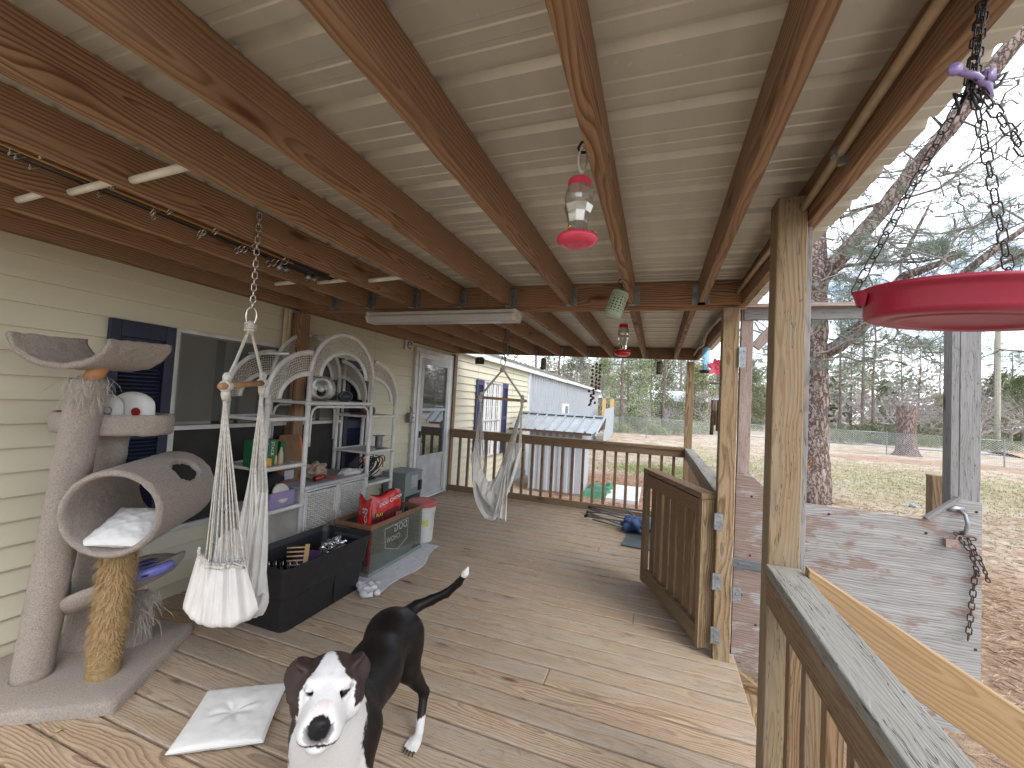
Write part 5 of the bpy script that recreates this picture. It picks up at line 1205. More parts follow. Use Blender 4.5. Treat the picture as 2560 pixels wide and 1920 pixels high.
def sling(u, v):
    """u 0..1 left cords to right cords, v across"""
    s = v*2-1; t = u
    if t < .5: k = t/.5; X = -.225+.03*k+.16*k**3; z = 1.03-.62*k**.9
    else: k = (1-t)/.5; X = .215-.05*(1-k)*0-.10*k-.09*k**3; z = 1.00-.59*k**.95
    w_ = .02+.19*math.sin(PI*min(t, 1-t))**.8
    z2 = z-.05*(1-abs(s))*math.sin(PI*t)+.07*s*math.sin(PI*t)
    f = .011*math.sin(s*13+t*4+3*mn.noise(Vector((t*2, s, 7))))+.005*math.sin(s*29)
    p = P2_+bd2*X+bn2*(s*w_-.04*math.sin(PI*t))+Vector((0, 0, z2))
    return p+(bd2*(-1 if t < .5 else 1)*abs(math.cos(PI*t))+Vector((0, 0, 1))*math.sin(PI*t))*f
m = M(); m.grid(sling, 90, 90); m.build('cloth_seat', CANVAS, h2, smooth=True, solid=.003)
def lerp_t(T, k):
    k = min(max(k, 0), .9999)*(len(T)-1); i = int(k); return T[i]+(T[i+1]-T[i])*(k-i)
def sl2(u, v):
    XL = lerp_t([-.225, -.262, -.245, -.175, -.085, -.075], v); XR = lerp_t([.165, .175, .135, .115, .110, .105], v)
    zt = lerp_t([.97, .84, .73, .66, .70, .80, .93, 1.02], u); zb = lerp_t([.56, .44, .385, .36, .352, .355, .36, .37], u); z = zt+(zb-zt)*v
    f = (.014*math.sin(u*26+v*5+3*mn.noise(Vector((u*3, v*2, 7))))+.008*math.sin(u*51-v*7))*(.4+.6*math.sin(PI*u))
    return P2_+bd2*(XL+(XR-XL)*u)+bn2*(-.06-.11*math.sin(PI*u)*math.sin(PI*min(1, v*.9+.1))+f)+Vector((0, 0, z))
m = M(); m.grid(sl2, 110, 60); m.build('front_panel', CANVAS, h2, smooth=True, solid=.003)
def sl3(u, v):
    s = u*2-1; k = v; return P2_+bd2*(.085+.03*(1-k)+s*(.030+.035*k))+bn2*(-.20-.02*math.sin(s*8+k))+Vector((0, 0, .74-.385*k+.012*math.sin(s*12)))
m = M(); m.grid(sl3, 44, 30); m.build('gathered_end', CANVAS, h2, smooth=True, solid=.003)
for (e, tt) in ((c0+bd2*.045-Vector((0, 0, .06)), lambda t: sling(.03, t)), (c1_-bd2*.045-Vector((0, 0, .06)), lambda t: sling(.97, t)), (c1_-bd2*.05-Vector((0, 0, .06)), lambda t: sl3(t, 0)), (c0+bd2*.05-Vector((0, 0, .06)), lambda t: sl2(t*.35, 0)), (c1_-bd2*.05-Vector((0, 0, .06)), lambda t: sl2(.65+t*.35, 0))): cords(h2, e, tt, 9, .0032, .014)

# ---------------- wicker shelf unit
WICK = mat('white_painted_wicker', (.60, .585, .565), .6, 0, .14, 12, .25, 90)
WICK2 = mat('white_wicker_strand', (.60, .565, .50), .65, 0, .2, 40, .2, 200)
sh_ = thing('wicker_shelf', 'white wicker etagere with three arches, open shelves and woven cabinet doors', 'shelf unit', (-2.8, 2.95, 0))
YS = [2.19, 2.55, 3.31, 3.70]; XF, XB = -2.60, -3.0
ZA = [1.40, 1.55, 1.55, 1.40]
def pipe(nm, pts, r, mt=WICK, sm=True): m = M(); m.tube(pts, r, 10); return m.build(nm, mt, sh_, smooth=sm)
for X in (XF, XB):
    for i, y in enumerate(YS):
        t_ = (1.40 if i in (0, 3) else 1.60); lean = 0
        pipe('post', [(X, y, 0), (X, y, t_)], .0195)
        m = M()
        for z in (1.345, .87, .55, .30): m.tube([(X, y, z-.02), (X, y, z+.02)], .0215, 10)
        m.build('binding', WICK2, sh_, smooth=True)
    # arches: centre and two sides
    def arch(y0, y1, zb, zt, th, left=True, right=True, a0=0, a1=PI, band=.145):
        yc, R = (y0+y1)/2, (y1-y0)/2
        return yc, R
    specs = [(2.55, 3.31, 1.565, .385, 0, PI, .165), (2.17, 2.97, 1.375, .375, PI*.5*1.02, PI, .175), (2.89, 3.72, 1.375, .385, 0, PI*.5*.96, .165)]
    for (y0, y1, zc, hz, a0, a1, band) in specs:
        yc, R = (y0+y1)/2, (y1-y0)/2
        def ap(a, k, xo=0): return Vector((X+xo, yc+(R-band*k*.62)*math.cos(a)*(1), zc+(hz-band*k)*math.sin(a)))
        n = 26; angs = [a0+(a1-a0)*i/n for i in range(n+1)]
        m = M()
        for k, r in ((0, .018), (.09, .008), (.91, .008), (1.0, .017)): m.tube([ap(a, k) for a in angs], r, 8)
        m.build('arch_frame', WICK, sh_, smooth=True)
        m = M(); ns = max(8, int((a1-a0)*R/.022)*1)
        for i in range(ns+1): a = a0+(a1-a0)*i/ns; m.tube([ap(a, .05), ap(a, .98)], .0028, 4, False)
        NB = 8; seg = ns*4
        for j in range(NB):
            k = .12+.76*j/(NB-1); m.tube([ap(a0+(a1-a0)*i/seg, k+(.030*mn.noise(Vector((i*.22, j*3, 0)))), .0065*math.cos(PI*i/4+PI*j)) for i in range(seg+1)], .0040, 5, False, flat=1)
        m.build('woven_panel', WICK2, sh_, smooth=True)
for y in (2.93,): pipe('tie_bar', [(XF, y, 1.94), (XB, y, 1.94)], .012)
pipe('tie_bar', [(XF, 2.33, 1.71), (XB, 2.33, 1.71)], .010); pipe('tie_bar', [(XF, 3.58, 1.69), (XB, 3.58, 1.69)], .010)
def shelf(y0, y1, z, th=.022, thick=.016):
    m = M(); m.box(((XF+XB)/2, (y0+y1)/2, z), (XF-XB-.01, y1-y0-.02, .012)); m.tube([(XF, y0, z), (XF, y1, z)], thick, 10); m.tube([(XB, y0, z), (XB, y1, z)], thick, 10); m.tube([(XF, y0, z), (XB, y0, z)], thick*.8, 8); m.tube([(XF, y1, z), (XB, y1, z)], thick*.8, 8)
    m.build('shelf', WICK, sh_, smooth=False)
for z in (1.222, .865, .548): shelf(YS[0], YS[1], z)
for z in (1.222, .875, .562): shelf(YS[2], YS[3], z)
shelf(YS[0], YS[1], .06); shelf(YS[2], YS[3], .06)
shelf(YS[1], YS[2], 1.345)
for X in (XF, XB): pipe('inner_hoop', [(X, 2.585, 1.0), (X, 2.585, 1.24), (X, 2.60, 1.29), (X, 2.64, 1.315), (X, 3.22, 1.315), (X, 3.26, 1.29), (X, 3.275, 1.24), (X, 3.275, .98)], .010)
# cabinet
m = M(); m.box(((XF+XB)/2, (YS[1]+YS[2])/2, .672), (XF-XB+.03, YS[2]-YS[1]+.02, .025)); m.tube([(XF+.012, YS[1], .670), (XF+.012, YS[2], .670)], .018, 10); m.build('cabinet_top', mat('greyed_cabinet_top', (.44, .44, .44), .6, 0, .2, 8), sh_, smooth=False)
m = M(); m.box(((XF+XB)/2, YS[1]+.008, .36), (XF-XB-.02, .012, .6)); m.build('cabinet_side', WICK, sh_); m = M(); m.box((XB+.01, (YS[1]+YS[2])/2, .36), (.012, .74, .6)); m.build('cabinet_back', WICK, sh_); m = M(); m.box(((XF+XB)/2, YS[2]-.008, .36), (XF-XB-.02, .012, .6)); m.build('cabinet_side', WICK, sh_)
m = M(); m.box(((XF+XB)/2, (YS[1]+YS[2])/2, .07), (XF-XB-.02, .74, .012)); m.build('cabinet_floor', WICK, sh_)
ym = (YS[1]+YS[2])/2
for (a, b, hs) in ((YS[1]+.02, ym-.003, 1), (ym+.003, YS[2]-.02, -1)):
    m = M(); z0, z1 = .08, .645
    for k, r in ((0, .010), (.022, .006)):
        q = [(XF+.008, a+k+.008, z0+k), (XF+.008, b-k-.008, z0+k), (XF+.008, b-k-.008, z1-k), (XF+.008, a+k+.008, z1-k), (XF+.008, a+k+.008, z0+k)]
        for s, e in zip(q[:-1], q[1:]): m.tube([s, e], r, 8)
    dr = m.build('door', WICK, sh_, smooth=True)
    m = M(); ys_ = np.linspace(a+.034, b-.034, 13); zs_ = np.linspace(z0+.034, z1-.034, 30)
    for y in ys_: m.tube([(XF+.006, y, z0+.03), (XF+.006, y, z1-.03)], .003, 4, False)
    for j, z in enumerate(zs_):
        pts = []
        for i in range(4*12+1):
            y = ys_[0]+(ys_[-1]-ys_[0])*i/48; pts.append((XF+.006+.0065*math.cos(PI*i/4+PI*j), y, z))
        m.tube(pts, .0062, 5, False)
    m.build('woven_panel', WICK2, dr, smooth=True)
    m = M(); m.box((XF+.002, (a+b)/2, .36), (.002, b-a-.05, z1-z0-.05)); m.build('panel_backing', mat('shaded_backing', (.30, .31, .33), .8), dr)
    m = M(); yh = b-.022 if hs > 0 else a+.022; m.tube([(XF+.016, yh, .30), (XF+.032, yh, .31), (XF+.034, yh, .36), (XF+.032, yh, .41), (XF+.016, yh, .42)], .007, 8); m.build('door_handle', WICK, dr, smooth=True)

# things on the shelves
def cardbox(nm, c, d, rz, mt, bevel=.002):
    t = Matrix.Rotation(rz, 3, 'Z'); ax = (t @ Vector((1, 0, 0)), t @ Vector((0, 1, 0)), Vector((0, 0, 1))); m = M(); m.box(c, d, ax); return m, ax
GRN = mat('green_carton', (.012, .10, .035), .45, 0, .08, 6); YEL = mat('yellow_print', (.65, .32, .04), .5); CREAM = mat('cream_print', (.7, .65, .5), .6); REDP = mat('red_carton_stripe', (.42, .015, .02), .45)
gb_ = Vector((-2.735, 2.275, .965)); m, ax_ = cardbox('carton', gb_, (.10, .19, .20), -.10, GRN); car = m.build('carton', GRN, bevel=.002); tag(car, 'green cracker carton with a red stripe on the left wicker shelf', 'carton')
X_ = ax_[1]; N_ = ax_[0]; fc = gb_+N_*.051
def decal(par, nm, pts2, mt, lift=.0012): m = M(); m.add([fc+X_*a+Vector((0, 0, b_))+N_*lift for a, b_ in pts2], [tuple(range(len(pts2)))]); m.build(nm, mt, par)
decal(car, 'printed_stripe', [(-.042, -.1), (-.022, -.1), (-.018, .1), (-.038, .1)], REDP); decal(car, 'printed_cracker', [(-.082, .05), (-.038, .085), (-.005, .02), (-.045, -.012)], YEL, .002); decal(car, 'printed_cracker', [(-.072, .045), (-.04, .070), (-.015, .022), (-.045, .0)], mat('orange_print', (.55, .17, .02), .5), .0028); decal(car, 'printed_cracker', [(.01, -.09), (.055, -.095), (.05, -.04), (.015, -.03)], YEL, .002)
m = M(); text_mesh(m, 'STACK', .034, fc+X_*.052+Vector((0, 0, .035))+N_*.0015, (0, 0, -1), X_); m.build('printed_letters', CREAM, car)
m = M(); text_mesh(m, '3x', .022, fc+X_*.012+Vector((0, 0, .075))+N_*.0015, X_, (0, 0, 1)); m.build('printed_letters', CREAM, car)
# bottles / tan tube / second green carton
m, ax_ = cardbox('carton', Vector((-2.75, 2.435, .955)), (.09, .05, .165), .15, GRN); tag(m.build('carton', GRN, bevel=.002), 'narrow green carton at the right end of the left wicker shelf', 'carton')
m = M(); m.lathe([(.020, 0), (.021, .01), (.018, .08), (.009, .115), (.009, .13), (.0, .132)], (-2.68, 2.40, .873), 16); tag(m.build('squeeze_tube', mat('tan_tube', (.45, .36, .24), .5), smooth=True), 'tan squeeze tube standing in front of the narrow green carton', 'bottle')
m = M(); m.lathe([(.016, 0), (.018, .02), (.015, .07), (.008, .09), (.008, .11), (0, .112)], (-2.69, 2.36, .873), 14); tag(m.build('small_bottle', mat('amber_plastic', (.5, .35, .1), .3), smooth=True), 'small amber bottle between the green cartons', 'bottle')
# brown paper bag with orange side
KR = mat('brown_kraft_bag', (.20, .105, .05), .7, 0, .2, 10, .2, 40); ORG = mat('orange_bag_side', (.55, .12, .03), .5, 0, .2, 10, .2, 40); GREYL = mat('pale_label', (.5, .52, .55), .6)
bc_ = Vector((-2.87, 2.655, .685)); m = M(); m.cur = 0
def pbag(u, v, s): a = u*2-1; t = v; th_ = .055*(1-t**3); return bc_+Vector((s*th_*(1-abs(a)**6*.3)+.004*mn.noise(Vector((u*5, v*5, s))), a*.105*(1+.02*t), .385*t))
for s in (1, -1): m.grid(lambda u, v: pbag(u, v, s), 20, 20)
for a in (0, 1):
    m.cur = 1; m.grid(lambda u, v: pbag(a, v, -1).lerp(pbag(a, v, 1), u), 6, 20)
bagk = m.build('kraft_bag', [KR, ORG], smooth=True); tag(bagk, 'tall brown paper bag with orange edges behind the wicker shelf posts', 'bag')
m = M(); m.grid(lambda u, v: pbag(.86+.13*u, .02+.93*v, 1)+Vector((.002, 0, 0)), 4, 20); m.build('orange_edge', ORG, bagk)
m = M(); m.add([bc_+Vector((.060, y, z)) for y, z in ((-.09, .03), (.0, .03), (.0, .10), (-.09, .10))], [(0, 1, 2, 3)]); m.build('label', GREYL, bagk)
m = M()
for i in range(5): m.box(bc_+Vector((.0605, -.045, .088-.011*i)), (.0008, .07-.01*(i % 2), .0018))
m.build('label_lines', GREYINK, bagk)
# reflector lamp
m = M(); lc = Vector((-2.80, 2.88, 1.475)); la = Vector((.55, -.55, .25)).normalized(); lx = la.orthogonal().normalized(); AXL = (lx, la.cross(lx), la)
lm = thing('clamp_lamp', 'aluminium reflector clamp lamp hanging under the middle arch of the wicker shelf', 'lamp', (-2.8, 2.88, 1.36))
m = M(); m.shell([(.118, .0), (.116, .012), (.108, .04), (.085, .075), (.05, .098), (.022, .108)], lc-la*.02, 40, (AXL[0], AXL[1], -AXL[2])); m.build('reflector', CHROME, lm, smooth=True, solid=.0015)
m = M(); m.tube([lc-la*.11, lc-la*.18], .020, 12); m.tube([lc-la*.15, lc-la*.17+Vector((0, 0, .07)), Vector((-2.86, 2.90, 1.80))], .004, 6); m.build('socket', BLACKP, lm, smooth=True)
m = M(); m.lathe([(0, .0), (.02, .004), (.026, .02), (.02, .045), (.012, .06)], lc-la*.075, 16, AXL); m.build('bulb', mat('frosted_bulb', (.7, .7, .66), .3), lm, smooth=True)
# dangling black wire
m = M(); m.tube([(-2.93, 2.70, 1.80), (-2.94, 2.71, 1.4), (-2.93, 2.70, 1.0), (-2.94, 2.70, .72)], .004, 6); tag(m.build('power_cable', BLACKP, smooth=True), 'thin black cord hanging down behind the wicker shelf', 'cord')
# mask on the top shelf
mk = thing('swim_mask', 'dark blue grey diving mask on the top centre shelf', 'mask', (-2.86, 3.2, 1.352))
m = M(); m.lathe([(.045, 0), (.058, .01), (.060, .03), (.05, .045), (.042, .04), (.046, .02)], (-2.83, 3.20, 1.40), 24, (Vector((.3, .9, 0)), Vector((0, 0, 1)), Vector((.9, -.3, .2))), 0, 1.3, .9); m.build('frame', mat('dark_rubber', (.06, .07, .08), .4), mk, smooth=True)
m = M(); m.tube([(-2.85, 3.10, 1.45), (-2.88, 3.02, 1.49), (-2.9, 2.99, 1.50)], .012, 8); m.tube([(-2.82, 3.09, 1.42), (-2.85, 3.01, 1.46)], .009, 8); m.build('snorkel', mat('teal_plastic', (.10, .28, .33), .3), mk, smooth=True)
# brown pots
for (y, x, r, lb) in ((3.46, -2.80, .036, 'left brown clay pot on the top right wicker shelf'), (3.545, -2.78, .045, 'right and larger brown clay pot on the top right wicker shelf')):
    m = M(); m.lathe([(r*.5, 0), (r*.85, .012), (r, .035), (r*.9, .06), (r*.6, .078), (r*.45, .074)], (x, y, 1.232), 22); tag(m.build('clay_pot', mat('brown_clay', (.10, .055, .03), .6), smooth=True), lb, 'pot', 'brown pots')
m = M(); m.lathe([(.09, 0), (.11, .01), (.105, .014), (0, .008)], (-2.8, 3.42, 1.230), 26); tag(m.build('dark_plate', mat('dark_red_dish', (.12, .03, .02), .5), smooth=True), 'dark red dish under the clay pots', 'dish')
# wire spool
sp_ = thing('wire_spool', 'steel spool wound with grey wire on the middle right wicker shelf', 'spool', (-2.70, 3.60, .884))
m = M(); m.lathe([(0, 0), (.062, 0), (.062, .004), (.02, .005)], (-2.70, 3.60, .886), 26); m.lathe([(.02, .128), (.064, .129), (.064, .133), (0, .133)], (-2.70, 3.60, .886), 26); m.build('flanges', mat('dark_tin', (.22, .2, .17), .4, .7), sp_)
m = M()
for i in range(22): m.tube([(-2.70+.036*math.cos(t), 3.60+.036*math.sin(t), .892+.0054*i+.0054*t/6.28) for t in [k*2*PI/18 for k in range(19)]], .0032, 5, False)
m.tube([(-2.668, 3.62, .95), (-2.63, 3.66, .97), (-2.62, 3.70, 1.02), (-2.64, 3.72, .99), (-2.65, 3.66, .94)], .0015, 4); m.build('wound_wire', GALV, sp_, smooth=True)
m = M(); m.lathe([(.03, 0), (.05, .004), (.055, .012), (.05, .012)], (-2.68, 3.44, .888), 20); tag(m.build('saucer', mat('pale_saucer', (.5, .52, .5), .4), smooth=True), 'small pale saucer left of the wire spool', 'dish')
# cable bundle
m = M(); rg = random.Random(9)
for i in range(15):
    cx, cy, cz = -2.78+rg.gauss(0, .04), 3.57+rg.gauss(0, .04), .70+rg.gauss(0, .012); r = rg.uniform(.08, .125); a0 = rg.uniform(0, 6); tl = rg.uniform(-.5, .5)
    m.tube([(cx+.05*math.sin(t+tl), cy+r*math.cos(t)*1.1, max(.575, cz+r*math.sin(t))) for t in [a0+k*2*PI/24 for k in range(22)]], .0055, 6)
for i in range(6): m.tube([(-2.7+rg.gauss(0, .03), 3.42+rg.uniform(-.1, .25), .585+rg.uniform(0, .02)) for k in range(6)], .005, 5)
cb = m.build('cable_coil', mat('black_cable', (.02, .02, .025), .4), smooth=True); tag(cb, 'tangle of black cables on the lower right wicker shelf', 'cables')
m = M(); m.tube([(-2.72, 3.67, .80), (-2.70, 3.69, .76), (-2.70, 3.69, .68)], .006, 6); m.tube([(-2.72, 3.40, .82), (-2.70, 3.39, .78), (-2.70, 3.40, .73)], .008, 6); m.build('orange_plug', ORG, cb, smooth=True)
m = M(); m.grid(lambda u, v: (-2.78+.05*math.sin(u*5), 3.26+.19*u, .70+.07*v+.08*(1-abs(u*2-1))*v), 12, 8); crumple(m, .02, 14, 3); tag(m.build('black_bag', mat('black_cloth', (.015, .015, .017), .8), smooth=True, solid=.03), 'black cloth bag pushed behind the right wicker post', 'bag')
# crumpled paper, red shears, white cloth on the cabinet
def blobm(c, rx, ry, rz_, amp, k, seed, n=22):
    m = M(); c = Vector(c); vs = []
    m.grid(lambda u, v: tuple(c+Vector((rx*math.cos(2*PI*u)*math.sin(PI*v), ry*math.sin(2*PI*u)*math.sin(PI*v), rz_*math.cos(PI*v)))), n*2, n, True)
    s = Vector((seed, seed*2.3, 1)); m.v = [tuple(c+(Vector(p)-c)*(1+amp*(abs(mn.noise(Vector(p)*k+s))*2-.4))) for p in m.v]
    m.v = [(p[0], p[1], max(p[2], c.z-rz_*.8)) for p in m.v]; return m
tag(blobm((-2.78, 2.86, .745), .075, .10, .065, .55, 22, 2).build('crumpled_bag', mat('tan_crumpled_paper', (.36, .27, .20), .8, 0, .2, 20)), 'crumpled tan paper bag on top of the wicker cabinet', 'paper bag')
rt = thing('red_jar', 'dark red glass jar lying on the wicker cabinet beside the crumpled bag', 'jar', (-2.68, 2.80, .69))
m = M(); m.tube([(-2.66, 2.74, .712), (-2.67, 2.80, .714), (-2.675, 2.86, .714)], [.024, .026, .018], 14); m.build('body', mat('red_glass', (.25, .02, .02), .1), rt, smooth=True)
m = M(); m.box((-2.655, 2.93, .702), (.02, .10, .014)); m.build('handle', REDP, rt, bevel=.004)
m = blobm((-2.70, 3.22, .70), .06, .13, .030, .5, 18, 6); tag(m.build('white_cloth', mat('white_rag', (.6, .6, .6), .9), smooth=True), 'crumpled white cloth at the right end of the wicker cabinet', 'cloth')
# basket on the lower left shelf
LIL, nt, b = NT('lilac_clear_plastic', .2); tr = nd(nt, 'ShaderNodeBsdfTransparent', {'Color': (.80, .76, .9, 1)}); mxs = nd(nt, 'ShaderNodeMixShader', {0: .45, 1: tr.outputs[0], 2: b.outputs[0]}); b.inputs['Base Color'].default_value = (.42, .36, .55, 1)
nt.links.new(mxs.outputs[0], [n for n in nt.nodes if n.type == 'OUTPUT_MATERIAL'][0].inputs[0])
m = M(); y0, y1, x0, x1, z0, z1 = 2.28, 2.50, -2.86, -2.62, .563, .675
for (c, d) in (((x1-.004, (y0+y1)/2, (z0+z1)/2), (.004, y1-y0, z1-z0)), ((x0, (y0+y1)/2, (z0+z1)/2), (.004, y1-y0, z1-z0)), (((x0+x1)/2, y0, (z0+z1)/2), (x1-x0, .004, z1-z0)), (((x0+x1)/2, y1, (z0+z1)/2), (x1-x0, .004, z1-z0)), (((x0+x1)/2, (y0+y1)/2, z0), (x1-x0, y1-y0, .004)), ((x1, (y0+y1)/2, z1), (.014, y1-y0+.02, .006)), (((x0+x1)/2, y1, z1), (x1-x0, .014, .006))): m.box(c, d)
tag(m.build('plastic_basket', LIL), 'lilac see-through basket on the lower left wicker shelf', 'basket')
m = M(); m.lathe([(0, .0), (.055, .003), (.072, .01), (.075, .022), (.066, .03), (0, .034)], (-2.665, 2.40, .655), 30, (Vector((0, 1, 0)), Vector((-.3, 0, .95)), Vector((.95, 0, .3)))); tag(m.build('round_tin', mat('cream_tin_lid', (.60, .56, .48), .4), smooth=True), 'round cream lid standing in the lilac basket', 'lid')
m = M(); m.tube([(-2.74, 2.33, .60), (-2.75, 2.36, .72), (-2.76, 2.43, .765), (-2.75, 2.50, .74)], [.045, .05, .045, .02], 12); tag(m.build('cap_hat', mat('black_fabric', (.012, .012, .013), .9), smooth=True), 'black cap stuffed in the lilac basket', 'cap')
tag(blobm((-2.70, 2.30, .60), .03, .03, .03, .1, 10, 1, 8).build('teal_ball', mat('teal_ball_rubber', (.12, .28, .27), .5), smooth=True), 'small teal ball in front of the lilac basket', 'ball')

# ---------------- black storage bin
bin_ = thing('storage_bin', 'big open black plastic storage tote on the deck', 'bin', (-2.2, 2.25, 0))
def rrect(x0, x1, y0, y1, r, n=6):
    pts = []
    for (cx, cy, a0) in ((x1-r, y1-r, 0), (x0+r, y1-r, PI/2), (x0+r, y0+r, PI), (x1-r, y0+r, 3*PI/2)):
        for i in range(n+1): a = a0+PI/2*i/n; pts.append((cx+r*math.cos(a), cy+r*math.sin(a)))
    return pts
lv = [(.0, 0), (.012, .0), (.20, .018), (.205, .026), (.37, .042), (.372, .056), (.395, .058), (.398, .05), (.36, .040), (.05, .004), (.03, -.01)]
m = M(); L_ = []
for k, (z, o) in enumerate(lv):
    ins = 0 if k < 7 else -.006
    L_.append([Vector((x, y, z)) for x, y in rrect(-2.385-o-ins, -2.035+o+ins, 1.925-o-ins, 2.60+o+ins, .045)])
n_ = len(L_[0]); vs = [p for l in L_ for p in l]; fs = [tuple(range(n_-1, -1, -1))]
for i in range(len(L_)-1):
    for k in range(n_): fs.append((i*n_+k, i*n_+(k+1) % n_, (i+1)*n_+(k+1) % n_, (i+1)*n_+k))
fs.append(tuple((len(L_)-1)*n_+k for k in range(n_)))
m.add(vs, fs)
m.build('tub', BLACKP, bin_, bevel=.003)
m = M()
for y in (2.32,): m.box((-2.020, y, .11), (.012, .012, .19))
m.build('side_rib', BLACKP, bin_, bevel=.003)
m = M(); m.bar((-2.33, 2.635, .35), (-2.08, 2.635, .35), .012, .02); m.build('handle_lip', mat('grey_sheen_plastic', (.06, .06, .065), .3), bin_, bevel=.003)
PINE = mat('pale_pine_dowels', (.55, .36, .17), .6, 0, .1, 20)
rk = thing('wooden_rack', 'pale wooden peg rack sticking out of the black storage tote', 'rack', (-2.2, 2.2, .3))
p0, p1 = Vector((-2.20, 2.24, .40)), Vector((-2.03, 2.05, .29)); dd = (p1-p0).normalized(); up2 = Vector((-.55, -.35, .35)).normalized()
m = M(); m.bar(p0, p1, .028, .014, (0, 0, 1)); m.build('bar', PINE, rk, bevel=.002)
for i in range(7): q = p0.lerp(p1, .08+.14*i); m = M(); m.tube([q, q+Vector((-.62, -.38, -.02)).normalized()*(.125-.004*i)], .0055, 8); m.build('peg', PINE, rk, smooth=True)
m = M(); 
for i in range(7): x = -2.31+.035*i; y = 1.93+.02*i; m.tube([(x, y, .30), (x-.01, y, .36), (x+.006, y+.005, .372), (x+.012, y, .355), (x+.006, y, .30)], .003, 6)
m.tube([(-2.33, 1.90, .31), (-2.1, 2.02, .315), (-2.08, 2.1, .30)], .004, 6); tag(m.build('wire_rack', CHROME, smooth=True), 'bent chrome wire rack in the near end of the black tote', 'rack')
m = M(); m.box((-2.2, 2.0, .27), (.26, .10, .02), (Vector((.9, .3, .1)), Vector((-.3, .9, 0)), Vector((-.1, 0, 1)))); tag(m.build('white_board', mat('off_white_plastic', (.5, .5, .46), .5), bevel=.004), 'off white board lying in the near end of the black tote', 'board')
tag(blobm((-2.22, 2.28, .27), .10, .10, .07, .2, 14, 4, 14).build('purple_cloth', mat('dark_purple_cloth', (.07, .03, .12), .85), smooth=True), 'dark purple cloth inside the black tote', 'cloth')
CLR, nt, b = NT('clear_plastic_film', .12); tr = nd(nt, 'ShaderNodeBsdfTransparent', {'Color': (.9, .93, .95, 1)}); gl = nd(nt, 'ShaderNodeBsdfGlossy', {'Roughness': .12}); mxs = nd(nt, 'ShaderNodeMixShader', {0: .35, 1: tr.outputs[0], 2: gl.outputs[0]}); nt.links.new(mxs.outputs[0], [n for n in nt.nodes if n.type == 'OUTPUT_MATERIAL'][0].inputs[0])
tag(blobm((-2.18, 2.46, .33), .07, .08, .05, .6, 22, 8, 16).build('clear_wrap', CLR), 'crumpled clear plastic wrap at the far end of the black tote', 'plastic wrap')
m = M(); m.box((-2.2, 2.25, .12), (.30, .55, .20)); crumple(m, .01, 5); tag(m.build('dark_clothes', mat('dark_clothes', (.02, .02, .03), .95), bevel=.03), 'dark folded clothes filling the black tote', 'clothes')

# ---------------- aquarium
aq = thing('aquarium', 'used glass aquarium with a brown top frame standing on a towel', 'aquarium', (-2.265, 3.13, .01))
AQG, nt, b = NT('dirty_aquarium_glass', .08)
co = objco(nt); n1 = noise(nt, co, 9, 5, .7).outputs['Fac']; sx = nd(nt, 'ShaderNodeSeparateXYZ', {0: co}).outputs
b.inputs['Base Color'].default_value = (.20, .21, .19, 1); b.inputs['Roughness'].default_value = .25
lw = nd(nt, 'ShaderNodeLayerWeight', {'Blend': .25}); tr = nd(nt, 'ShaderNodeBsdfTransparent', {'Color': (.82, .88, .84, 1)}); gl = nd(nt, 'ShaderNodeBsdfGlossy', {'Roughness': .02}); gl.inputs['Color'].default_value = (.85, .9, .88, 1)
m1 = nd(nt, 'ShaderNodeMixShader', {0: maprange(nt, lw.outputs['Fresnel'], 0, 1, .10, .9), 1: tr.outputs[0], 2: gl.outputs[0]})
m2 = nd(nt, 'ShaderNodeMixShader', {0: ma(nt, 'MULTIPLY', maprange(nt, n1, .3, .7, .02, .34), maprange(nt, sx[2], .25, .0, .7, 1.3)), 1: m1.outputs[0], 2: b.outputs[0]}); nt.links.new(m2.outputs[0], [n for n in nt.nodes if n.type == 'OUTPUT_MATERIAL'][0].inputs[0])
ax0, ax1, ay0, ay1, at_ = -2.445, -2.085, 2.755, 3.515, .40
for (c, d) in (((ax1, (ay0+ay1)/2, .205), (.006, ay1-ay0-.02, .37)), ((ax0, (ay0+ay1)/2, .205), (.006, ay1-ay0-.02, .37)), (((ax0+ax1)/2, ay0, .205), (ax1-ax0-.008, .006, .37)), (((ax0+ax1)/2, ay1, .205), (ax1-ax0-.008, .006, .37))): m = M(); m.box(c, d); m.build('glass_pane', AQG, aq)
m = M(); m.box(((ax0+ax1)/2, (ay0+ay1)/2, .022), (ax1-ax0-.01, ay1-ay0-.01, .012)); m.build('floor_pane', mat('murky_bottom', (.16, .18, .13), .6, 0, .2, 9), aq)
BRF = mat('brown_frame_plastic', (.20, .10, .055), .4, 0, .1, 10); 
m = M()
for (c, d) in (((ax1, (ay0+ay1)/2, at_-.012), (.016, ay1-ay0+.016, .036)), ((ax0, (ay0+ay1)/2, at_-.012), (.016, ay1-ay0+.016, .036)), (((ax0+ax1)/2, ay0, at_-.012), (ax1-ax0-.017, .016, .036)), (((ax0+ax1)/2, ay1, at_-.012), (ax1-ax0-.017, .016, .036))): m.box(c, d)
m.build('top_frame', BRF, aq, bevel=.002)
m = M()
for (c, d) in (((ax1, (ay0+ay1)/2, .018), (.014, ay1-ay0+.012, .024)), (((ax0+ax1)/2, ay0, .018), (ax1-ax0-.015, .014, .024)), ((ax0, (ay0+ay1)/2, .018), (.014, ay1-ay0+.012, .024)), (((ax0+ax1)/2, ay1, .018), (ax1-ax0-.015, .014, .024))): m.box(c, d)
m.build('base_frame', mat('grey_green_seal', (.2, .24, .22), .4), aq, bevel=.002)
m = M(); m.box((ax1+.004, 3.42, .05), (.004, .10, .012)); m.build('sticker', INK, aq)
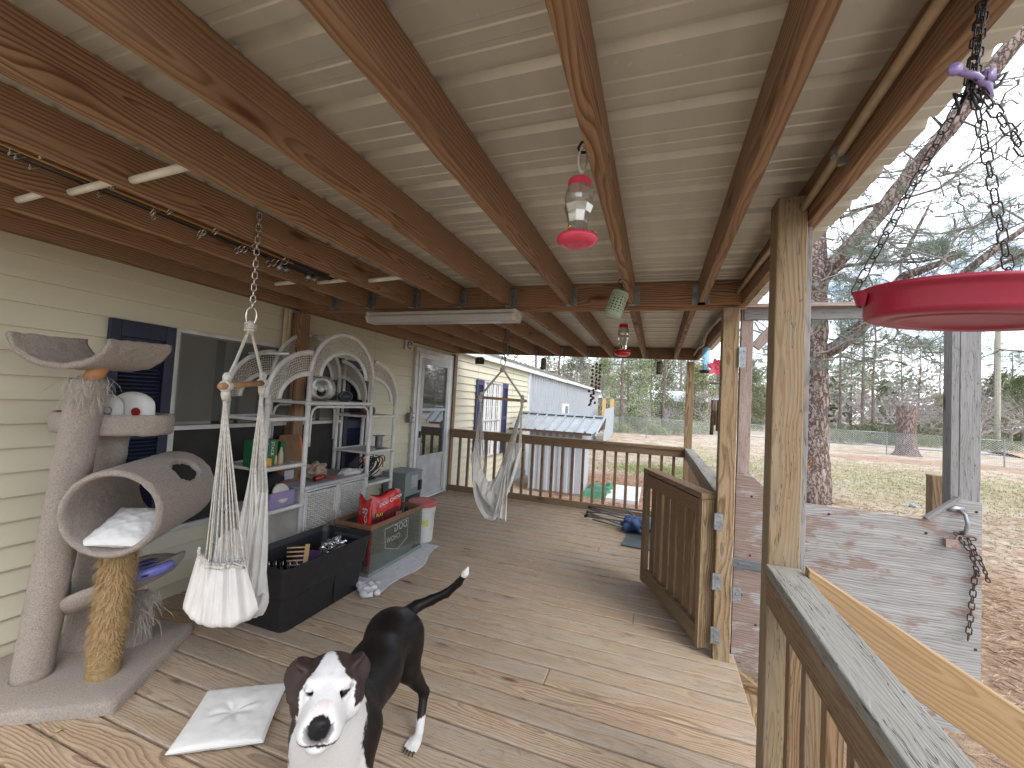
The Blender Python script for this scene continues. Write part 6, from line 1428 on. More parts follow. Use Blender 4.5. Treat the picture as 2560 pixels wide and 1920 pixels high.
# food bags inside
RBAG = mat('red_glossy_foil', (.50, .015, .012), .22, 0, .12, 14, .25, 22); DBAG = mat('maroon_glossy_foil', (.10, .008, .014), .22, 0, .12, 14, .25, 22)
WTX = mat('white_print', (.7, .7, .68), .4); YTX = mat('yellow_letters', (.75, .45, .05), .4)
def foodbag(c, X, Yn, Wd, Ht, th, sd_, mt, lean=(0, 0, 0)):
    c = Vector(c); X = Vector(X).normalized(); N_ = Vector(Yn).normalized(); lean = Vector(lean); m = M()
    def f(u, v, s):
        a = u*2-1; e = max(0, (1-a**4))**.5*max(0, 1-v**5)**.5
        return c+X*(a*Wd/2*(1-.05*v+.02*math.sin(v*9+sd_)))+Vector((0, 0, 1))*Ht*v*(1+.03*math.sin(u*7+sd_))+lean*v+N_*s*(th/2*e+.006*mn.noise(Vector((u*6, v*7, sd_+s))))
    for s in (1, -1): m.grid(lambda u, v: f(u, v, s), 30, 30)
    return m, f, X, N_
m, f1, X1, N1 = foodbag((-2.235, 2.86, .035), (.6, -.30, 0), (.45, .9, 0) if False else (.35, -.93, 0), .25, .55, .11, 1, RBAG, (.0, .0, 0))
fb1 = m.build('dog_food_bag', RBAG, smooth=True); tag(fb1, 'bright red food bag standing at the near end of the aquarium', 'bag', 'red food bags')
m = M(); text_mesh(m, 'DOG CHOW', .075, f1(.72, .50, 1)+N1*.004, (0, 0, -1), X1, bold=.001); m.build('printed_letters', WTX, fb1)
m = M(); text_mesh(m, '4 4', .035, f1(.5, .86, 1)+N1*.006, (0, 0, -1), X1, bold=.001); m.build('printed_letters', WTX, fb1)
m, f3, X3, N3 = foodbag((-2.16, 2.80, .035), (.9, -.15, 0), (.12, -1, 0), .11, .33, .05, 5, DBAG)
fb3 = m.build('dog_food_bag', RBAG, smooth=True); tag(fb3, 'red bag pressed in the near glass corner of the aquarium, with upright lettering', 'bag', 'red food bags')
m = M(); text_mesh(m, 'SMART VALUE', .030, f3(.66, .50, 1)+N3*.006, (0, 0, -1), X3, bold=.0006); m.build('printed_letters', YTX, fb3)
m = M(); text_mesh(m, 'ADULT', .030, f3(.28, .42, 1)+N3*.006, (0, 0, -1), X3); m.build('printed_letters', WTX, fb3)
m, f2, X2, N2 = foodbag((-2.20, 3.06, .035), (.18, .97, 0), (.97, -.18, 0), .38, .56, .12, 3, DBAG, (-.02, .05, 0))
fb2 = m.build('dog_food_bag', DBAG, smooth=True); tag(fb2, 'maroon and red food bag leaning in the middle of the aquarium', 'bag', 'red food bags')
m = M(); m.grid(lambda u, v: f2(u, .74+.24*v-.18*u*(1-v)*0+.0, 1)+N2*.002+Vector((0, 0, 0)), 20, 6); m.build('red_band', RBAG, fb2, smooth=True)
m = M(); text_mesh(m, 'DOG CHOW', .045, f2(.55, .86, 1)+N2*.008, X2+Vector((0, 0, .2)), (0, 0, 1), bold=.0008); text_mesh(m, 'BACON', .040, f2(.45, .58, 1)+N2*.012, X2, (0, 0, 1)); text_mesh(m, 'ADULT', .028, f2(.5, .47, 1)+N2*.012, X2, (0, 0, 1)); m.build('printed_letters', WTX, fb2)
m = M(); text_mesh(m, 'PLAY', .034, f2(.2, .72, 1)+N2*.010, X2, (0, 0, 1), bold=.001); m.build('printed_letters', YTX, fb2)
m = M()
for i in range(5): m.box(f2(.72+.045*i, .60, 1)+N2*.006, (.002, .008, .07), (N2, X2, Vector((0, .25, 1)).normalized()))
m.build('printed_stripes', mat('pale_brown_print', (.45, .25, .18), .4), fb2)
# backwards lettering laid on the glass, a reflection of the bags put into colour
m = M(); text_mesh(m, 'DOG', .085, (ax1+.0045, 3.16, .30), (0, -1, 0), (0, 0, 1)); text_mesh(m, 'CHOW', .060, (ax1+.0045, 3.06, .225), (0, -1, 0), (0, 0, 1))
SM, nt, b = NT('painted_reflection', .5); tr = nd(nt, 'ShaderNodeBsdfTransparent'); b.inputs['Base Color'].default_value = (.6, .63, .6, 1); mxs = nd(nt, 'ShaderNodeMixShader', {0: .45, 1: tr.outputs[0], 2: b.outputs[0]}); nt.links.new(mxs.outputs[0], [n for n in nt.nodes if n.type == 'OUTPUT_MATERIAL'][0].inputs[0])
m.v = [(ax1+.0042, 2*3.11-p[1]+.0, p[2]) for p in m.v]; m.v = [(p[0], 2*3.11-p[1], p[2]) for p in m.v]
q = [(ax1+.0042, y, z) for y, z in ((2.93, .33), (3.27, .345), (3.27, .17), (3.13, .11), (2.95, .17), (2.93, .33))]; m.tube(q, .0022, 4); m.build('reflected_lettering', SM, aq)
# towel
TOW = mat('pale_towel', (.56, .55, .57), .95, 0, .12, 30, .5, 200)
m = M()
def towel(u, v):
    x = -2.50+ (.62-.03*math.sin(v*9))*u; y = 2.60+1.02*v
    if u > .6: x += .05*(u-.6)/.4*math.sin(v*3+1)
    under = (x < ax1+.02) and (ay0-.01 < y < ay1+.01)
    z = .004 if under else .006+.007*abs(mn.noise(Vector((x*16, y*16, 1))))+(.035*max(0, mn.noise(Vector((x*12, y*12, 5)))) if v < .12 and u > .3 else 0)
    return (x, y, z)
m.grid(towel, 90, 130)
tag(m.build('towel', TOW, smooth=True, solid=.003), 'pale patterned towel spread under the aquarium', 'towel')
m = M(); rg = random.Random(3)
for i in range(3):
    c_ = Vector((-1.99+.05*i, 2.60-.035*i, .028)); 
    m.tube([c_+Vector((math.cos(t)*(.045+.008*i), math.sin(t)*(.035), .010*math.sin(t*2+i))) for t in [k*.5 for k in range(12)]], [.020+.006*math.sin(k*1.7) for k in range(12)], 10)
crumple(m, .006, 30, 2); tag(m.build('towel', TOW, smooth=True), 'bunched up corner of a second towel between tote and aquarium', 'towel')

# ---------------- bucket and grey box
bk = thing('bucket', 'white plastic bucket with a red lid behind the aquarium', 'bucket', (-2.21, 3.70, 0))
m = M(); m.lathe([(.112, 0), (.118, .01), (.13, .30), (.137, .305), (.137, .318), (.131, .322), (.131, .335), (.138, .34), (.138, .35), (.132, .355)], (-2.20, 3.70, 0), 40); m.build('pail', mat('white_bucket_plastic', (.60, .61, .58), .4, 0, .08, 5), bk, smooth=False, bevel=0)
m = M(); m.lathe([(.0, .392), (.125, .392), (.138, .396), (.144, .388), (.145, .352), (.139, .35)], (-2.20, 3.70, 0), 40); m.build('lid', mat('coral_red_lid', (.52, .10, .10), .45, 0, .08, 8), bk, smooth=False)
m = M(); m.tube([(-2.20+.142*math.cos(a), 3.70+.142*math.sin(a), .30-.115*math.sin((a+1.9)/1.9*PI) if True else 0) for a in [-1.9+1.9*i/14 for i in range(15)]], .003, 6); m.build('handle', WHITE, bk)
m = M(); m.grid(lambda u, v: (-2.20+.1315*math.cos(-.95+.45*u), 3.70+.1315*math.sin(-.95+.45*u), .17+.06*v), 6, 1); m.build('label', mat('yellow_label', (.6, .55, .1), .5), bk)
GB = mat('grey_green_painted_box', (.20, .235, .235), .45, .1, .06, 6)
gx_b = thing('metal_cabinet', 'grey painted box standing on the deck in front of the storm door', 'box', (-2.97, 4.62, 0))
bx0, bx1, by0, by1, bz = -3.02, -2.72, 4.16, 4.52, .54
m = M(); m.box(((bx0+bx1)/2, (by0+by1)/2, bz-.01), (bx1-bx0+.02, by1-by0+.02, .02)); m.build('top', GB, gx_b, bevel=.003)
m = M(); m.box(((bx0+bx1)/2, by0+.01, (bz-.02)/2), (bx1-bx0, .02, bz-.021)); m.box(((bx0+bx1)/2, by1-.01, (bz-.02)/2), (bx1-bx0, .02, bz-.021)); m.box((bx0+.01, (by0+by1)/2, (bz-.02)/2), (.02, by1-by0-.041, bz-.021)); m.build('side_panels', GB, gx_b, bevel=.002)
m = M(); m.box((bx1-.012, (by0+by1)/2, .39), (.02, by1-by0-.041, .25)); m.build('front_panel', GB, gx_b, bevel=.002)
m = M(); m.box(((bx0+bx1)/2, (by0+by1)/2, .265), (bx1-bx0-.03, by1-by0-.041, .015)); m.box(((bx0+bx1)/2, (by0+by1)/2, .03), (bx1-bx0-.03, by1-by0-.041, .015)); m.build('inner_shelf', mat('dark_inner', (.07, .08, .08), .6), gx_b)
m = M(); m.box((bx1-.0005, (by0+by1)/2+.02, .42), (.001, .13, .15)); m.build('blank_sticker', mat('grey_sticker', (.38, .40, .41), .5), gx_b)
m = M(); m.box((bx1+.01, by1-.05, .36), (.03, .05, .12)); m.build('black_latch', BLACKP, gx_b, bevel=.003)

# ---------------- ceiling things
fx = thing('light_fixture', 'long pale strip light fixture fixed under the cross beam', 'light fixture', (-1.52, 2.68, 2.0))
m = M(); prf = [(0, .082), (-.062, .082), (-.062, .060), (-.070, .052), (-.070, .036), (-.050, .004), (.050, .004), (.070, .036), (.070, .082)]
m.prism([(-2.14, 2.688+a, 1.995+z) for a, z in prf], (1.185, 0, 0)); m.build('housing', mat('dull_aluminium_housing', (.48, .48, .47), .35, .4, .12, 6, stretch=(.3, 1, 1)), fx, bevel=.002)
m = M(); m.prism([(-.955, 2.688+a*1.03, 1.995+z*1.02) for a, z in prf], (.025, 0, 0)); m.build('end_cap', mat('aged_white_cap', (.55, .52, .46), .6, 0, .15, 20), fx, bevel=.002)
m = M(); m.prism([(-2.165, 2.688+a*1.03, 1.995+z*1.02) for a, z in prf], (.025, 0, 0)); m.build('end_cap', mat('aged_white_cap', (.55, .52, .46), .6, 0, .15, 20), fx, bevel=.002)
m = M(); m.box((-1.55, 2.617, 2.045), (1.16, .002, .002)); m.build('housing_seam', GREYINK, fx)

# pvc pegs that carry the fishing rods
PVC = mat('cream_pvc', (.66, .63, .54), .35, 0, .08, 30)
for (x0_, x1_, y_, z_) in ((-1.80, -1.43, .90, 2.165), (-2.215, -1.84, .915, 2.178), (-2.60, -2.26, .91, 2.186), (-1.80, -1.55, 2.19, 2.182), (-2.215, -1.84, 2.18, 2.186), (-2.58, -2.26, 2.16, 2.186)):
    m = M(); m.tube([(x0_, y_, z_), (x0_+.004, y_, z_), (x1_, y_-.004, z_+.01)], [.0125, .0135, .0135], 16)
    tag(m.build('pvc_peg', PVC, smooth=True), {-1.80: 'rightmost', -2.215: 'middle', -2.60: 'leftmost', -2.58: 'leftmost'}[x0_]+(' near' if y_ < 1 else ' far')+' white pvc pipe peg between the rafters', 'pipe', 'pvc pegs between the rafters')
ROD1 = mat('amber_rod_blank', (.42, .22, .05), .35, 0, .15, 10); ROD2 = mat('black_rod_blank', (.02, .02, .022), .35)
for i, (xo, zo, mt_, lb) in enumerate(((-2.09, 2.215, ROD1, 'amber fishing rod lying on the pvc pegs'), (-2.13, 2.222, ROD2, 'black fishing rod with a big reel lying on the pvc pegs'), (-2.04, 2.225, ROD1, 'second amber fishing rod closest to the light'), (-2.165, 2.218, ROD2, 'thin black fishing rod closest to the wall'))):
    t = thing('fishing_rod', lb, 'fishing rod', (xo, 1.3, zo), group='fishing rods on the ceiling'); a, b_ = Vector((xo, .32, zo)), Vector((xo-.01, 2.25-.05*i, zo-.012))
    m = M(); m.tube([a, b_], [.003, .0085], 8); m.build('blank', mt_, t, smooth=True)
    m = M(); m.tube([a.lerp(b_, .80), b_], .013, 10); m.build('grip', mat('dark_cork', (.05, .04, .035), .9), t, smooth=True)
    for k in range(6):
        q = a.lerp(b_, .2+.11*k+.02*i); r_ = .007+.0028*k; m = M(); c_ = q-Vector((0, 0, r_+.012)); m.tube([c_+Vector((math.cos(s), .2*math.sin(s), math.sin(s)))*r_ for s in [j*2*PI/14 for j in range(15)]], .0014, 5, False); m.tube([q, c_+Vector((0, 0, r_))], .0014, 4); m.tube([q+Vector((0, .03, 0)), c_+Vector((r_*.7, 0, -r_*.6))], .001, 4); m.build('line_guide', CHROME, t)
    if i in (0, 1):
        q = a.lerp(b_, .80 if i else .87)-Vector((0, 0, .045)); m = M(); m.lathe([(.0, -.03), (.022, -.028), (.026, -.015), (.018, -.01), (.018, .01), (.026, .015), (.020, .03), (0, .032)], q, 18, (Vector((1, 0, 0)), Vector((0, 0, 1)), Vector((0, -1, 0)))); m.tube([q+Vector((math.cos(s)*.034, .012*math.sin(2*s), math.sin(s)*.034)) for s in [j*2*PI/16 for j in range(13)]], .0022, 5); m.tube([q, q+Vector((.05, .0, -.01)), q+Vector((.055, .02, -.03))], .003, 6); m.build('reel', mat('silver_reel', (.3, .3, .3), .3, .8), t, smooth=True)
    else:
        m = M(); m.tube([b_-Vector((0, .05, 0)), b_+Vector((0, .02, 0))], .0145, 10); m.build('butt_cap', mat('cork_cap', (.4, .25, .12), .8), t, smooth=True)

# hummingbird feeders
FG, nt, b = NT('feeder_clear_glass', .05); tr = nd(nt, 'ShaderNodeBsdfTransparent', {'Color': (.93, .93, .90, 1)}); gl = nd(nt, 'ShaderNodeBsdfGlossy', {'Roughness': .06}); lw = nd(nt, 'ShaderNodeLayerWeight', {'Blend': .42}); b.inputs['Base Color'].default_value = (.6, .6, .55, 1)
m1 = nd(nt, 'ShaderNodeMixShader', {0: maprange(nt, lw.outputs['Facing'], 0, 1, .08, .8), 1: tr.outputs[0], 2: gl.outputs[0]}); m2 = nd(nt, 'ShaderNodeMixShader', {0: .14, 1: m1.outputs[0], 2: b.outputs[0]}); nt.links.new(m2.outputs[0], [n for n in nt.nodes if n.type == 'OUTPUT_MATERIAL'][0].inputs[0])
def flower(m, c, d, r, n=5):
    c, d = Vector(c), Vector(d).normalized(); h = d.orthogonal().normalized(); g = d.cross(h)
    for k in range(n):
        a = 2*PI*k/n; e = h*math.cos(a)+g*math.sin(a); s = d.cross(e); m.add([c, c+e*r*.5+s*r*.33+d*r*.1, c+e*r+s*r*.12+d*r*.25, c+e*r-s*r*.12+d*r*.25, c+e*r*.5-s*r*.33+d*r*.1], [(0, 1, 2, 3, 4)])
    m.lathe([(0, 0), (r*.22, .001), (r*.16, .005), (0, .006)], c+d*.002, 8, (h, g, d))
def feeder(nm, lab, top, s, red, tilt=0, rs_=1.0):
    """top = neck hook point; hangs down .25*s"""
    t = thing('hummingbird_feeder', lab, 'bird feeder', top, group='red hummingbird feeders'); X = Vector((math.cos(tilt), 0, math.sin(tilt))); Z = Vector((-math.sin(tilt), 0, math.cos(tilt))); A = (X*rs_, Vector((0, rs_, 0)), Z); o = Vector(top)
    def P(z): return o-Z*z*s
    m = M(); m.lathe([(0, 0), (.030*s, -.001*s), (.033*s, -.006*s), (.033*s, -.028*s), (.030*s, -.03*s)], P(0), 32, A); m.build('cap', red, t, smooth=False)
    m = M(); m.shell([(.032*s, -.028*s), (.038*s, -.045*s), (.040*s, -.07*s), (.038*s, -.085*s)], P(0), 32, A); m.shell([(.040*s, -.085*s), (.041*s, -.10*s), (.034*s, -.125*s), (.028*s, -.16*s), (.027*s, -.20*s)], P(0), 8, A); m.build('bottle', FG, t, smooth=False, solid=.001)
    m = M(); m.lathe([(0, -.105*s), (.034*s, -.106*s), (.031*s, -.128*s), (.025*s, -.16*s), (.024*s, -.198*s), (0, -.199*s)], P(0), 8, A); m.build('nectar', CLR, t)
    m = M(); m.lathe([(.024*s, -.190*s), (.032*s, -.200*s), (.052*s, -.206*s), (.058*s, -.216*s), (.056*s, -.226*s), (.046*s, -.236*s), (.03*s, -.240*s), (0, -.238*s)], P(0), 40, A); m.build('base_dish', red, t, smooth=True)
    for a in (2.6, .1, 4.5):
        e = X*math.cos(a)+Vector((0, 1, 0))*math.sin(a); m = M(); flower(m, P(.199)+e*.047*s*rs_, Z+e*.7, .017*s); m.build('flower_port', mat('yellow_flower_plastic', (.70, .42, .04), .4), t)
    m = M(); m.tube([o, o+Z*.02*s, o+Z*.035*s+X*.012*s, o+Z*.05*s+X*.004*s, o+Z*.047*s-X*.01*s, o+Z*.036*s-X*.012*s], .0014, 6); m.build('wire_hook', CHROME, t)
    return t
PINK = mat('pink_red_translucent', (.62, .05, .10), .25, 0, .08, 10); RED = mat('red_feeder_plastic', (.55, .012, .02), .25, 0, .08, 10)
f1_ = feeder('a', 'near hummingbird feeder with a pink cap and yellow flowers, hanging on a white hook', (-.228, 1.125, 2.080), .78, PINK, 0, 1.27)
m = M(); m.tube([(-.195, 1.12, 2.19), (-.21, 1.12, 2.19), (-.228, 1.12, 2.185), (-.236, 1.122, 2.172), (-.23, 1.124, 2.160), (-.216, 1.124, 2.157)], .0042, 8); m.build('cup_hook', BLACKP, f1_, smooth=True)
m = M(); pts = [Vector((-.222+.010*math.cos(a)*1.1, 1.124, 2.137+.036*math.sin(a))) for a in [i*2*PI/24 for i in range(25)]]; m.tube(pts[6:20], [.0042+.0007*(i % 2) for i in range(14)], 8); m.build('white_clip', WHITE, f1_, smooth=True)
m = M(); m.tube(pts[:7]+[], .0015, 6); m.tube(pts[19:], .0015, 6); m.build('clip_wire', CHROME, f1_)
f2_ = feeder('b', 'far hummingbird feeder with a red cap, hanging below the green lantern', (-.288, 3.55, 2.142), 1.12, RED)
m = M(); m.tube([(-.288, 3.55, 2.19), (-.288, 3.55, 2.25)], .0015, 5); m.build('wire_hook', CHROME, f2_)
# green pierced lantern
LG, nt, b = NT('sage_green_pierced_metal', .5); uvw = nd(nt, 'ShaderNodeAttribute', attribute_name='wc').outputs['Vector']; sx = nd(nt, 'ShaderNodeSeparateXYZ', {0: uvw}).outputs
nu = ma(nt, 'MULTIPLY', sx[0], 15); nv = ma(nt, 'MULTIPLY', sx[1], 7); fu = ma(nt, 'ABSOLUTE', ma(nt, 'SUBTRACT', ma(nt, 'FRACT', nu), .5)); fv = ma(nt, 'ABSOLUTE', ma(nt, 'SUBTRACT', ma(nt, 'FRACT', nv), .5))
chk = ma(nt, 'MODULO', ma(nt, 'ADD', ma(nt, 'FLOOR', nu), ma(nt, 'FLOOR', nv)), 2)
d1 = ma(nt, 'ADD', ma(nt, 'MULTIPLY', fu, 2.6), ma(nt, 'MULTIPLY', fv, 1.2)); d2 = ma(nt, 'ADD', ma(nt, 'MULTIPLY', fu, 1.2), ma(nt, 'MULTIPLY', fv, 2.6)); dd_ = ma(nt, 'ADD', ma(nt, 'MULTIPLY', d1, chk), ma(nt, 'MULTIPLY', d2, ma(nt, 'SUBTRACT', 1, chk)))
hole = ma(nt, 'LESS_THAN', dd_, .62); band = ma(nt, 'MULTIPLY', ma(nt, 'GREATER_THAN', sx[1], .06), ma(nt, 'LESS_THAN', sx[1], .94)); b.inputs['Base Color'].default_value = (.33, .42, .30, 1)
tr = nd(nt, 'ShaderNodeBsdfTransparent'); mxs = nd(nt, 'ShaderNodeMixShader', {0: ma(nt, 'MULTIPLY', hole, band), 1: b.outputs[0], 2: tr.outputs[0]}); nt.links.new(mxs.outputs[0], [n for n in nt.nodes if n.type == 'OUTPUT_MATERIAL'][0].inputs[0])
LGP = mat('sage_green_metal', (.33, .42, .30), .5, 0, .08, 10)
ln = thing('pierced_lantern', 'sage green pierced metal lantern tilting on its hook below the cross beam', 'lantern', (-.22, 2.42, 2.13)); lz = Vector((.33, 0, 1)).normalized(); lxx = Vector((1, 0, -.33)).normalized(); lt = Vector((-.216, 2.42, 2.118)); A = (lxx, Vector((0, 1, 0)), lz)
m = M(); b_ = len(m.v); m.grid(lambda u, v: tuple(lt-lz*(.018+.118*(1-v))+lxx*.0495*math.cos(2*PI*u)+Vector((0, 1, 0))*.0495*math.sin(2*PI*u)), 48, 6); m.w = [(i//7/48, (i % 7)/6, 0) for i in range(len(m.v))]; m.build('pierced_wall', LG, ln, smooth=True)
m = M(); m.lathe([(0, .002), (.030, .0), (.044, -.006), (.0495, -.018)], lt, 36, A); m.shell([(.0495, -.136), (.049, -.150), (.043, -.160), (.036, -.163)], lt, 36, A); m.build('top_and_bottom', LGP, ln, smooth=True)
m = M(); m.lathe([(0, -.160), (.037, -.1605)], lt, 30, A); m.build('underside', WHITE, ln)
m = M(); m.tube([lt, lt+Vector((0, 0, .055))], .0015, 6); m.tube([Vector((-.20, 2.42, 2.16))+Vector((math.cos(a), 0, math.sin(a)))*.014-Vector((.022, 0, -.01)) for a in [.3+i*.42 for i in range(13)]], .0025, 6); m.build('hook', BLACKP, ln)
m = M(); m.lathe([(0, 0), (.034, 0), (.034, .10), (0, .10)], lt-lz*.145, 16, A); m.build('dark_core', BLACKP, ln)  # added black core, shade inside the lantern put into its colour
# small dark lanterns under the far beam
SLM = mat('dark_olive_tin', (.10, .095, .07), .5, .3, .2, 20)
for (x, z, lb, k) in ((-2.49, 2.015, 'dark square tag hanging from the far beam above the cream wall', 0), (-1.515, 1.98, 'small dark lantern hanging from the far beam near the middle', 1), (.012, 1.96, 'small dark pierced lantern hanging from the far beam near the corner post', 1)):
    if k:
        t = thing('small_lantern', lb, 'lantern', (x, 5.55, z), group='small dark lanterns'); m = M(); m.lathe([(0, .088), (.028, .086), (.036, .075), (.038, .05), (.038, -.06), (.034, -.075), (0, -.077)], (x, 5.55, z), 20); m.build('body', SLM, t, smooth=True)
        m = M()
        for i in range(5):
            for j in range(4): a = -PI/2+(j-1.5)*.38; m.lathe([(0, 0), (.005, .001)], (x+.0385*math.cos(a), 5.55+.0385*math.sin(a), z+.05-.022*i), 6, (Vector((-math.sin(a), math.cos(a), 0)), Vector((0, 0, 1)), Vector((math.cos(a), math.sin(a), 0))))
        m.build('hole_light_dots', mat('bright_dots', (.5, .5, .42), .5), t)  # flat pale discs, light through the holes put into their colour
    else:
        t = thing('hanging_tag', lb, 'tag', (x, 5.55, z)); m = M(); m.prism([(x-.07, 5.55, z-.05), (x+.07, 5.55, z-.055), (x+.075, 5.55, z+.03), (x+.04, 5.55, z+.055), (x-.045, 5.55, z+.055), (x-.072, 5.55, z+.02)], (0, .02, 0)); m.build('body', SLM, t, bevel=.003)
        m = M(); m.lathe([(0, 0), (.006, .001)], (x, 5.548, z), 8, (Vector((1, 0, 0)), Vector((0, 0, 1)), Vector((0, -1, 0)))); m.build('dot', WHITE, t)
    m = M(); top = 2.13 if k else 2.2; m.tube([(x-.03, 5.55, z+.06), (x, 5.55, top), (x+.03, 5.55, z+.06)], .0018, 5); m.tube([(x, 5.55, top), (x, 5.60, top+.04)], .002, 5); m.build('wire', BLACKP, t)
# rusty bell mobile
mb_ = thing('bell_mobile', 'string mobile of small rusty metal bells hanging before the trees', 'mobile', (-.78, 5.55, 1.5)); m = M(); rg = random.Random(12)
for i in range(34):
    t_ = i/33; z = 2.0-.55*t_; x = -.78+(.055*math.sin(i*2.1) if i < 20 else -.07+.05*math.sin(i*1.9)+.03*(i % 3)); x = min(max(x, -.90), -.70)
    s = .016; m = M(); m.lathe([(.0, s*1.1), (s*.5, s), (s, 0), (s*1.15, -s), (s*.8, -s*.8)], (x, 5.55+.03*math.sin(i*3.3), z), 10); m.build('bell', mat('rust_bell', (.16, .06, .035), .6, .4) if i == 0 else bpy.data.materials['rust_bell'], mb_, smooth=True)
m = M(); m.tube([(-.78, 5.6, 2.12), (-.78, 5.55, 2.05), (-.78, 5.55, 1.45)], .001, 4); m.tube([(-.78+.02*math.cos(a), 5.58, 2.13+.02*math.sin(a)) for a in [i*.5 for i in range(11)]], .003, 5); m.build('string', BLACKP, mb_)
# blue bottle feeder and pink flower, bamboo chime, outside the corner
y_ = 4.3; bf = thing('blue_feeder', 'pale blue glass bottle feeder hanging behind the hinge post', 'bird feeder', (.43, y_, 1.85))
BG, nt, b = NT('pale_blue_bottle_glass', .08); b.inputs['Base Color'].default_value = (.25, .50, .62, 1); tr = nd(nt, 'ShaderNodeBsdfTransparent', {'Color': (.72, .87, .95, 1)}); mxs = nd(nt, 'ShaderNodeMixShader', {0: .45, 1: tr.outputs[0], 2: b.outputs[0]}); nt.links.new(mxs.outputs[0], [n for n in nt.nodes if n.type == 'OUTPUT_MATERIAL'][0].inputs[0])
m = M(); m.lathe([(.030, 0), (.034, .01), (.030, .05), (.034, .09), (.030, .13), (.034, .17), (.032, .20), (.034, .21)], (.425, y_, 1.84), 20); m.build('bottle', BG, bf, smooth=True)
m = M(); m.lathe([(0, -.03), (.04, -.03), (.06, -.02), (.05, -.005), (.03, 0)], (.425, y_, 1.84), 20); m.build('base', BLACKP, bf, smooth=True); m = M(); m.tube([(.425, y_, 2.05), (.425, y_, 2.10)], .0015, 5); m.build('wire', BLACKP, bf)
m = M(); flower(m, (.515, y_-.05, 1.86), (-.1, -1, .1), .085, 6); flower(m, (.515, y_-.045, 1.86), (.1, -1, 0), .075, 5); tag(m.build('metal_flower', mat('hot_pink_petals', (.62, .06, .12), .5, 0, .15, 30)), 'hot pink flower ornament beside the blue bottle feeder', 'ornament')
y_ = 4.3; cm = thing('wind_chime', 'dark bamboo wind chime hanging left of the hinge post', 'wind chime', (.5, y_, 1.25)); BAM = mat('dark_bamboo', (.13, .07, .04), .45, 0, .3, 12, .1, 60)
m = M(); m.prism([(.455, y_-.05, 1.705), (.60, y_-.05, 1.70), (.58, y_+.05, 1.72), (.48, y_+.05, 1.72)], (0, 0, .015)); m.build('top_plate', BAM, cm)
for i, (x, L_, yo) in enumerate(((.497, .33, 0), (.545, .29, -.02), (.575, .26, .03), (.52, .24, .04))):
    m = M(); z1 = 1.56; m.tube([(x, y_+yo, z1), (x, y_+yo, z1-.11), (x, y_+yo, z1-.115), (x, y_+yo, z1-.12), (x-.004, y_+yo, z1-L_)], [.016, .0155, .0175, .0155, .0165], 12); m.build('bamboo_tube', BAM, cm, smooth=True); m = M(); m.tube([(x, y_+yo, z1), (x, y_+yo*.5, 1.71)], .001, 4); m.build('string', BLACKP, cm)
m = M(); m.tube([(.50, y_-.02, 1.46), (.60, y_-.02, 1.455)], .008, 8); m.build('cross_stick', mat('orange_bamboo', (.4, .2, .08), .5), cm, smooth=True)

# ---------------- folded camp chair and mat at the far railing
fc_ = thing('folded_chair', 'folded camp chair of steel rods and blue cloth lying by the far railing', 'folding chair', (-.45, 5.3, 0)); m = M(); STEEL = mat('grey_blue_tube', (.20, .22, .25), .35, .6, .1, 20)
for (a, b_) in (((-.80, 5.58, .10), (-.16, 5.22, .12)), ((-.80, 5.56, .08), (-.12, 5.30, .05)), ((-.82, 5.50, .05), (-.22, 5.30, .14)), ((-.80, 5.28, .05), (-.20, 5.05, .12)), ((-.78, 5.27, .08), (-.15, 5.18, .06)), ((-.77, 5.50, .04), (-.30, 5.12, .04)), ((-.70, 5.25, .03), (-.25, 5.00, .05)), ((-.80, 5.57, .12), (-.02, 5.48, .14)), ((-.33, 5.42, .20), (-.12, 5.20, .04)), ((-.30, 5.35, .18), (.0, 5.1, .05))): m.tube([a, b_], .0085, 8)
m.build('tube_frame', STEEL, fc_, smooth=True)
for p in ((-.81, 5.585, .10), (-.82, 5.51, .05), (-.81, 5.28, .055), (-.79, 5.26, .08)): m = M(); m.lathe([(.014, 0), (.02, .01), (.018, .03), (.010, .035)], p, 10, (Vector((0, 0, 1)), Vector((0, 1, 0)), Vector((1, -.3, 0)).normalized())); m.build('foot_cap', BLACKP, fc_, smooth=True)
BLUC = mat('blue_nylon_cloth', (.03, .075, .19), .6, 0, .15, 10, .3, 60)
m = blobm((-.17, 5.10, .09), .17, .16, .085, .55, 9, 3, 26); m.build('cloth_seat', BLUC, fc_, smooth=True); m = blobm((-.02, 5.17, .13), .09, .08, .05, .5, 12, 5, 16); m.build('mesh_pocket', mat('greyish_blue_mesh', (.20, .24, .36), .7), fc_, smooth=True)
m = M(); m.prism([(-.30, 4.52, .003), (.10, 4.50, .003), (.14, 5.25, .003), (-.24, 5.24, .003)], (0, 0, .012)); tag(m.build('rubber_mat', mat('slate_rubber', (.075, .095, .095), .6, 0, .2, 8), bevel=.003), 'dark slate tray mat lying under the folded chair', 'mat')
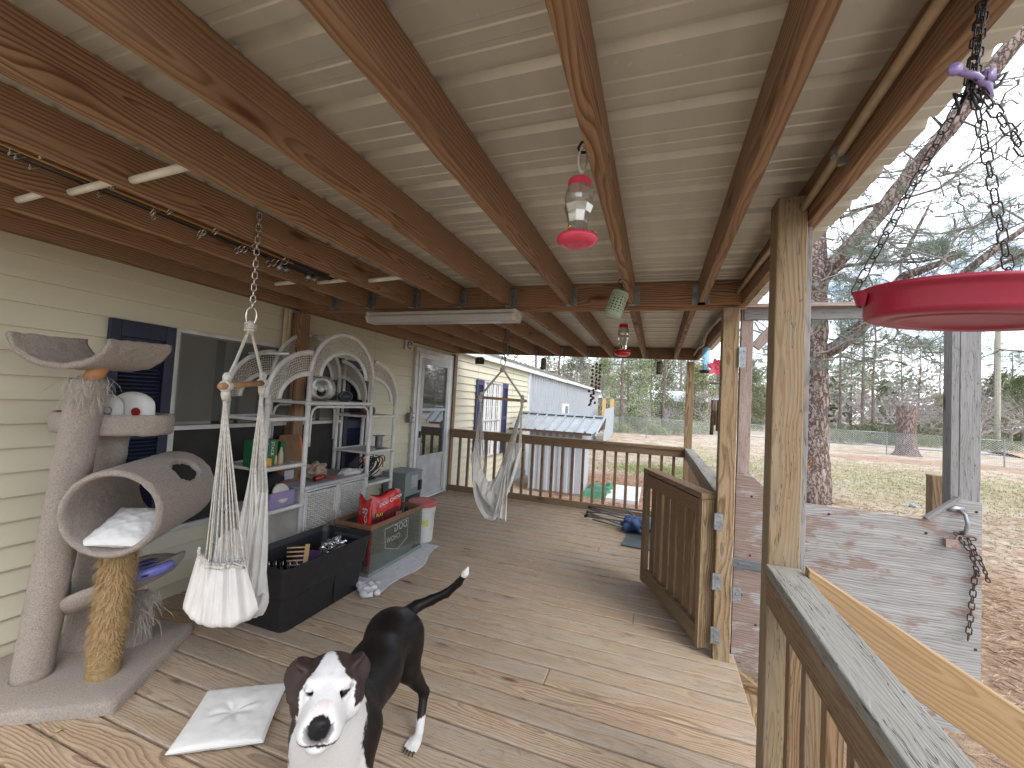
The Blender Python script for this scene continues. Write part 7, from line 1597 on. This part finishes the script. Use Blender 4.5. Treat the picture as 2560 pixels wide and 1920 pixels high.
# dry twigs and litter on the deck, uncountable
m = M(); rg = random.Random(6)
for i in range(75):
    x, y = rg.gauss(-1.1, .45), rg.gauss(5.0, .35)
    if i > 45: x, y = rg.uniform(-1.8, .3), rg.uniform(1.4, 4.5)
    if y > 5.7: continue
    a = rg.uniform(0, 6.28); L_ = rg.uniform(.02, .13) if i < 46 else rg.uniform(.01, .06); p = Vector((x, y, .004)); m.tube(bend(p, p+Vector((math.cos(a)*L_, math.sin(a)*L_, .004)), 4, .25, rg), .0013, 4)
tag(m.build('dry_twigs', TWIG if 'TWIG' in globals() else mat('dry_twig', (.2, .13, .08), .9), kind='stuff'), 'dry twigs and pine needles scattered on the deck boards', 'twigs')
m = M(); m.grid(lambda u, v: (-2.27+.022*u, 1.04+.026*v+.006*u, .006+.006*math.sin(u*3)*math.sin(v*4)), 6, 6); tag(m.build('dry_leaf', mat('dry_leaf', (.34, .28, .09), .8)), 'small dry yellow leaf at the edge of the cat tree base', 'leaf')
m = M(); m.tube([Vector((-.28, 1.31, .004)), Vector((-.26, 1.32, .02)), Vector((-.22, 1.30, .006)), Vector((-.20, 1.315, .004))], .0016, 5); tag(m.build('red_string', REDP, smooth=True), 'short red string on the deck at the bottom of the picture', 'string')

# ---------------- red hanging dish
dish = thing('hanging_dish', 'round red plastic bird bath dish hanging on chains close to the camera', 'bird bath', (.402, .7475, 1.593))
DR = mat('raspberry_red_plastic', (.30, .012, .036), .40, 0, .16, 7, .10, 120, col2=(.25, .016, .036)); dc = Vector((.402, .7475, 1.593)); A = (Vector((1, 0, -.0735)).normalized(), Vector((0, 1, .068)).normalized(), Vector((.0735, -.068, 1)).normalized()); DS = .893
m = M(); m.lathe([(r_*DS, z_) for r_, z_ in [(0, .004), (.068, .004), (.076, .002), (.079, -.001), (.088, -.001), (.093, .002), (.098, .0), (.116, .0), (.1225, .003), (.1245, .008), (.1265, .030), (.130, .035), (.1355, .037), (.137, .040), (.134, .043), (.127, .041), (.122, .036), (.119, .012), (.112, .008), (0, .008)]], dc, 96, A); m.build('bowl', DR, dish, smooth=True)
for a in (math.radians(172), math.radians(40), math.radians(-62)):
    e = A[0]*math.cos(a)+A[1]*math.sin(a); s = A[2].cross(e); m = M(); c_ = dc+e*.118+A[2]*.036
    m.grid(lambda u, v: tuple(c_+e*(.014*math.sin(PI*u)*(1-v*.6)-.003)+s*(u*2-1)*.024*(1-.5*v)+A[2]*(.005-.022*v)), 16, 8); m.build('chain_lug', DR, dish, smooth=True, solid=.003)
apex = Vector((.408, .75, 1.925)); DKW = mat('dark_wire_chain', (.06, .05, .05), .5, .7, .2, 30)
m = M()
for a in (math.radians(172), math.radians(40), math.radians(-62)):
    e = A[0]*math.cos(a)+A[1]*math.sin(a); m.chain(dc+e*.128+A[2]*.040, apex+e*.008, .024, .0125, .0011, 0, a, 5)
m.build('chain', DKW, dish, smooth=True)
m = M(); 
for k in range(3): m.chain(apex+Vector((.004*k-.004, .003*k, 0)), Vector((.440+.003*k, .79+.003*k, 2.09)), .022, .012, .0012, 0, k, 5)
m.tube([(.441, .79, 2.085), (.458, .79, 2.10)], .003, 6); m.build('top_chain', DKW, dish, smooth=True)
LILC = mat('lilac_plastic_clip', (.24, .18, .38), .3, 0, .1, 20)
m = M(); m.lathe([(.0, -.003), (.008, -.003), (.0088, 0), (.008, .003), (0, .003)], apex+Vector((-.024, -.01, .032)), 16, (Vector((1, 0, 0)), Vector((0, 0, 1)), Vector((0, -1, .2)).normalized())); m.tube([apex+Vector((-.024, -.008, .031)), apex+Vector((0, -.006, .02)), apex+Vector((.016, 0, .008)), apex+Vector((.020, 0, -.012))], [.004, .005, .006, .004], 10); m.box(apex+Vector((.016, -.004, .018)), (.012, .008, .016)); m.build('lilac_clip', LILC, dish, smooth=True)
m = M()
for k in range(5): m.tube([apex+Vector((rnd.uniform(-.018, .022), rnd.uniform(-.01, .01), rnd.uniform(-.03, .03))) for j in range(3)], .0022, 5)
m.tube([apex+Vector((.01, 0, .0)), apex+Vector((.03, 0, .018)), apex+Vector((.038, 0, .022)), apex+Vector((.03, 0, .006)), apex+Vector((.012, 0, -.004))], .0022, 5); m.build('tangled_ties', BLACKP, dish, smooth=True)
# ================================================================ DOG
def surfnet(F, org, h):
    """naive surface nets of the zero level of the 3-D array F (negative inside)"""
    s = F < 0; nx, ny, nz = F.shape
    c = np.zeros((nx-1, ny-1, nz-1), np.int8)
    for i in (0, 1):
        for j in (0, 1):
            for k in (0, 1): c += s[i:nx-1+i, j:ny-1+j, k:nz-1+k]
    act = (c > 0) & (c < 8); idx = -np.ones(c.shape, np.int64); I = np.argwhere(act); idx[act] = np.arange(len(I))
    acc = np.zeros((len(I), 3)); cnt = np.zeros(len(I)); corners = [(a, b, d) for a in (0, 1) for b in (0, 1) for d in (0, 1)]
    for p in corners:
        for ax in range(3):
            if p[ax]: continue
            q = list(p); q[ax] = 1
            fa = F[I[:, 0]+p[0], I[:, 1]+p[1], I[:, 2]+p[2]]; fb = F[I[:, 0]+q[0], I[:, 1]+q[1], I[:, 2]+q[2]]
            mk = (fa < 0) != (fb < 0); t = np.where(mk, fa/np.where(mk, fa-fb, 1), 0)
            P_ = np.tile(np.array(p, float), (len(I), 1)); P_[:, ax] += t; acc[mk] += P_[mk]; cnt[mk] += 1
    V = (I+acc/np.maximum(cnt, 1)[:, None])*h+np.array(org)
    faces = []
    for ax in range(3):
        b_, c_ = (ax+1) % 3, (ax+2) % 3; sl0 = [slice(None)]*3; sl1 = [slice(None)]*3; sl0[ax] = slice(0, -1); sl1[ax] = slice(1, None)
        e = s[tuple(sl0)] != s[tuple(sl1)]; E_ = np.argwhere(e); ok = (E_[:, b_] > 0) & (E_[:, c_] > 0) & (E_[:, b_] < F.shape[b_]-1) & (E_[:, c_] < F.shape[c_]-1); E_ = E_[ok]
        def cell(db, dc): q = E_.copy(); q[:, b_] -= db; q[:, c_] -= dc; return idx[q[:, 0], q[:, 1], q[:, 2]]
        Q = np.stack([cell(1, 1), cell(0, 1), cell(0, 0), cell(1, 0)], 1); fl = ~s[E_[:, 0], E_[:, 1], E_[:, 2]]; Q[fl] = Q[fl][:, ::-1]; faces.append(Q)
    return V, np.vstack(faces)
class SDF:
    def __init__(s, lo, hi, h):
        s.lo = np.array(lo, float); s.h = h; n = np.ceil((np.array(hi)-s.lo)/h).astype(int)+1
        s.F = np.full(tuple(n), .05, np.float32); s.n = n
    def region(s, lo, hi, pad):
        a = np.clip(np.floor((np.array(lo)-pad-s.lo)/s.h).astype(int), 0, s.n-1); b = np.clip(np.ceil((np.array(hi)+pad-s.lo)/s.h).astype(int)+1, 1, s.n)
        g = np.meshgrid(*[s.lo[i]+s.h*np.arange(a[i], b[i]) for i in range(3)], indexing='ij'); return tuple(slice(a[i], b[i]) for i in range(3)), np.stack(g, -1)
    def put(s, sl, d, k, sub=False):
        A = s.F[sl]
        if sub: hh = np.clip(.5-.5*(A+d)/k, 0, 1); s.F[sl] = A*(1-hh)+(-d)*hh+k*hh*(1-hh)
        else: hh = np.clip(.5+.5*(A-d)/k, 0, 1); s.F[sl] = A*(1-hh)+d*hh-k*hh*(1-hh)
    def cone(s, a, b, ra, rb, k=.02, sub=False):
        a, b = np.array(a, float), np.array(b, float); R = max(ra, rb); sl, P_ = s.region(np.minimum(a, b)-R, np.maximum(a, b)+R, k+.03)
        ab = b-a; t = np.clip(((P_-a)@ab)/(ab@ab), 0, 1); d = np.linalg.norm(P_-a-t[..., None]*ab, axis=-1)-(ra+(rb-ra)*t); s.put(sl, d.astype(np.float32), k, sub)
    def ell(s, c, r, ax=None, k=.02, sub=False):
        c = np.array(c, float); r = np.array(r, float); R = r.max(); sl, P_ = s.region(c-R, c+R, k+.03); q = P_-c
        if ax is not None: q = q@np.array([tuple(v) for v in ax]).T
        k0 = np.linalg.norm(q/r, axis=-1); k1 = np.linalg.norm(q/(r*r), axis=-1); d = k0*(k0-1)/np.maximum(k1, 1e-6); s.put(sl, d.astype(np.float32), k, sub)
# head frame
HC = Vector((-.767, .884, .674)); Fh = Vector((.585, -.83, .20)).normalized(); Rh = Fh.cross(Vector((0, 0, 1))).normalized()*-1
# Rh must point to the picture's right
if Rh.dot(R_) < 0: Rh = -Rh
Uh = Rh.cross(Fh).normalized()
if Uh.z < 0: Uh = -Uh
rol = math.radians(-5); Rh, Uh = Rh*math.cos(rol)+Uh*math.sin(rol), Uh*math.cos(rol)-Rh*math.sin(rol)
HS = 1.0
def H(x, y, z): return HC+(Rh*x+Fh*y+Uh*z)*HS
hax = (Rh, Fh, Uh)
S = SDF((-1.30, .66, -.01), (-.55, 1.86, .80), .0045)
# torso
hip = Vector((-1.045, 1.595, .415)); mid = Vector((-.975, 1.36, .400)); chest = Vector((-.903, 1.09, .400)); sh_c = Vector((-.872, 1.03, .450))
S.cone(hip, hip+Vector((.01, -.05, .01)), .088, .092, .03); S.cone(hip+Vector((0, -.02, 0)), mid, .092, .098, .04); S.cone(mid, chest, .094, .102, .05); S.cone(chest, chest+Vector((.02, -.05, -.01)), .102, .096, .04)
S.cone(chest+Vector((.0, 0, .02)), sh_c+Vector((.01, -.03, .04)), .104, .092, .04)
S.ell(chest+Vector((.02, -.06, -.04)), (.095, .095, .12), None, .04)
# neck and throat
S.cone(sh_c+Vector((.0, -.01, .04)), H(0, -.075, -.03), .092, .070, .04); S.cone(chest+Vector((.05, -.09, .05)), H(0, -.03, -.06), .088, .052, .04)
side = Vector((.94, .34, 0))
# hind legs
for sg, paw, knee, hock in ((1, Vector((-.888, 1.565, .018)), Vector((-.968, 1.590, .275)), Vector((-.922, 1.662, .148))), (-1, Vector((-1.075, 1.47, .018)), Vector((-1.10, 1.50, .265)), Vector((-1.105, 1.60, .150)))):
    hp = hip+side*.045*sg+Vector((0, 0, -.01)); S.cone(hp, knee, .078, .050, .035); S.ell((hp+knee)/2+Vector((0, .01, .02)), (.058, .075, .10), None, .03)
    S.cone(knee, hock, .048, .021, .02); S.cone(hock, hock+Vector((0, .006, -.004)), .022, .018, .012); S.cone(hock, paw+Vector((-.004, .025, .022)), .0195, .0175, .015)
    toe = Vector((-.10, -.99, 0)) if sg > 0 else Vector((0, -1, 0)); tr_ = Vector((toe.y, -toe.x, 0))*-1
    S.ell(paw+toe*.008+Vector((0, 0, .010)), (.024, .032, .017), None, .012)
    for q in (-1.5, -.5, .5, 1.5): S.cone(paw+tr_*.0125*q+toe*.012+Vector((0, 0, .010)), paw+tr_*.0150*q+toe*(.044-.004*abs(q))+Vector((0, 0, .000)), .0105, .0098, .0035)
# front legs (below the picture)
for sg in (-1, 1):
    el = chest+side*.072*sg+Vector((.01, -.02, -.10)); ft = Vector((el.x+.01, el.y-.05, .02)); S.cone(chest+side*.065*sg, el, .075, .048, .03); S.cone(el, (el.x+.008, el.y-.035, .16), .042, .028, .02); S.cone((el.x+.008, el.y-.035, .16), ft, .028, .023, .015)
    S.ell(ft+Vector((.005, -.02, -.002)), (.032, .042, .018), None, .012)
# tail
tp = [Vector((-1.052, 1.66, .445)), Vector((-1.03, 1.735, .462)), Vector((-.975, 1.775, .485)), Vector((-.905, 1.79, .525)), Vector((-.845, 1.79, .585)), Vector((-.808, 1.78, .64)), Vector((-.795, 1.775, .668))]
tr_ = [.036, .026, .022, .019, .016, .014, .007]
for i in range(6): S.cone(tp[i], tp[i+1], tr_[i], tr_[i+1], .012)
# head
S.ell(H(0, -.030, .024), (.072, .078, .052), hax, .02); S.ell(H(0, -.050, .034), (.060, .052, .040), hax, .02)
for sg in (-1, 1):
    S.ell(H(.050*sg, -.020, -.015), (.040, .058, .050), hax, .02); S.ell(H(.034*sg, .036, .044), (.022, .020, .012), hax, .012)
    S.ell(H(.024*sg, .088, -.036), (.026, .042, .028), hax, .014); S.ell(H(.030*sg, .050, -.040), (.022, .045, .026), hax, .015)
S.cone(H(0, .010, .016), H(0, .092, -.002), .048, .034, .02); S.cone(H(0, .03, -.02), H(0, .098, -.024), .054, .038, .015); S.cone(H(0, .01, -.055), H(0, .092, -.060), .040, .026, .012)
S.ell(H(0, .112, -.058), (.020, .016, .010), hax, .008)
S.ell(H(0, .128, -.008), (.0205, .013, .0160), hax, .005)       # nose pad
for sg in (-1, 1):
    S.ell(H(.011*sg, .140, -.008), (.0060, .006, .0048), hax, .003, True)     # nostrils
    S.ell(H(.0375*sg, .050, .022), (.019, .014, .0105), hax, .006, True)  # sockets
    S.ell(H(.0375*sg, .040, .030), (.018, .014, .0062), (Rh*.97+Uh*(-.22*sg), Fh, Uh*.97+Rh*(.22*sg)), .004)  # upper lid
    S.ell(H(.0370*sg, .040, .013), (.017, .013, .0055), hax, .004)
S.cone(H(-.030, .118, -.046), H(.030, .118, -.046), .0028, .0028, .003, True); S.cone(H(0, .138, -.026), H(0, .128, -.046), .0022, .0022, .003, True)
for sg in (-1, 1): S.cone(H(.030*sg, .116, -.047), H(.052*sg, .070, -.052), .0030, .003, .004, True)
S.cone(H(0, .03, .063), H(0, -.03, .088), .004, .004, .008, True)
# ears: out from the skull corner, then folded forward and down
for sg, lift in ((-1, -.004), (1, .006)):
    e0 = H((.050 if sg < 0 else .036)*sg, -.058, .048); e1 = H((.088 if sg < 0 else .066)*sg, -.052, .066+lift); e3 = H((.086 if sg < 0 else .064)*sg, .010, -.006)
    A1 = (e1-e0).normalized(); N1 = (Uh*.7-Rh*sg*.5).normalized(); N1 = (N1-A1*N1.dot(A1)).normalized(); B1_ = N1.cross(A1)
    S.ell((e0+e1)/2+Fh*.018, (.030, .034, .011), (A1, B1_, N1), .012)
    A2 = (e3-e1).normalized(); N2_ = (Fh*.75+Rh*(.55*sg)+Uh*.35); N2_ = (N2_-A2*N2_.dot(A2)).normalized(); B2_ = N2_.cross(A2)
    S.ell(e1.lerp(e3, .33)+Rh*.004*sg, (.036, .034, .0075), (A2, B2_, N2_), .005); S.ell(e1.lerp(e3, .62), (.032, .023, .0070), (A2, B2_, N2_), .006); S.ell(e1.lerp(e3, .86), (.022, .014, .0066), (A2, B2_, N2_), .006)
V, Fc = surfnet(S.F, S.lo, S.h)
# gentle smoothing
def smoothV(V, Fc, it=2, lam=.5):
    e = np.vstack([Fc[:, [0, 1]], Fc[:, [1, 2]], Fc[:, [2, 3]], Fc[:, [3, 0]]]); e = np.vstack([e, e[:, ::-1]])
    for _ in range(it):
        a = np.zeros_like(V); n = np.zeros(len(V)); np.add.at(a, e[:, 0], V[e[:, 1]]); np.add.at(n, e[:, 0], 1); V = V+lam*(a/np.maximum(n, 1)[:, None]-V)
    return V
V = smoothV(V, Fc, 2, .45)
V[:, 2] = np.maximum(V[:, 2], .0015)
# coat colours per vertex
col = np.zeros((len(V), 4)); col[:, 3] = 1
BLK = np.array((.0065, .0045, .004)); BRN = np.array((.030, .018, .0155)); WHT = np.array((.62, .61, .60)); PNK = np.array((.58, .50, .475)); NOS = np.array((.006, .006, .007)); GRY = np.array((.20, .185, .19))
tn = np.zeros_like(V); fn_ = np.cross(V[Fc[:, 2]]-V[Fc[:, 0]], V[Fc[:, 3]]-V[Fc[:, 1]])
for k in range(4): np.add.at(tn, Fc[:, k], fn_)
tn /= np.linalg.norm(tn, axis=1)[:, None]+1e-12
# outlines of the white patches in a flat pattern (1 unit = 0.63 mm) draped over the front of the dog from the head's centre
LEFT = [(380, 590), (408, 560), (470, 520), (520, 480), (560, 462), (590, 455), (640, 452), (700, 438), (730, 424), (760, 416), (860, 412), (1000, 414)]
RIGHT = [(380, 592), (400, 600), (430, 612), (480, 640), (505, 668), (522, 704), (560, 716), (640, 727), (700, 722), (760, 704), (800, 712), (860, 726), (1000, 735)]
def lin(T, y):
    for (y0, x0), (y1, x1) in zip(T[:-1], T[1:]):
        if y <= y1: return x0+(x1-x0)*max(0, (y-y0)/(y1-y0))
    return T[-1][1]
for i, p in enumerate(V):
    P_ = Vector(p); n_ = mn.noise(P_*38)*.012+mn.noise(P_*160)*.007; q = P_-HC; x, y, z = q.dot(Rh), q.dot(Fh), q.dot(Uh)
    c = BLK*(1-.25*mn.noise(P_*9))
    inhead = (y > -.115 and q.length < .175)
    if P_.z < .085+n_*1.5 and P_.y > 1.3: c = WHT*.93
    elif (P_-tp[-1]).length < .052+n_*.5 and P_.y > 1.6 and P_.z > .6: c = WHT
    elif P_.y < 1.10:
        v = P_-CAM; dpt = v.dot(f_); fx = 1280+1030.6*v.dot(R_)/dpt; fy = 960-1030.6*v.dot(U_)/dpt; X = (fx-460)*1.5875; Y = (fy-1380)*1.5875
        facing = -Vector(tn[i]).dot(v.normalized())
        jx = (mn.noise(P_*40)*8+mn.noise(P_*230)*5)
        if facing > -.05 and lin(LEFT, Y) < X+jx < lin(RIGHT, Y): c = WHT
        elif P_.z < .2: c = WHT
        elif inhead and z > -.09: c = BRN*(1+.25*mn.noise(P_*20))
    xe = x if x > 0 else -x-.016; ear = xe > .040 and z > -.016 and (xe > .062 or z > .028) and y < .03 and inhead
    if ear and (xe > .064 or z > .052): c = BRN*(1+.25*mn.noise(P_*20))
    if inhead and z > -.135 and not ear and c[0] > .3:
        if abs(x-.002) < .016+n_ and .098 < y < .125 and z > -.004: c = PNK
        if mn.noise(P_*170) > .62 and y > .06 and mn.noise(P_*30) > .25: c = GRY*1.5
    if inhead:
        dn = (P_-H(0, .135, -.010)).length
        if dn < .0245: c = NOS
        elif y > .090 and z < -.006 and dn < .037+n_*1.0: c = GRY*(.35+1.6*min(1, max(0, dn-.0245)/.014))
        for sg in (-1, 1):
            xx = x-.0375*sg; zz = z-.0215-(.30*xx if sg > 0 else -7*xx*xx*-1); de = (xx/.0165)**2+(zz/(.0070 if sg > 0 else .0040))**2
            if de < 1 and .015 < y < .062: c = np.array((.014, .011, .010))
            elif de < 1.9 and .015 < y < .062: c = c*.6
        if y > .085 and abs(z+.047) < .0030 and abs(x) < .046: c = NOS*2
    if P_.z < .016 and P_.y > 1.3 and mn.noise(P_*60) > 0: c = c*.7
    col[i, :3] = c
FUR, nt, b = NT('short_dog_coat', .5, 0, .22)
ca = nd(nt, 'ShaderNodeVertexColor', layer_name='col'); co = objco(nt)
n1 = noise(nt, scale3(nt, co, (1, 1, .35)), 420, 3, .7).outputs['Fac']; n2 = noise(nt, co, 25, 3).outputs['Fac']
c_ = mixc(nt, maprange(nt, n1, .35, .65, 0, .28), ca.outputs['Color'], mixc(nt, .5, ca.outputs['Color'], (.03, .024, .022)))
nt.links.new(c_, b.inputs['Base Color']); bump(nt, b, n1, .35, .0015); nt.links.new(maprange(nt, n2, .3, .7, .34, .52), b.inputs['Roughness']); dog = thing('dog', 'black and white short haired dog standing on the deck facing the camera, squinting, tail raised', 'dog', (-.95, 1.25, 0))
m = M(); m.v = [tuple(p) for p in V]; m.f = [tuple(int(i) for i in f) for f in Fc]; m.w = m.v; m.r = [(0, 0, 0)]*len(m.v); m.mi = [0]*len(m.f); m.c = col
m.build('body', FUR, dog, smooth=True)
EYE = mat('dark_eye', (.010, .006, .005), .06, 0, .05, 50)
m = M(); m.lathe([(0, -.0105), (.006, -.009), (.0098, -.004), (.0105, 0), (.0098, .004), (.006, .009), (0, .0105)], H(.0375, .0385, .0215), 20); m.build('eye', EYE, dog, smooth=True)
CLAW = mat('dark_claw', (.02, .015, .013), .4)
m = M()
toe = Vector((-.10, -.99, 0)); tt = Vector((toe.y, -toe.x, 0))*-1; paw = Vector((-.888, 1.565, .018))
for q in (-1.5, -.5, .5, 1.5):
    m = M(); s_ = paw+tt*.0150*q+toe*(.051-.004*abs(q)); s_.z = .016; m.tube([s_, s_+toe*.009-Vector((0, 0, .005)), s_+toe*.014-Vector((0, 0, .012))], [.0038, .003, .001], 6); m.build('claw', CLAW, dog, smooth=True)
